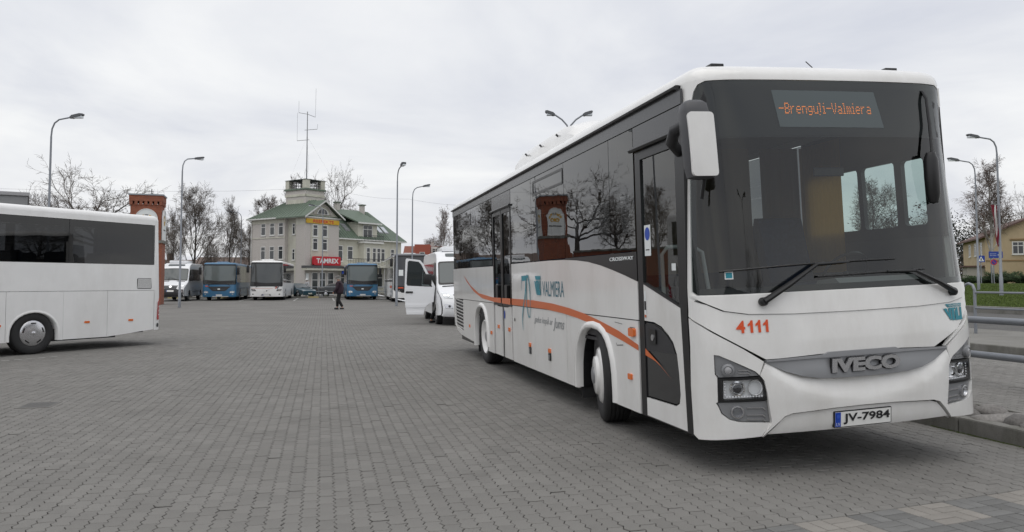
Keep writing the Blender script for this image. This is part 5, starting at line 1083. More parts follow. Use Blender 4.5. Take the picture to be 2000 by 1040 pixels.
def roof_ribs(par, a, b, c, d, n, m, name='roof_seam'):
    """standing seams between eave a-b and ridge d-c"""
    a, b, c, d = map(Vector, (a, b, c, d)); q = MB()
    for k in range(1, n):
        t = k / n; p0, p1 = a.lerp(b, t), d.lerp(c, t); nn = (b - a).cross(d - a).normalized()
        if nn.z < 0: nn = -nn
        sx = (b - a).normalized() * .02; q.add([p0 - sx + nn * .005, p0 + sx + nn * .005, p1 + sx + nn * .005, p1 - sx + nn * .005, p0 + nn * .05, p1 + nn * .05], [(0, 4, 5, 3), (4, 1, 2, 5)])
    q.build(name, m, par)['kind'] = 'stuff'
def tamrex():
    H = empty('office_building', (-1.97, 88.0, 0), (0, 0, R(41.4))); tag(H, 'pale cream and grey-brick building with green roof, square turret and mast beyond the buses', 'building'); REF[0] = Vector((6, 5, 4))
    A, E_ = H, 8.9
    # walls
    MB().box((0, 0, 0), (4.9, 1.6, E_)).build('wall', BRICKG, H); MB().box((.45, 1.6, 0), (4.9, 3.5, E_)).build('wall', CREAM, H); MB().box((.02, 3.5, 0), (4.9, 9.6, E_)).build('wall', BRICKG, H)
    MB().box((4.9, .55, 0), (16, 8.6, 6.7)).build('wall', CREAM, H)
    fL, fF, fW = wallface(.02, 0, 0, 1), wallface(0, 0, 1, 0), wallface(0, .55, 1, 0)
    for s in (4.2, 5.75, 7.35):
        window(H, fL, s, 6.9, .85, 1.45); window(H, fL, s, 4.1, .85, 1.55)
    patch('string_course', [(3.5, 6.55), (9.6, 6.55), (9.6, 6.67), (3.5, 6.67)], fL, CREAM, H, 3, off=.05, rim=.06); patch('string_course', [(0, 7.95), (1.6, 7.95), (1.6, 8.9), (0, 8.9)], fL, CREAM, H, 3, off=.04, rim=.05); patch('string_course', [(3.5, 8.3), (9.6, 8.3), (9.6, 8.9), (3.5, 8.9)], fL, CREAM, H, 3, off=.04, rim=.05)
    fR = wallface(.45, 0, 0, 1)
    for z in (6.9, 4.0): window(H, fR, 2.5, z, .5, 1.3)
    patch('wall_panel', [(.75, 3.5), (3.3, 3.5), (3.3, 8.1), (.75, 8.1)], fF, CREAM, H, 3, off=.05, rim=.06)
    fP = wallface(0, -.05, 1, 0)
    for s in (1.35, 2.75):
        window(H, fP, s, 6.65, .75, 1.35); window(H, fP, s, 5.1, .75, 1.35)
    YEL = mat('sign_yellow', (.62, .38, .02), .5); REDS = mat('sign_red', (.50, .012, .025), .4)
    sg = patch('shop_sign', [(.0, 8.12), (4.8, 8.12), (4.8, 8.62), (0, 8.62)], fF, YEL, H, 3, off=.16, rim=.12); lettering('lettering', 'RESPEKTS', fF, [(.95, 8.2), (3.95, 8.2), (3.95, 8.55), (.95, 8.55)], REDS, sg, .17, bold=.03)
    sg = patch('shop_sign', rrect(.75, 3.42, 4.75, 4.42, .18), wallface(0, -.5, 1, 0), REDS, H, 3, off=.05, rim=.3); lettering('lettering', 'TAMREX', wallface(0, -.5, 1, 0), [(1.15, 3.66), (4.4, 3.66), (4.4, 4.20), (1.15, 4.20)], PAPER, sg, .06, bold=.035)
    # shop front
    MB().box((-.5, -.9, 3.1), (5.2, .0, 3.36)).build('canopy', mat('canopy_dark', (.08, .08, .085), .5), H); MB().box((-.45, -.86, 2.85), (5.15, -.01, 3.1)).build('fascia', CREAM, H)
    fD = wallface(0, -.02, 1, 0)
    for s in (1.4, 2.5, 3.7): window(H, fD, s, .15, .95, 2.5, split=.35)
    MB().box((4.75, -.75, 2.5), (5.3, -.68, 3.3)).build('blade_sign', BLUE, H)
    patch('notice', [(-1.0 + 1.1, 1.8), (.5, 1.8), (.5, 2.5), (.1, 2.5)], fD, PAPER, H, 3, off=.03)
    # left hip roof
    o = .45; zE = E_
    a, b, c, d = (-o, -.1, zE), (-o, 9.6 + o, zE), (4.9 + o, 9.6 + o, zE), (4.9 + o, -.1, zE); r0, r1 = (2.45, 1.2, zE + 2.05), (2.45, 6.6, zE + 2.05)
    rf = MB().add([a, b, c, d, r0, r1], [(0, 1, 5, 4), (1, 2, 5), (2, 3, 4, 5), (3, 0, 4)]).build('roof', TILEG, H); roof_ribs(rf, a, b, r1, r0, 16, TILEG)
    slab(H, 'eave', [(-o, -.1, zE - .005), (-o, 9.6 + o, zE - .005), (4.9 + o, 9.6 + o, zE - .005), (4.9 + o, -.1, zE - .005)], .14, TRIMW)
    # front gable
    gz = zE + 1.95; g0, g1, ga = Vector((-.55, -.55, zE - .05)), Vector((5.35, -.55, zE - .05)), Vector((2.4, -.55, gz))
    gw = MB().add([(0, -.02, zE), (4.85, -.02, zE), (2.4, -.02, gz - .15)], [(0, 1, 2)]).build('gable', CREAM, H)
    for p, q in ((g0, ga), (ga, g1)):
        dp = Vector((0, 5.0, 0)); s_ = MB().add([p, q, q + dp, p + dp, p - Vector((0, 0, .14)), q - Vector((0, 0, .14)), q + dp - Vector((0, 0, .14)), p + dp - Vector((0, 0, .14))], [(0, 1, 2, 3), (7, 6, 5, 4), (0, 4, 5, 1), (2, 6, 7, 3), (0, 3, 7, 4), (1, 5, 6, 2)]).build('roof', TILEG, H)
        v_ = Vector((0, -.03, 0)); MB().add([p + v_ - Vector((0, 0, .02)), q + v_ - Vector((0, 0, .02)), q + v_ - Vector((0, 0, .22)), p + v_ - Vector((0, 0, .22))], [(0, 1, 2, 3)]).build('bargeboard', TRIMW, s_)
    aw = [(2.4 + .85 * math.cos(t), zE + .28 + .75 * math.sin(t)) for t in np.linspace(0, math.pi, 13)]
    w_ = patch('window', [aw, [(2.4 + (x - 2.4) * .82, zE + .34 + (z - zE - .28) * .8) for x, z in aw]], fF, TRIMW, H, .5, off=.08, rim=.08); patch('pane', aw, fF, PANE, w_, .5, off=.04)
    for x in (2.15, 2.65): patch('mullion', [(x - .03, zE + .3), (x + .03, zE + .3), (x + .03, zE + .9), (x - .03, zE + .9)], fF, TRIMW, w_, 2, off=.09)
    ow = [(2.4 + 1.35 * math.cos(t), zE + .25 + 1.2 * math.sin(t)) for t in np.linspace(0, math.pi, 15)]
    patch('arch_trim', [ow, [(2.4 + (x - 2.4) * .86, zE + .25 + (z - zE - .25) * .86) for x, z in ow]], fF, BRICKG, H, .5, off=.10, rim=.1)
    # turret
    tx0, ty0, tx1, ty1 = 2.0, 2.4, 4.75, 5.9
    T = MB().box((tx0, ty0, 8.5), (tx1, ty1, 12.2)).build('turret', BRICKG, H)
    fa_, fb_ = wallface(tx0, ty0, 0, 1), wallface(tx0, ty0, 1, 0)
    for fn, ln in ((fa_, ty1 - ty0), (fb_, tx1 - tx0)):
        patch('turret_panel', [(.35, 9.2), (ln - .35, 9.2), (ln - .35, 11.1), (.35, 11.1)], fn, CREAM, T, 3, off=.01); patch('turret_cornice', [(-.08, 11.45), (ln + .08, 11.45), (ln + .08, 11.7), (-.08, 11.7)], fn, CREAM, T, 3, off=.08, rim=.1)
    MB().box((tx0 - .16, ty0 - .16, 12.2), (tx1 + .16, ty1 + .16, 12.38)).build('turret_ledge', TILEG, T)
    for x in (tx0 + .25, tx1 - .25):
        for y in (ty0 + .25, ty1 - .25): MB().box((x - .3, y - .3, 12.38), (x + .3, y + .3, 13.4)).build('turret_pier', CREAM, T)
    MB().box((tx0 - .12, ty0 - .12, 13.4), (tx1 + .12, ty1 + .12, 13.44)).build('turret_cap', mat('cap_dark', (.10, .12, .11), .6), T)
    for a_, b_ in (((tx0 + .1, ty0 + .1), (tx1 - .1, ty0 + .1)), ((tx0 + .1, ty0 + .1), (tx0 + .1, ty1 - .1)), ((tx1 - .1, ty0 + .1), (tx1 - .1, ty1 - .1)), ((tx0 + .1, ty1 - .1), (tx1 - .1, ty1 - .1))):
        m = MB()
        for z in (12.7, 13.0, 13.3): m.tube([(*a_, z), (*b_, z)], .03, 5)
        for k in range(9): p = Vector((*a_, 12.45)).lerp(Vector((*b_, 12.45)), k / 8); m.tube([p, p + Vector((0, 0, .9))], .025, 5)
        m.build('turret_railing', DARKP, T)
    # right wing roof, dormer, skylights
    ex0, ex1, ey0, ey1, ez, rz_ = 4.9, 16.6, .1, 9.0, 6.7, 10.6
    a, b, c, d, r0, r1 = (ex0, ey0, ez), (ex1, ey0, ez), (ex1, ey1, ez), (ex0, ey1, ez), (ex0, 4.6, rz_), (14.0, 4.6, rz_)
    rf = MB().add([a, b, c, d, r0, r1], [(0, 1, 5, 4), (1, 2, 5), (2, 3, 4, 5)]).build('roof', TILEG, H); roof_ribs(rf, a, (14.0, ey0, ez), r1, r0, 22, TILEG)
    slab(H, 'eave', [(ex0, ey0, ez - .005), (ex1, ey0, ez - .005), (ex1, ey1, ez - .005), (ex0, ey1, ez - .005)], .14, TRIMW)
    MB().box((8.4, .50, 6.3), (11.6, 4.0, 8.8)).build('dormer', CREAM, H)
    slab(H, 'dormer_roof', [(8.0, .05, 8.75), (12.0, .05, 8.75), (12.3, 4.6, 10.62), (7.2, 4.6, 10.62)], .16, TILEG); MB().box((8.0, .0, 8.56), (12.0, .08, 8.74)).build('bargeboard', TRIMW, H)
    window(H, wallface(0, .50, 1, 0), 10.0, 6.75, 1.6, 1.75, two=True)
    for x, y in ((5.5, .0), (7.1, 0), (12.7, 0), (13.7, 0)):
        sl = lambda t: Vector((0, ey0 + 4.5 * t, ez + 3.9 * t)); n_ = Vector((0, -3.9, 4.5)).normalized() * .06
        p = [Vector((x, 0, 0)) + sl(.25) + n_, Vector((x + .75, 0, 0)) + sl(.25) + n_, Vector((x + .75, 0, 0)) + sl(.48) + n_, Vector((x, 0, 0)) + sl(.48) + n_]
        s_ = slab(H, 'skylight', p, .08, GREYP); q = [v + n_ * .2 for v in p]; c_ = sum(q, Vector()) / 4; MB().add([c_ + (v - c_) * .8 for v in q], [(0, 1, 2, 3)]).build('pane', mat('skylight_glass', (.55, .58, .60), .05, metal=.6), s_)
    for x in (8.2, 12.4): MB().box((x, 4.0, 10.0), (x + .5, 4.5, 11.3)).build('chimney', BRICKG, H); MB().box((x - .12, 3.88, 11.3), (x + .62, 4.62, 11.42)).build('chimney_cap', TILEG, H)
    for s in (5.6, 7.2): window(H, fW, s, 3.95 if s < 6 else 4.2, .9, 1.9 if s < 6 else 1.6)
    MB().box((8.6, -.35, 3.4), (11.5, .55, 6.2)).build('bay', mat('bay_white', (.56, .55, .48), .8), H); MB().box((8.4, -.6, 6.2), (11.7, .5, 6.4)).build('balcony', TRIMW, H)
    for s in (9.3, 10.3, 11.05): window(H, wallface(0, -.35, 1, 0), s, 3.9, .65, 1.8)
    for s in (12.7, 14.4): window(H, fW, s, 4.1, .7, 1.6)
    m = MB()
    for k in range(15): m.tube([(8.45 + k * .23, -.55, 6.4), (8.45 + k * .23, -.55, 7.15)], .02, 5)
    m.tube([(8.4, -.55, 7.15), (11.7, -.55, 7.15)], .03, 5); m.build('balcony_railing', DARKP, H)
    MB().box((4.9, -1.7, 3.25), (15.5, .5, 3.5)).build('terrace', CREAM, H); m = MB()
    for k in range(43): m.tube([(4.95 + k * .25, -1.65, 3.5), (4.95 + k * .25, -1.65, 4.25)], .02, 5)
    m.tube([(4.9, -1.65, 4.25), (15.5, -1.65, 4.25)], .03, 5); m.build('terrace_railing', DARKP, H)
    for x in (5.3, 7.2, 9.1, 11.0, 12.9, 14.8): MB().box((x - .14, -1.7, 0), (x + .14, -1.42, 3.7)).build('terrace_pier', TRIMW, H)
    for s in (6.2, 8.2, 10.2, 12.2): window(H, fW, s, .9, 1.0, 1.7)
    MB().tube([(-.05, 9.5, 0), (-.05, 9.5, 8.5), (-.4, 9.6, 8.8)], .06, 6).build('downpipe', TRIMW, H); MB().tube([(4.95, .40, 3.5), (4.95, .40, 6.3), (5.2, .1, 6.6)], .06, 6).build('downpipe', TRIMW, H)
    # mast
    M = MB(); mx, my = 2.5, 2.9; M.tube([(mx, my, 13.4), (mx, my, 21.4)], [.075, .045], 8)
    M.build('mast', GREYP, H)
    for pts in ([(-1.3, 0, 21.2), (0, 0, 21.1), (1.2, 0, 20.8)], [(-.4, 0, 19.2), (1.5, 0, 19.4)], [(-1.5, 0, 17.9), (.3, 0, 18.1)], [(-1.3, 0, 21.2), (-1.3, 0, 22.6)], [(1.2, 0, 20.8), (1.25, 0, 24.2)], [(-1.5, 0, 17.9), (-1.5, 0, 21.2)], [(1.5, 0, 19.4), (1.55, 0, 20.0)]):
        MB().tube([Vector((mx + x * .60, my - x * .45, z)) for x, y, z in pts], .03 if abs(pts[0][2] - pts[-1][2]) < .6 else .014, 5).build('antenna', GREYP, H)
    for dx, dy in ((-3, -1), (2.6, 2.6), (1, -3.2)): MB().tube([(mx, my, 18.5), (mx + dx, my + dy, 13.45)], .005, 4).build('guy_wire', GREYP, H)
tamrex()

# ---- brick tower with the arched board
def brick_tower():
    T = empty('brick_tower', (-11.62, 55.8, 0), (0, 0, R(4))); tag(T, 'slim red brick tower with arched white sign board rising behind the left coach', 'tower'); REF[0] = Vector((0, 1.2, 4))
    def brickmat(nm, c1, c2, mo, sc):
        m = bpy.data.materials.new(nm); m.use_nodes = True; t = m.node_tree; b = t.nodes['Principled BSDF']; b.inputs['Roughness'].default_value = .9
        co = N(t, 'ShaderNodeTexCoord'); sp = N(t, 'ShaderNodeSeparateXYZ'); L(t, co.outputs['Object'], sp.inputs[0]); ad = N(t, 'ShaderNodeMath', operation='ADD'); L(t, sp.outputs[0], ad.inputs[0]); L(t, sp.outputs[1], ad.inputs[1]); cb = N(t, 'ShaderNodeCombineXYZ'); L(t, ad.outputs[0], cb.inputs[0]); L(t, sp.outputs[2], cb.inputs[1])
        br = N(t, 'ShaderNodeTexBrick'); br.inputs['Scale'].default_value = sc; br.inputs['Color1'].default_value = (*c1, 1); br.inputs['Color2'].default_value = (*c2, 1); br.inputs['Mortar'].default_value = (*mo, 1); br.inputs['Mortar Size'].default_value = .012; br.inputs['Brick Width'].default_value = .25; br.inputs['Row Height'].default_value = .075; L(t, cb.outputs[0], br.inputs['Vector']); L(t, br.outputs[0], b.inputs['Base Color'])
        bp = N(t, 'ShaderNodeBump', Strength=.5, Distance=.01); L(t, br.outputs['Fac'], bp.inputs['Height']); bp.invert = True; L(t, bp.outputs[0], b.inputs['Normal']); return m
    BR = brickmat('red_brick', (.36, .105, .05), (.27, .075, .038), (.16, .10, .08), 1.0); MATS['red_brick'] = BR
    w_ = .95
    MB().box((-w_, 0, 4.3), (w_, 1.7, 6.75)).build('shaft', BR, T); MB().box((-w_ - .08, -.08, 0), (w_ + .08, 1.8, 4.15)).build('base', BR, T); MB().box((-w_ - .16, -.16, 4.15), (w_ + .16, 1.88, 4.32)).build('ledge', CONC, T)
    MB().box((-w_ - .09, -.09, 6.95), (w_ + .09, 1.79, 7.35)).build('parapet', BR, T)
    for s in range(7):
        x = -w_ - .05 + s * (2 * w_ + .1 - .18) / 6; MB().box((x, -.08, 6.70), (x + .18, .02, 6.96)).build('corbel', BR, T); MB().box((x, 1.68, 6.70), (x + .18, 1.78, 6.96)).build('corbel', BR, T)
    for s in range(6):
        y = .0 + s * .304; MB().box((-w_ - .08, y, 6.70), (-w_ + .01, y + .18, 6.96)).build('corbel', BR, T); MB().box((w_ - .01, y, 6.70), (w_ + .08, y + .18, 6.96)).build('corbel', BR, T)
    MB().box((-w_ - .14, -.14, 7.35), (w_ + .14, 1.84, 7.44)).build('coping', mat('coping_metal', (.30, .33, .36), .5), T)
    MB().tube([(.2, 1, 7.46), (.2, 1, 7.9)], .03, 6).build('finial', DARKP, T)
    YEL = mat('emblem_yellow', (.62, .36, .03), .5)
    for fn, c in ((wallface(0, -.03, 1, 0), .05), (wallface(w_ + .03, .85, 0, 1), 0)):
        bd = patch('sign_board', [(c - .70, 4.35), (c + .70, 4.35)] + [(c + .70 * math.cos(t), 5.75 + .70 * math.sin(t)) for t in np.linspace(0, math.pi, 15)], fn, PAPER, T, .3, off=.08, rim=.08)
        patch('sign_rim', [[(c - .70, 4.35), (c + .70, 4.35)] + [(c + .70 * math.cos(t), 5.75 + .70 * math.sin(t)) for t in np.linspace(0, math.pi, 15)], [(c - .67, 4.43), (c + .67, 4.43)] + [(c + .67 * math.cos(t), 5.75 + .67 * math.sin(t)) for t in np.linspace(0, math.pi, 15)]], fn, mat('rim_white', (.8, .8, .79), .5), bd, .3, off=.11, rim=.03)
        for k in range(5):
            t0, t1 = math.pi * (.06 + k * .18), math.pi * (.06 + k * .18 + .145); patch('emblem', [(c + .52 * math.cos(t), 5.55 + .52 * math.sin(t)) for t in np.linspace(t0, t1, 5)] + [(c + .36 * math.cos(t), 5.55 + .36 * math.sin(t)) for t in np.linspace(t1, t0, 5)], fn, YEL if k in (0, 4, 1, 3) else GREYP, bd, .3, off=.09)
        for sg in (-1, 1): patch('emblem', [ellipse(c + sg * .16, 5.52, .17, .15, 16), ellipse(c + sg * .16, 5.50, .08, .07, 12)], fn, YEL, bd, .2, off=.092)
        patch('emblem', [(c - .5, 5.02), (c + .5, 5.02), (c + .5, 5.10), (c - .5, 5.10)], fn, DARKP, bd, .3, off=.09)
    # wall running on behind the coach
    MB().box((-9.5, .6, 0), (-1.4, 1.0, 3.0)).build('boundary_wall', BR, T); MB().box((-9.5, .5, 3.0), (-1.4, 1.1, 3.15)).build('wall_coping', CONC, T)
brick_tower()
def low_house(name, label, px, py, w_, d_, h, rh, wall, roof, rz, wins=3):
    H = empty(name, (px, py, 0), (0, 0, rz)); tag(H, label, 'building'); REF[0] = Vector((0, d_ / 2, h / 2))
    MB().box((-w_ / 2, 0, 0), (w_ / 2, d_, h)).build('wall', wall, H)
    rf = MB().add([(-w_ / 2 - .4, -.5, h), (w_ / 2 + .4, -.5, h), (w_ / 2 + .4, d_ + .5, h), (-w_ / 2 - .4, d_ + .5, h), (-w_ / 2 - .4, d_ / 2, h + rh), (w_ / 2 + .4, d_ / 2, h + rh)], [(0, 1, 5, 4), (2, 3, 4, 5), (0, 4, 3), (1, 2, 5)]).build('roof', roof, H)
    MB().box((w_ * .2, d_ * .5 - .3, h + rh - .4), (w_ * .2 + .6, d_ * .5 + .3, h + rh + .8)).build('chimney', wall, rf)
    for k in range(wins): window(H, wallface(0, 0, 1, 0), -w_ / 2 + (k + .5) * w_ / wins, h * .35, .9, 1.2)
    window(H, wallface(w_ / 2, 0, 0, 1), d_ / 2, h * .35, .9, 1.2)
    return H
BRW = mat('brown_wall', (.17, .11, .085), .9, var=.1); BEI = mat('beige_wall', (.34, .28, .20), .9, var=.1); TLR = mat('tile_red', (.20, .07, .045), .8, var=.15, vscale=2); TLB = mat('tile_brown', (.13, .095, .08), .8, var=.15, vscale=2)
low_house('house', 'low red-brown house with a brown roof behind the white minibus', -21.5, 96, 13, 8, 2.5, 1.7, BRW, TLB, R(-12), 5)
low_house('house', 'low beige house with a pale brown roof behind the left blue bus', -11.5, 103, 9, 7, 2.8, 2.0, BEI, TLB, R(-8), 3)
RB = low_house('apartment_building', 'red-roofed apartment building far behind the parked coaches', 18.9, 150, 7.0, 9, 6.6, 2.2, mat('grey_wall', (.40, .38, .36), .9), TLR, R(-10), 5)
REF[0] = Vector((0, 5, 3)); MB().box((-1.6, -.8, 0), (1.4, 4, 8.9)).build('stair_tower', mat('red_render', (.33, .09, .06), .9), RB)
for x, z in ((-2.7, 4.3), (2.0, 4.3), (2.9, 4.3)): window(RB, wallface(0, 0, 1, 0), x, z, 1.0, 1.2)
window(RB, wallface(0, -.8, 1, 0), -.1, 6.2, 1.0, 1.2); MB().box((1.5, 1.2, 7.0), (3.3, 4, 8.5)).build('dormer', TRIMW, RB); window(RB, wallface(0, 1.2, 1, 0), 2.4, 7.1, 1.3, 1.1, two=True)
gx, gy = (-950 / 1500 * 24) * .9711 + 24 * .2386, (950 / 1500 * 24) * .2386 + 24 * .9711
GH = empty('bus_shelter', (gx, gy, 0), (0, 0, R(18.5))); tag(GH, 'grey flat shelter roof at the left edge behind the white coach', 'shelter'); REF[0] = Vector((-3, 2, 3))
MB().box((-6, 0, 3.85), (0, 3.2, 4.2), .03).build('roof', mat('grey_clad', (.24, .245, .25), .7, var=.05), GH); MB().box((-6.05, -.05, 4.2), (.05, 3.25, 4.32), .02).build('fascia', mat('grey_fascia', (.34, .34, .35), .6), GH)
for x, y in ((-5.7, .4), (-5.7, 2.8), (-.4, .4), (-.4, 2.8)): MB().tube([(x, y, 0), (x, y, 3.85)], .07, 8).build('post', GREYP, GH)
# ---- yellow house and neighbour on the right
def yellow_house():
    a = math.atan2(-.355, .935) - R(13.8)
    c = (1925 - 1000) / 1500 * 75; X = c * math.cos(R(13.8)) + 75 * math.sin(R(13.8)); Y = -c * math.sin(R(13.8)) + 75 * math.cos(R(13.8))
    H = empty('yellow_house', (X, Y, 0), (0, 0, a)); tag(H, 'ochre yellow gabled house with white window beyond the hedge on the right', 'house'); REF[0] = Vector((4, 6, 3))
    YW = mat('ochre_wall', (.46, .365, .235), .9, var=.06, vscale=1.2, dirt=((.35, .25, .14), .4, .8)); RF = mat('roof_brown', (.10, .055, .045), .8)
    e_, rg_ = 6.0, 7.9
    MB().add([(0, 0, 0), (8.4, 0, 0), (8.4, 0, e_), (4.2, 0, rg_), (0, 0, e_), (0, 11, 0), (8.4, 11, 0), (8.4, 11, e_), (4.2, 11, rg_), (0, 11, e_)], [(0, 1, 2, 3, 4), (5, 9, 8, 7, 6), (0, 4, 9, 5), (1, 6, 7, 2)]).build('wall', YW, H)
    for p, q in (((-.5, e_ - .22), (4.2, rg_)), ((8.9, e_ - .22), (4.2, rg_))):
        slab(H, 'roof', [(p[0], -.5, p[1] + .1), (q[0], -.5, q[1] + .1), (q[0], 11.4, q[1] + .1), (p[0], 11.4, p[1] + .1)], .16, RF)
    fn = wallface(0, 0, 1, 0); window(H, fn, 2.75, 4.2, 1.0, 1.25, two=True); patch('string_course', [(0, 3.55), (8.4, 3.55), (8.4, 3.68), (0, 3.68)], fn, mat('course_brown', (.28, .19, .10), .9), H, 3, off=.05, rim=.05)
    patch('window_hood', [(2.1, 5.6), (3.4, 5.6), (3.4, 5.72), (2.1, 5.72)], fn, MATS['course_brown'], H, 3, off=.12, rim=.12)
    fl_ = wallface(0, 0, 0, 1)
    for s in (1.8, 4.6, 7.4): window(H, fl_, s, 4.2, 1.0, 1.3, two=True); window(H, fl_, s, 1.9, 1.0, 1.3, two=True)
    MB().box((-1.5, .6, 0), (0, 2.8, 3.0)).build('porch', mat('porch_grey', (.35, .33, .29), .8), H); MB().box((-1.8, .4, 3.0), (.1, 3.0, 3.15)).build('porch_roof', RF, H)
    # red creeper
    rgn = random.Random(4); m = MB()
    for k in range(1500):
        z = rgn.uniform(1.5, 6.3); x = 4.35 + rgn.gauss(0, .22) * (1 + .3 * math.sin(z * 2)); q = Vector((x, -.04 - rgn.uniform(0, .12), z)); s = rgn.uniform(.04, .09); u_ = Vector((rgn.gauss(0, 1), rgn.gauss(0, .5), rgn.gauss(0, 1))).normalized() * s; v_ = Vector((rgn.gauss(0, 1), rgn.gauss(0, .5), rgn.gauss(0, 1))).normalized() * s; m.add([q - u_, q + v_, q + u_, q - v_], [(0, 1, 2, 3)])
    o = m.build('creeper', mat('creeper_red', (.20, .055, .03), .85, island=.5), H, fix=False); o['kind'] = 'stuff'
    W_ = empty('white_house', (X + 6.2 * math.cos(a) + 3.0 * math.sin(a), Y + 6.2 * math.sin(a) - 3.0 * math.cos(a), 0), (0, 0, a)); tag(W_, 'white house with pale eaves cut off by the right edge', 'house'); REF[0] = Vector((3, 4, 3))
    MB().box((-.9, -3, 0), (6, 6, 6.2)).build('wall', mat('white_wall', (.62, .60, .55), .9), W_); slab(W_, 'roof', [(-1.6, -3.6, 6.2), (6.6, -3.6, 7.6), (6.6, 6.5, 7.6), (-1.6, 6.5, 6.2)], .22, TRIMW); window(W_, wallface(-.9, -3, 0, 1), 1.6, 4.2, 1.0, 1.3, two=True); window(W_, wallface(0, -3, 1, 0), .6, 4.2, 1.0, 1.3, two=True)
yellow_house()
# bus station behind the camera (mirrored in the windshield)
BS = empty('bus_station', (4, -28, 0)); tag(BS, 'low bus station with dark pitched roof mirrored in the coach windshield', 'building'); REF[0] = Vector((0, -5, 2))
MB().box((-16, -10, 0), (16, 0, 3.4)).build('wall', BEI, BS); slab(BS, 'roof', [(-17, .9, 3.4), (17, .9, 3.4), (13, -5, 6.2), (-13, -5, 6.2)], .2, mat('slate_roof', (.03, .035, .045), .6)); slab(BS, 'roof', [(-17, -10.9, 3.4), (-13, -5, 6.2), (13, -5, 6.2), (17, -10.9, 3.4)], .2, MATS['slate_roof'])
for k in range(9): patch('window', [(-14.5 + k * 3.4, .8), (-12.5 + k * 3.4, .8), (-12.5 + k * 3.4, 2.7), (-14.5 + k * 3.4, 2.7)], wallface(0, 0, 1, 0), PANE, BS, 3, off=.02)

# ================================================================== lamps, signs, railings
GALV = mat('galvanised', (.24, .255, .28), .5, metal=.4, var=.06); LAMPH = mat('lamp_head', (.10, .105, .115), .5)
def street_lamp(label, x, y, h, az, arm=1.4, double=False, base=0.0, r=.066):
    """az: direction of the arm in degrees from +X"""
    B = empty('street_lamp', (x, y, base), (0, 0, R(az))); tag(B, label, 'street lamp', 'street lamps')
    MB().tube([(0, 0, 0), (0, 0, 1.0), (0, 0, 1.02), (0, 0, h - 1.0 if not double else h - .9)], [r * 1.25, r * 1.2, r, r * .62], 10).build('pole', GALV, B, smooth=40)
    for sg in ((1, -1) if double else (1,)):
        zt = h - 1.0 if not double else h - .9
        if double: pts = [(0, 0, zt), (sg * .08, 0, zt + .30), (sg * .30, 0, zt + .55), (sg * arm * .62, 0, zt + .76)]
        else: pts = [(0, 0, zt), (.03, 0, zt + .35), (.14, 0, zt + .62), (.34, 0, zt + .78), (arm * .60, 0, zt + .88)]
        MB().tube(pts, r * .55, 8).build('arm', GALV, B, smooth=50)
        a, b = Vector(pts[-1]), Vector((sg * (arm + .05), 0, pts[-1][2] + .14)); t = (b - a).normalized(); n = Vector((0, 1, 0)); m = MB(); V = []
        for q, w_, hh in ((0, .05, .05), (.12, .07, .06), (.16, .12, .07), (.8, .15, .06), (1.0, .10, .03)):
            c = a.lerp(b, q)
            for sx, sz in ((-1, -1), (1, -1), (1, 1), (-1, 1)): V.append(c + n * w_ * sx + Vector((0, 0, hh * sz)))
        m.add(V, [(i * 4 + k, i * 4 + (k + 1) % 4, i * 4 + 4 + (k + 1) % 4, i * 4 + 4 + k) for i in range(4) for k in range(4)] + [(3, 2, 1, 0), (16, 17, 18, 19)]); hd = m.build('lamp_head', LAMPH, B, smooth=30)
        MB().box(a.lerp(b, .3) + Vector((-.02, -.10, -.075)), a.lerp(b, .9) + Vector((.02, .10, -.062))).build('diffuser', MATS['lamp_glass'], hd)
    return B
street_lamp('tall street lamp rising behind the white coach at the left', -12.22, 39.04, 9.2, -13.8)
street_lamp('street lamp in front of the bare birch left of the pale building', -8.32, 49.41, 9.2, 45, 1.4)
street_lamp('street lamp with its head towards the viewer, right of the green-roofed building', 4.55, 49.34, 9.0, -75, 1.2)
street_lamp('thin street lamp between the green roof and the big coach', 6.58, 58.73, 9.0, 0, 1.3)
street_lamp('distant street lamp with arm pointing left beside the green-roofed building', -8.6, 87.0, 9.2, 165, 1.6)
street_lamp('double-armed street lamp showing above the coach roof', 10.27, 31.46, 8.9, -12, .98, True)
LR1 = street_lamp('street lamp with the flag on its pole beyond the road', 34.9, 33.4, 8.6, 165, 1.5, base=.78, r=.075)
street_lamp('street lamp behind the crossing sign beyond the road', 38.9, 38.84, 8.1, 166, 1.6, base=1.02)
street_lamp('far street lamp left of the yellow house', 72.0, 76.0, 8.0, 165, 1.6, base=1.4)
street_lamp('street lamp in front of the green-roofed building beside the red sign', -.1, 82.0, 9.6, 160, 1.5)
street_lamp('double-armed street lamp mirrored in the coach windshield', .5, -13.0, 9, 10, 1.5, True)
street_lamp('double-armed far street lamp mirrored in the coach windshield', 7.5, -22.0, 9, 10, 1.5, True)
# flag
FR, FW = mat('flag_red', (.20, .012, .03), .8), mat('flag_white', (.70, .70, .70), .8)
FB = empty('flag', (34.9, 33.4, 4.6)); tag(FB, 'dark red and white flag hanging from a lamp post', 'flag')
def cloth(n0, n1, m, nm):
    V = []; F = []
    for i in range(13):
        for j in (n0, (n0 + n1) / 2, n1):
            z = 1.0 - i * .165; w_ = .85 * (1 - i / 14.0) + .05; V.append((-.10 - w_ * j * .72 + .03 * math.sin(i * .8 + j * 5), -w_ * j * .3 + .07 * math.sin(j * 9 + i * .3), z - .25 * j * (i / 12)))
    for i in range(12):
        for j in range(2): F.append((i * 3 + j, i * 3 + j + 1, i * 3 + j + 4, i * 3 + j + 3))
    rawmesh(nm, V, F, m, FB, True)
cloth(0, .4, FR, 'stripe'); cloth(.4, .6, FW, 'stripe'); cloth(.6, 1, FR, 'stripe'); MB().tube([(0, 0, 1.0), (-.75, -.3, 1.06)], .015, 6).build('flag_staff', GALV, FB)
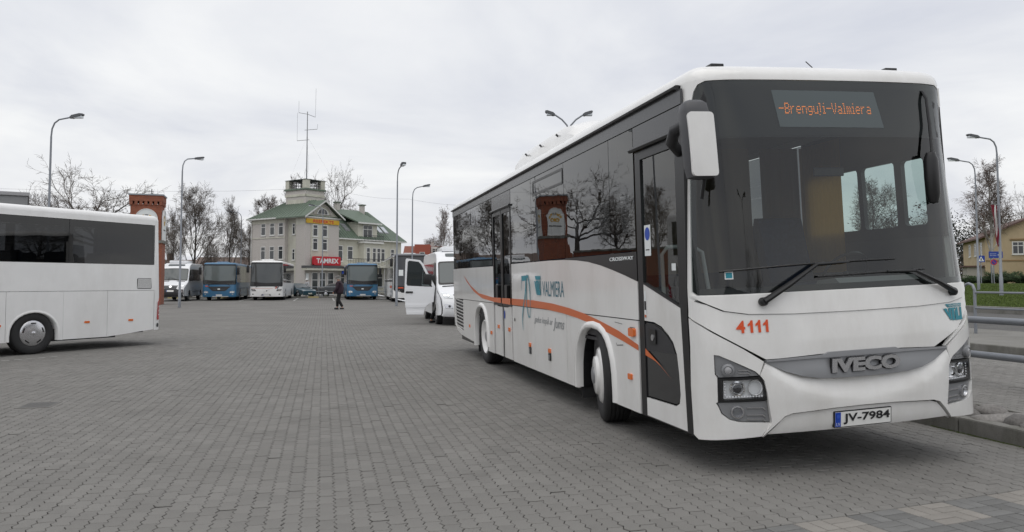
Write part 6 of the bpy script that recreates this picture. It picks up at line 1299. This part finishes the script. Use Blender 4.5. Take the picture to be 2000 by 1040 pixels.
# signs
def sign(name, label, px, d, z0, zt):
    l = (px - 1000) / 1500 * d; X = l * .9711 + d * .2386; Y = -l * .2386 + d * .9711; B = empty(name, (X, Y, z0), (0, 0, R(-22))); tag(B, label, 'road sign'); REF[0] = Vector((0, 3, 2)); MB().tube([(0, 0, 0), (0, 0, zt)], .035, 8).build('post', GALV, B); return B
SB = mat('sign_blue', (.012, .045, .30), .5); SR = mat('sign_red2', (.48, .015, .03), .5); fn = wallface(0, -.05, 1, 0)
B = sign('crossing_sign', 'blue square pedestrian crossing sign with white triangle', 1915.5, 56, 1.35, 2.2); p = patch('plate', rrect(-.25, 1.62, .25, 2.10, .03), fn, SB, B, 1, off=.01, rim=.02); patch('triangle', [(-.20, 1.69), (.20, 1.69), (0, 2.04)], fn, PAPER, p, 1, off=.014); patch('walker', [(-.05, 1.72), (-.02, 1.72), (.0, 1.79), (.05, 1.72), (.08, 1.72), (.03, 1.82), (.04, 1.90), (-.01, 1.92), (-.05, 1.86), (-.03, 1.81)], fn, INK, p, 1, off=.018)
B = sign('direction_sign', 'blue rectangular direction sign with white arrow in front of the yellow house', 1936.0, 56, 1.35, 2.5); p = patch('plate', rrect(-.18, 1.92, .76, 2.40, .03), fn, SB, B, 1, off=.01, rim=.02); patch('arrow', [(.42, 2.12), (.55, 2.12), (.55, 2.04), (.68, 2.15), (.55, 2.26), (.55, 2.18), (.42, 2.18)], fn, PAPER, p, 1, off=.014)
for z in (2.08, 2.20):
    for k in range(5): patch('lettering', [(-.10 + k * .09, z), (-.04 + k * .09, z), (-.04 + k * .09, z + .055), (-.10 + k * .09, z + .055)], fn, mat('faded_white', (.35, .38, .5), .6), p, 1, off=.014)
B = sign('no_parking_sign', 'round red and blue no parking sign in front of the yellow house', 1940.5, 54, 1.3, 1.95); p = patch('plate', ellipse(0, 1.62, .21, .21, 24), fn, SR, B, 1, off=.01, rim=.02); patch('centre', ellipse(0, 1.62, .155, .155, 24), fn, SB, p, 1, off=.014); patch('bar', [(-.12, 1.71), (-.09, 1.74), (.12, 1.53), (.09, 1.50)], fn, SR, p, 1, off=.018)
# railings on the right
def railing(label, x, y0, y1, z0, zs, r, step, hoop=False):
    B = empty('railing', (x, y0, z0)); tag(B, label, 'railing', 'pipe railings')
    n = max(1, int(round((y1 - y0) / step)))
    for k in range(n + 1):
        y = (y1 - y0) * k / n
        if hoop and k == 0:
            MB().tube([(0, 0, 0), (0, 0, zs[-1] + .05), (0, .05, zs[-1] + .16), (0, .16, zs[-1] + .20), (0, .27, zs[-1] + .16), (0, .32, zs[-1] + .05), (0, .32, 0)], r, 8).build('post', GALV, B, smooth=50)
        else: MB().tube([(0, y, 0), (0, y, zs[-1])], r, 8).build('post', GALV, B, smooth=50)
    for z in zs: MB().tube([(0, 0, z), (0, y1 - y0, z)], r * (1.0 if hoop else .95), 10).build('rail', GALV, B, smooth=50)
railing('thick grey pipe railing along the raised platform', 8.5, -9.5, 18.5, .15, (.39, .85), .050, 7.0)
railing('thin grey pipe railing with a hooped end beside the road', 15.0, 3.5, 15.1, .295, (.60, .97), .026, 2.3); 
HP = empty('railing', (15.0, 15.1, .295)); tag(HP, 'hooped end post of the thin pipe railing beside the road', 'railing', 'pipe railings'); MB().tube([(0, 0, 0), (0, 0, 1.03), (0, .05, 1.14), (0, .17, 1.18), (0, .29, 1.14), (0, .34, 1.03), (0, .34, 0)], .034, 8).build('post', GALV, HP, smooth=50)
# far end: yellow and white kerb, pipe railing before the cars
k5 = MB().box((-30, 77.0, -.1), (14, 77.3, .14), .02).build('kerb', CONC); tag(k5, kind='structure')
YP = mat('kerb_paint', (.50, .42, .20), .8)
for k in range(18):
    if k % 3 == 0: o = MB().box((-14 + k * 1.4, 76.99, -.1), (-14 + k * 1.4 + 1.0, 77.31, .143)).build('kerb_paint', YP, k5)
vg = rawmesh('verge', [(-60, 77.3, .10), (14, 77.3, .10), (14, 78.6, .10), (-60, 78.6, .10)], [(0, 1, 2, 3)], LAWN); tag(vg, kind='structure')
FRL = empty('railing', (-8, 78.2, .1)); tag(FRL, 'low grey pipe railing in front of the parked cars', 'railing', 'pipe railings')
for k in range(9): MB().tube([(k * 1.9, 0, 0), (k * 1.9, 0, .95)], .04, 6).build('post', GALV, FRL)
for z in (.5, .95): MB().tube([(0, 0, z), (15.2, 0, z)], .04, 6).build('rail', GALV, FRL)
# overhead cables
for lab, pts in (('overhead cable running from the turret to the left', [(-46, 80, 10.6), (-20, 84, 10.7), (.8, 89.8, 12.4)]), ('overhead cable sagging from the turret to the right', [(2.2, 93.5, 12.3), (9, 84, 10.6), (16, 75, 9.2), (24, 65, 8.6)])):
    P_ = []
    for a_, b_ in zip(pts[:-1], pts[1:]):
        for t in np.linspace(0, 1, 9)[:-1]: P_.append(Vector(a_).lerp(Vector(b_), t) - Vector((0, 0, .25 * math.sin(math.pi * t))))
    tag(MB().tube(P_ + [pts[-1]], .009, 4).build('overhead_cable', GREYP), lab, 'cable', 'overhead cables')
# ================================================================== bare trees
BARK = mat('bark_dark', (.055, .048, .042), .95, var=.25, vscale=2); TWIG = mat('twig_grey', (.135, .115, .10), .95, island=.25); BIRCHB = mat('birch_bark', (.42, .40, .37), .9, var=.3, vscale=1.5, dirt=((.03, .03, .03), .95, 1.2)); TWIGB = mat('twig_birch', (.17, .13, .115), .95, island=.25)
class Tubes:
    def __init__(s): s.v = []; s.f = []; s.n = 0
    def add(s, pts, rs, k):
        n0 = s.n; P_ = np.array([tuple(p) for p in pts]); t = np.gradient(P_, axis=0); t /= np.linalg.norm(t, axis=1)[:, None] + 1e-9
        u = np.cross(t, (.31, .52, .79)); u /= np.linalg.norm(u, axis=1)[:, None] + 1e-9; w_ = np.cross(t, u); th = np.arange(k) * 2 * math.pi / k; rs = np.asarray(rs)[:, None, None]
        s.v.append((P_[:, None] + rs * (u[:, None] * np.cos(th)[None, :, None] + w_[:, None] * np.sin(th)[None, :, None])).reshape(-1, 3)); m = len(P_)
        i = np.arange(m - 1)[:, None] * k; j = np.arange(k)[None]; s.f.append((n0 + np.stack([i + j, i + (j + 1) % k, i + k + (j + 1) % k, i + k + j], -1)).reshape(-1, 4)); s.n += m * k
    def build(s, name, m, parent):
        v = np.concatenate(s.v); f = np.concatenate(s.f); me = bpy.data.meshes.new(name); me.vertices.add(len(v)); me.vertices.foreach_set('co', v.ravel()); me.loops.add(f.size); me.loops.foreach_set('vertex_index', f.ravel()); me.polygons.add(len(f)); me.polygons.foreach_set('loop_start', np.arange(len(f)) * 4); me.polygons.foreach_set('loop_total', np.full(len(f), 4)); me.update(calc_edges=True); me.polygons.foreach_set('use_smooth', [True] * len(f)); return link(name, me, m, parent)
def bare_tree(seed, kind, h):
    """returns (trunk mesh holder, crown) as an Empty with children"""
    rg = random.Random(seed); T1, T2 = Tubes(), Tubes()
    K = dict(oak=dict(n=(9, 9, 9, 8), ang=(62, 55, 50, 50), ln=(.50, .56, .48, .34), wig=.26, up=.16, droop=0.0, lead=.30, start=.22, rm=.014),
             birch=dict(n=(22, 8, 7, 6), ang=(38, 36, 38, 42), ln=(.36, .46, .48, .55), wig=.11, up=.28, droop=.16, lead=1.0, start=.22, rm=.011),
             round=dict(n=(20, 8, 8, 7), ang=(44, 40, 42, 44), ln=(.42, .50, .48, .5), wig=.15, up=.26, droop=.05, lead=.95, start=.18, rm=.0105))[kind]
    def grow(p, d, ln, r, lv):
        ns = (7, 5, 4, 3, 3)[lv]; pts = [p]; dirs = [d]; wig = K['wig'] * (1 if lv else .25)
        for i in range(ns):
            d = (d + Vector((rg.gauss(0, wig), rg.gauss(0, wig), rg.gauss(0, wig * .7)))).normalized()
            if 0 < lv < 3: d = (d + Vector((0, 0, K['up'] * .5))).normalized()
            if lv >= 3 and K['droop']: d = (d + Vector((0, 0, -K['droop']))).normalized()
            p = p + d * ln / ns; pts.append(p); dirs.append(d)
        k = (9, 6, 4, 3, 3)[lv]; rs = [r * (1 - (i / ns) * (.75 if lv == 0 and K['lead'] > .5 else .55)) for i in range(ns + 1)]
        (T1 if lv < 2 else T2).add(pts, rs, k)
        if lv == 4: return
        n = K['n'][lv] if lv < 4 else 0; n = max(2, int(n * rg.uniform(.8, 1.25)))
        for c in range(n):
            if lv == 0: t = (K['start'] + (1 - K['start']) * (c + rg.random()) / n) if K['lead'] > .5 else rg.uniform(.62, 1.0)
            else: t = rg.uniform(.30, 1.0) if c else 1.0
            q = min(int(t * ns), ns - 1); pp = pts[q].lerp(pts[q + 1], t * ns - q); dd = dirs[q + 1]
            a = R(K['ang'][lv]) * rg.uniform(.6, 1.2) * (.35 if c == 0 and lv else 1); az = rg.uniform(0, 2 * math.pi) if lv else c * 2.4 + rg.uniform(-.4, .4)
            u = dd.orthogonal().normalized(); u = Matrix.Rotation(az, 3, dd) @ u; nd = (dd * math.cos(a) + u * math.sin(a)).normalized()
            l2 = (h * K['ln'][0] * (1.15 - .75 * t if K['lead'] > .5 else 1.0) if lv == 0 else ln * K['ln'][lv]) * rg.uniform(.75, 1.2)
            grow(pp, nd, l2, max(rs[q] * (.50 if lv else (.36 if K['lead'] > .5 else .55)), K['rm']), lv + 1)
    grow(Vector((0, 0, 0)), Vector((0, 0, 1)), h * (.97 if K['lead'] > .5 else .78), h * (.018 if K['lead'] > .5 else .036), 0)
    top = float(np.percentile(np.concatenate(T2.v)[:, 2], 98.5)); kk = h / top
    for TT in (T1, T2): TT.v = [q * kk for q in TT.v]
    B = empty('tree', (0, 0, -50)); T1.build('trunk', BIRCHB if kind == 'birch' else BARK, B); T2.build('crown', TWIGB if kind == 'birch' else TWIG, B); return B
protos = {}
def plant(label, kind, seed, x, y, h, rz=0.0, base=0.0, group='bare trees', sx=1.0):
    key = (kind, seed)
    if key not in protos:
        protos[key] = bare_tree(seed, kind, 10.0); o = protos[key]
    else: o = copy_tree(protos[key])
    o.location = (x, y, base); o.rotation_euler = (0, 0, rz); k = h / 10.0; o.scale = (k * sx, k * sx, k); tag(o, label, 'tree', group); return o
def at(px, d): l = (px - 1000) / 1500 * d; return l * .9711 + d * .2386, -l * .2386 + d * .9711
TREES = [('wide gnarled bare tree above the left coach roof', 'oak', 8, 205, 62, 10.5, 1.0, 1.1), ('tall bare tree behind the street lamp beside the brick tower', 'round', 2, 374, 76, 10.9, 0, .84), ('bare tree between the birch and the green-roofed building', 'round', 3, 448, 82, 10.2, 1, .70),
         ('bare tree left of the turret behind the green roof', 'round', 4, 527, 104, 13.0, 2, .85), ('dark bare tree behind the right of the turret', 'oak', 5, 640, 112, 17.2, 1, .60), ('bare tree close behind the left of the turret', 'round', 3, 578, 118, 17.0, 3, .6), ('bare birch beside the coach rear above the far minibus', 'birch', 9, 868, 128, 13.6, 2.5, .60),
         ('slender bare tree between brick tower and birch', 'round', 6, 337, 86, 9.0, 1.2, .6), ('small bare tree beside the far street lamp', 'round', 6, 487, 96, 8.5, 4, .6), ('low bare tree behind the left blue bus', 'round', 3, 415, 95, 7.0, 2, .7), ('small bare tree right of the red-roofed building', 'birch', 4, 838, 165, 11, 0, .9),
         ('drooping bare birch in front of the yellow house', 'birch', 7, 1938, 60, 10.9, 0, .95), ('bare tree behind the yellow house roof', 'oak', 8, 1990, 95, 12.3, 2, .7), ('bare tree seen through the driver window of the coach', 'round', 6, 1705, 62, 9.6, 0, .9), ('second bare tree seen through the driver window', 'oak', 5, 1800, 75, 8.2, 2, .7),
         ('low bare tree at the left edge mirrored in the coach side windows', 'oak', 5, 60, 66, 9.0, 3, .7), ('bare tree mirrored in the coach door glass', 'birch', 4, -180, 60, 11.0, 1, 1.1), ('bare tree mirrored beside the coach entrance', 'round', 3, -420, 55, 11, 1, 1.1), ('bare tree left of the flat-roofed building, mirrored in the coach', 'birch', 9, -60, 80, 12.0, 1, 1.1),
         ('bare tree behind the station, mirrored in the windshield', 'oak', 8, 0, 0, 10, 0, 1.0)]
for (lab, kind, seed, px, d, h, rz, sx) in TREES:
    x, y = at(px, d)
    if 'station' in lab: x, y = 12.0, -42.0
    plant(lab, kind, seed, x, y, h - (1.4 if px > 1600 else 0), rz, 1.4 if px > 1600 else 0.0, sx=sx)
# dark wooded slope behind the yellow house and scrub behind the far row
def foliage(n, box, col, nm, lab, size, seed, ell=True):
    rg = random.Random(seed); x0, y0, z0, x1, y1, z1 = box; m = []; F = []
    for k in range(n):
        a, b, c = rg.uniform(-1, 1), rg.uniform(-1, 1), rg.uniform(-1, 1)
        x = (x0 + x1) / 2 + a * (x1 - x0) / 2; y = (y0 + y1) / 2 + b * (y1 - y0) / 2
        top = z0 + (z1 - z0) * (.62 + .2 * math.sin(x * .8 + 1) + .18 * math.sin(y * .7 + x * .3)); z = z0 + (top - z0) * rg.random() ** .7; s = size * rg.uniform(.6, 1.4); p = Vector((x, y, z))
        u = Vector((rg.gauss(0, 1), rg.gauss(0, 1), rg.gauss(0, 1))).normalized() * s; v = Vector((rg.gauss(0, 1), rg.gauss(0, 1), rg.gauss(0, 1))).normalized() * s * .5; i = len(m); m += [p - u, p + v, p + u, p - v]; F.append((i, i + 1, i + 2, i + 3))
    o = rawmesh(nm, m, F, col); tag(o, lab, 'trees', kind='stuff')
wx, wy = at(1885, 135)
foliage(30000, (wx - 16, wy - 8, 0, wx + 26, wy + 10, 15.5), mat('dark_wood', (.030, .032, .024), .95, island=.5), 'treeline', 'dark wooded slope behind the yellow house', .24, 3)
wx, wy = at(400, 112); foliage(12000, (wx - 18, wy - 3, 0, wx + 10, wy + 5, 5.0), mat('scrub', (.075, .06, .048), .95, island=.4), 'undergrowth', 'brown leafless scrub behind the far row of buses', .16, 5)
wx, wy = at(1760, 110); foliage(9000, (wx - 25, wy - 8, 1, wx + 18, wy + 6, 6.0), MATS['scrub'], 'undergrowth', 'brown scrub along the road seen through the coach windows', .17, 8)
# spreading junipers
JUN = mat('juniper', (.030, .055, .018), .9, island=.55)
def juniper(label, px, d, w_, h, seed, base=1.38):
    x, y = at(px, d); rg = random.Random(seed); B = empty('juniper_bush', (x, y, base)); tag(B, label, 'bush', 'juniper bushes'); V = []; F = []
    st = MB()
    for k in range(70):
        a = rg.uniform(0, 2 * math.pi); el = rg.uniform(.10, .9); ln = rg.uniform(.5, 1.0); tip = Vector((math.cos(a) * w_ * ln, math.sin(a) * w_ * .55 * ln, h * ln * (.35 + el * .7)))
        if k < 14: st.tube([(0, 0, 0), tip * .6], [.03, .01], 4)
        for j in range(90):
            t = rg.uniform(.1, 1); p = Vector((tip.x * t, tip.y * t, tip.z * math.sin(t * 1.5))) + Vector((rg.gauss(0, .08), rg.gauss(0, .08), rg.gauss(0, .05))); s = rg.uniform(.05, .11); u = (tip.normalized() + Vector((rg.gauss(0, .6), rg.gauss(0, .6), rg.gauss(0, .5)))).normalized() * s; v = u.orthogonal().normalized() * s * .3; i = len(V); V += [p - u, p + v, p + u, p - v]; F.append((i, i + 1, i + 2, i + 3))
    st.build('stem', BARK, B); rawmesh('foliage', V, F, JUN, B)
juniper('spreading dark green juniper at the left of the hedge row by the yellow house', 1920, 60, 1.7, .75, 1); juniper('tall dark green juniper bush below the direction sign', 1955, 59, 1.5, 1.05, 2); juniper('dark green juniper bush at the right edge before the yellow house', 1993, 58, 1.8, 1.05, 3); juniper('small juniper bush hidden beside the coach corner', 1893, 64, .8, .6, 4)

# ================================================================== people
SKIN = mat('skin', (.42, .24, .17), .6); 
def skinned(name, joints, edges, m, parent, sub=2):
    me = bpy.data.meshes.new(name); me.from_pydata([j[0] for j in joints], edges, []); o = bpy.data.objects.new(name, me)
    md = o.modifiers.new('s', 'SKIN'); md.use_smooth_shade = True; sb = o.modifiers.new('b', 'SUBSURF'); sb.levels = sub; sb.render_levels = sub
    for i, j in enumerate(joints): sv = me.skin_vertices[0].data[i]; sv.radius = j[1] if isinstance(j[1], tuple) else (j[1], j[1]); sv.use_root = (i == 0)
    nm = evaluated(o); bpy.data.objects.remove(o); return link(name, nm, m, parent, True)
def person(label, loc, rz, coat, trousers, hatm, stride=.30, group='people', arm=True):
    """faces local -y; z up; 1.68 m tall"""
    B = empty('person', loc, (0, 0, rz)); tag(B, label, 'person', group); B.scale = (1.1, 1.1, 1.08)
    s = stride; hip = .86
    legs = {}
    J = [((0, .02, .95), (.135, .10)), ((0, .02, 1.15), (.125, .095)), ((0, .0, 1.36), (.15, .10)), ((0, -.03, 1.47), .055), ((0, -.07, 1.60), (.078, .092)), ((0, -.07, 1.68), .05)]
    E_ = [(0, 1), (1, 2), (2, 3), (3, 4), (4, 5)]
    for sg, st in ((-1, 1), (1, -1)):
        k = len(J); fy = -s * st; J += [((sg * .09, .02, .86), .085), ((sg * .09, fy * .45 - .05, .47), .06), ((sg * .09, fy + (.10 if st < 0 else 0), .09), .042), ((sg * .10, fy - .14 + (.08 if st < 0 else 0), .035), .032)]; E_ += [(0, k), (k, k + 1), (k + 1, k + 2), (k + 2, k + 3)]
        k = len(J); ay = .16 * st; J += [((sg * .20, .0, 1.37), .055), ((sg * .27, ay * .5 + .04, 1.10), .045), ((sg * .25, ay - .06, .88), .034), ((sg * .245, ay - .09, .80), .030)]; E_ += [(2, k), (k, k + 1), (k + 1, k + 2), (k + 2, k + 3)]
    skinned('body', J, E_, SKIN, B)
    C = [((0, .02, .74), (.26, .23)), ((0, .02, 1.0), (.245, .21)), ((0, .0, 1.25), (.225, .19)), ((0, -.01, 1.40), (.15, .105)), ((0, -.03, 1.49), (.075, .07))]; CE = [(0, 1), (1, 2), (2, 3), (3, 4)]
    for sg, st in ((-1, 1), (1, -1)):
        k = len(C); ay = .16 * st; C += [((sg * .205, .0, 1.37), .08), ((sg * .275, ay * .5 + .04, 1.10), .07), ((sg * .255, ay - .06, .87), .055)]; CE += [(3, k), (k, k + 1), (k + 1, k + 2)]
    skinned('coat', C, CE, coat, B)
    for sg, st in ((-1, 1), (1, -1)):
        fy = -s * st; skinned('trouser_leg', [((sg * .085, .02, .88), .115), ((sg * .09, fy * .45 - .05, .47), .085), ((sg * .09, fy + (.10 if st < 0 else 0), .13), .07)], [(0, 1), (1, 2)], trousers, B)
        yy = fy + (.10 if st < 0 else 0); m = MB(); m.box((sg * .09 - .05, yy - .15, .0 + (.02 if st < 0 else 0)), (sg * .09 + .05, yy + .07, .10), .035); m.build('shoe', INK, B, smooth=60)
    if hatm: MB().lathe([(.115, 0), (.118, .03), (.110, .08), (.075, .125), (0, .14)], (0, -.065, 1.605), 'z', 16).build('hat', hatm, B, smooth=60); MB().lathe([(.095, -.06), (.105, -.02), (.105, .02)], (0, -.05, 1.605), 'z', 16).build('hair', mat('hair_grey', (.38, .36, .33), .9), B, smooth=60)
    else: MB().lathe([(.098, -.04), (.108, .0), (.10, .06), (.07, .10), (0, .115)], (0, -.05, 1.605), 'z', 16).build('hair', mat('hair_dark', (.03, .025, .02), .8), B, smooth=60)
    for sg in (-1, 1): MB().lathe([(.012, 0), (.006, .006), (0, .007)], (0, 0, 0), 'z', 8).build('eye', INK, B).matrix_local = Matrix.Translation((sg * .033, -.160, 1.612)) @ Matrix.Rotation(R(90), 4, 'X')
    MB().box((-.012, -.185, 1.565), (.012, -.155, 1.61), .008).build('nose', SKIN, B, smooth=60)
    return B
person('elderly person in dark purple coat and grey hat walking across the lot', (.87, 43.7, 0), R(-105), mat('coat_plum', (.026, .013, .021), .9, var=.2, vscale=20), mat('trouser_black', (.008, .008, .009), .9), mat('hat_grey', (.13, .125, .12), .9), .11)
person('person in black standing behind the open minibus door', (4.02, 28.0, 0), R(100), mat('jacket_black', (.012, .012, .014), .8), MATS['trouser_black'], None, .05)
person('person in a white cap beside the cars behind the railing', (-1.55, 80.5, 0), R(-60), mat('jacket_pale', (.45, .45, .46), .8), MATS['trouser_black'], mat('cap_white', (.75, .75, .74), .8), .05)
bpy.data.scenes.remove(TMP)
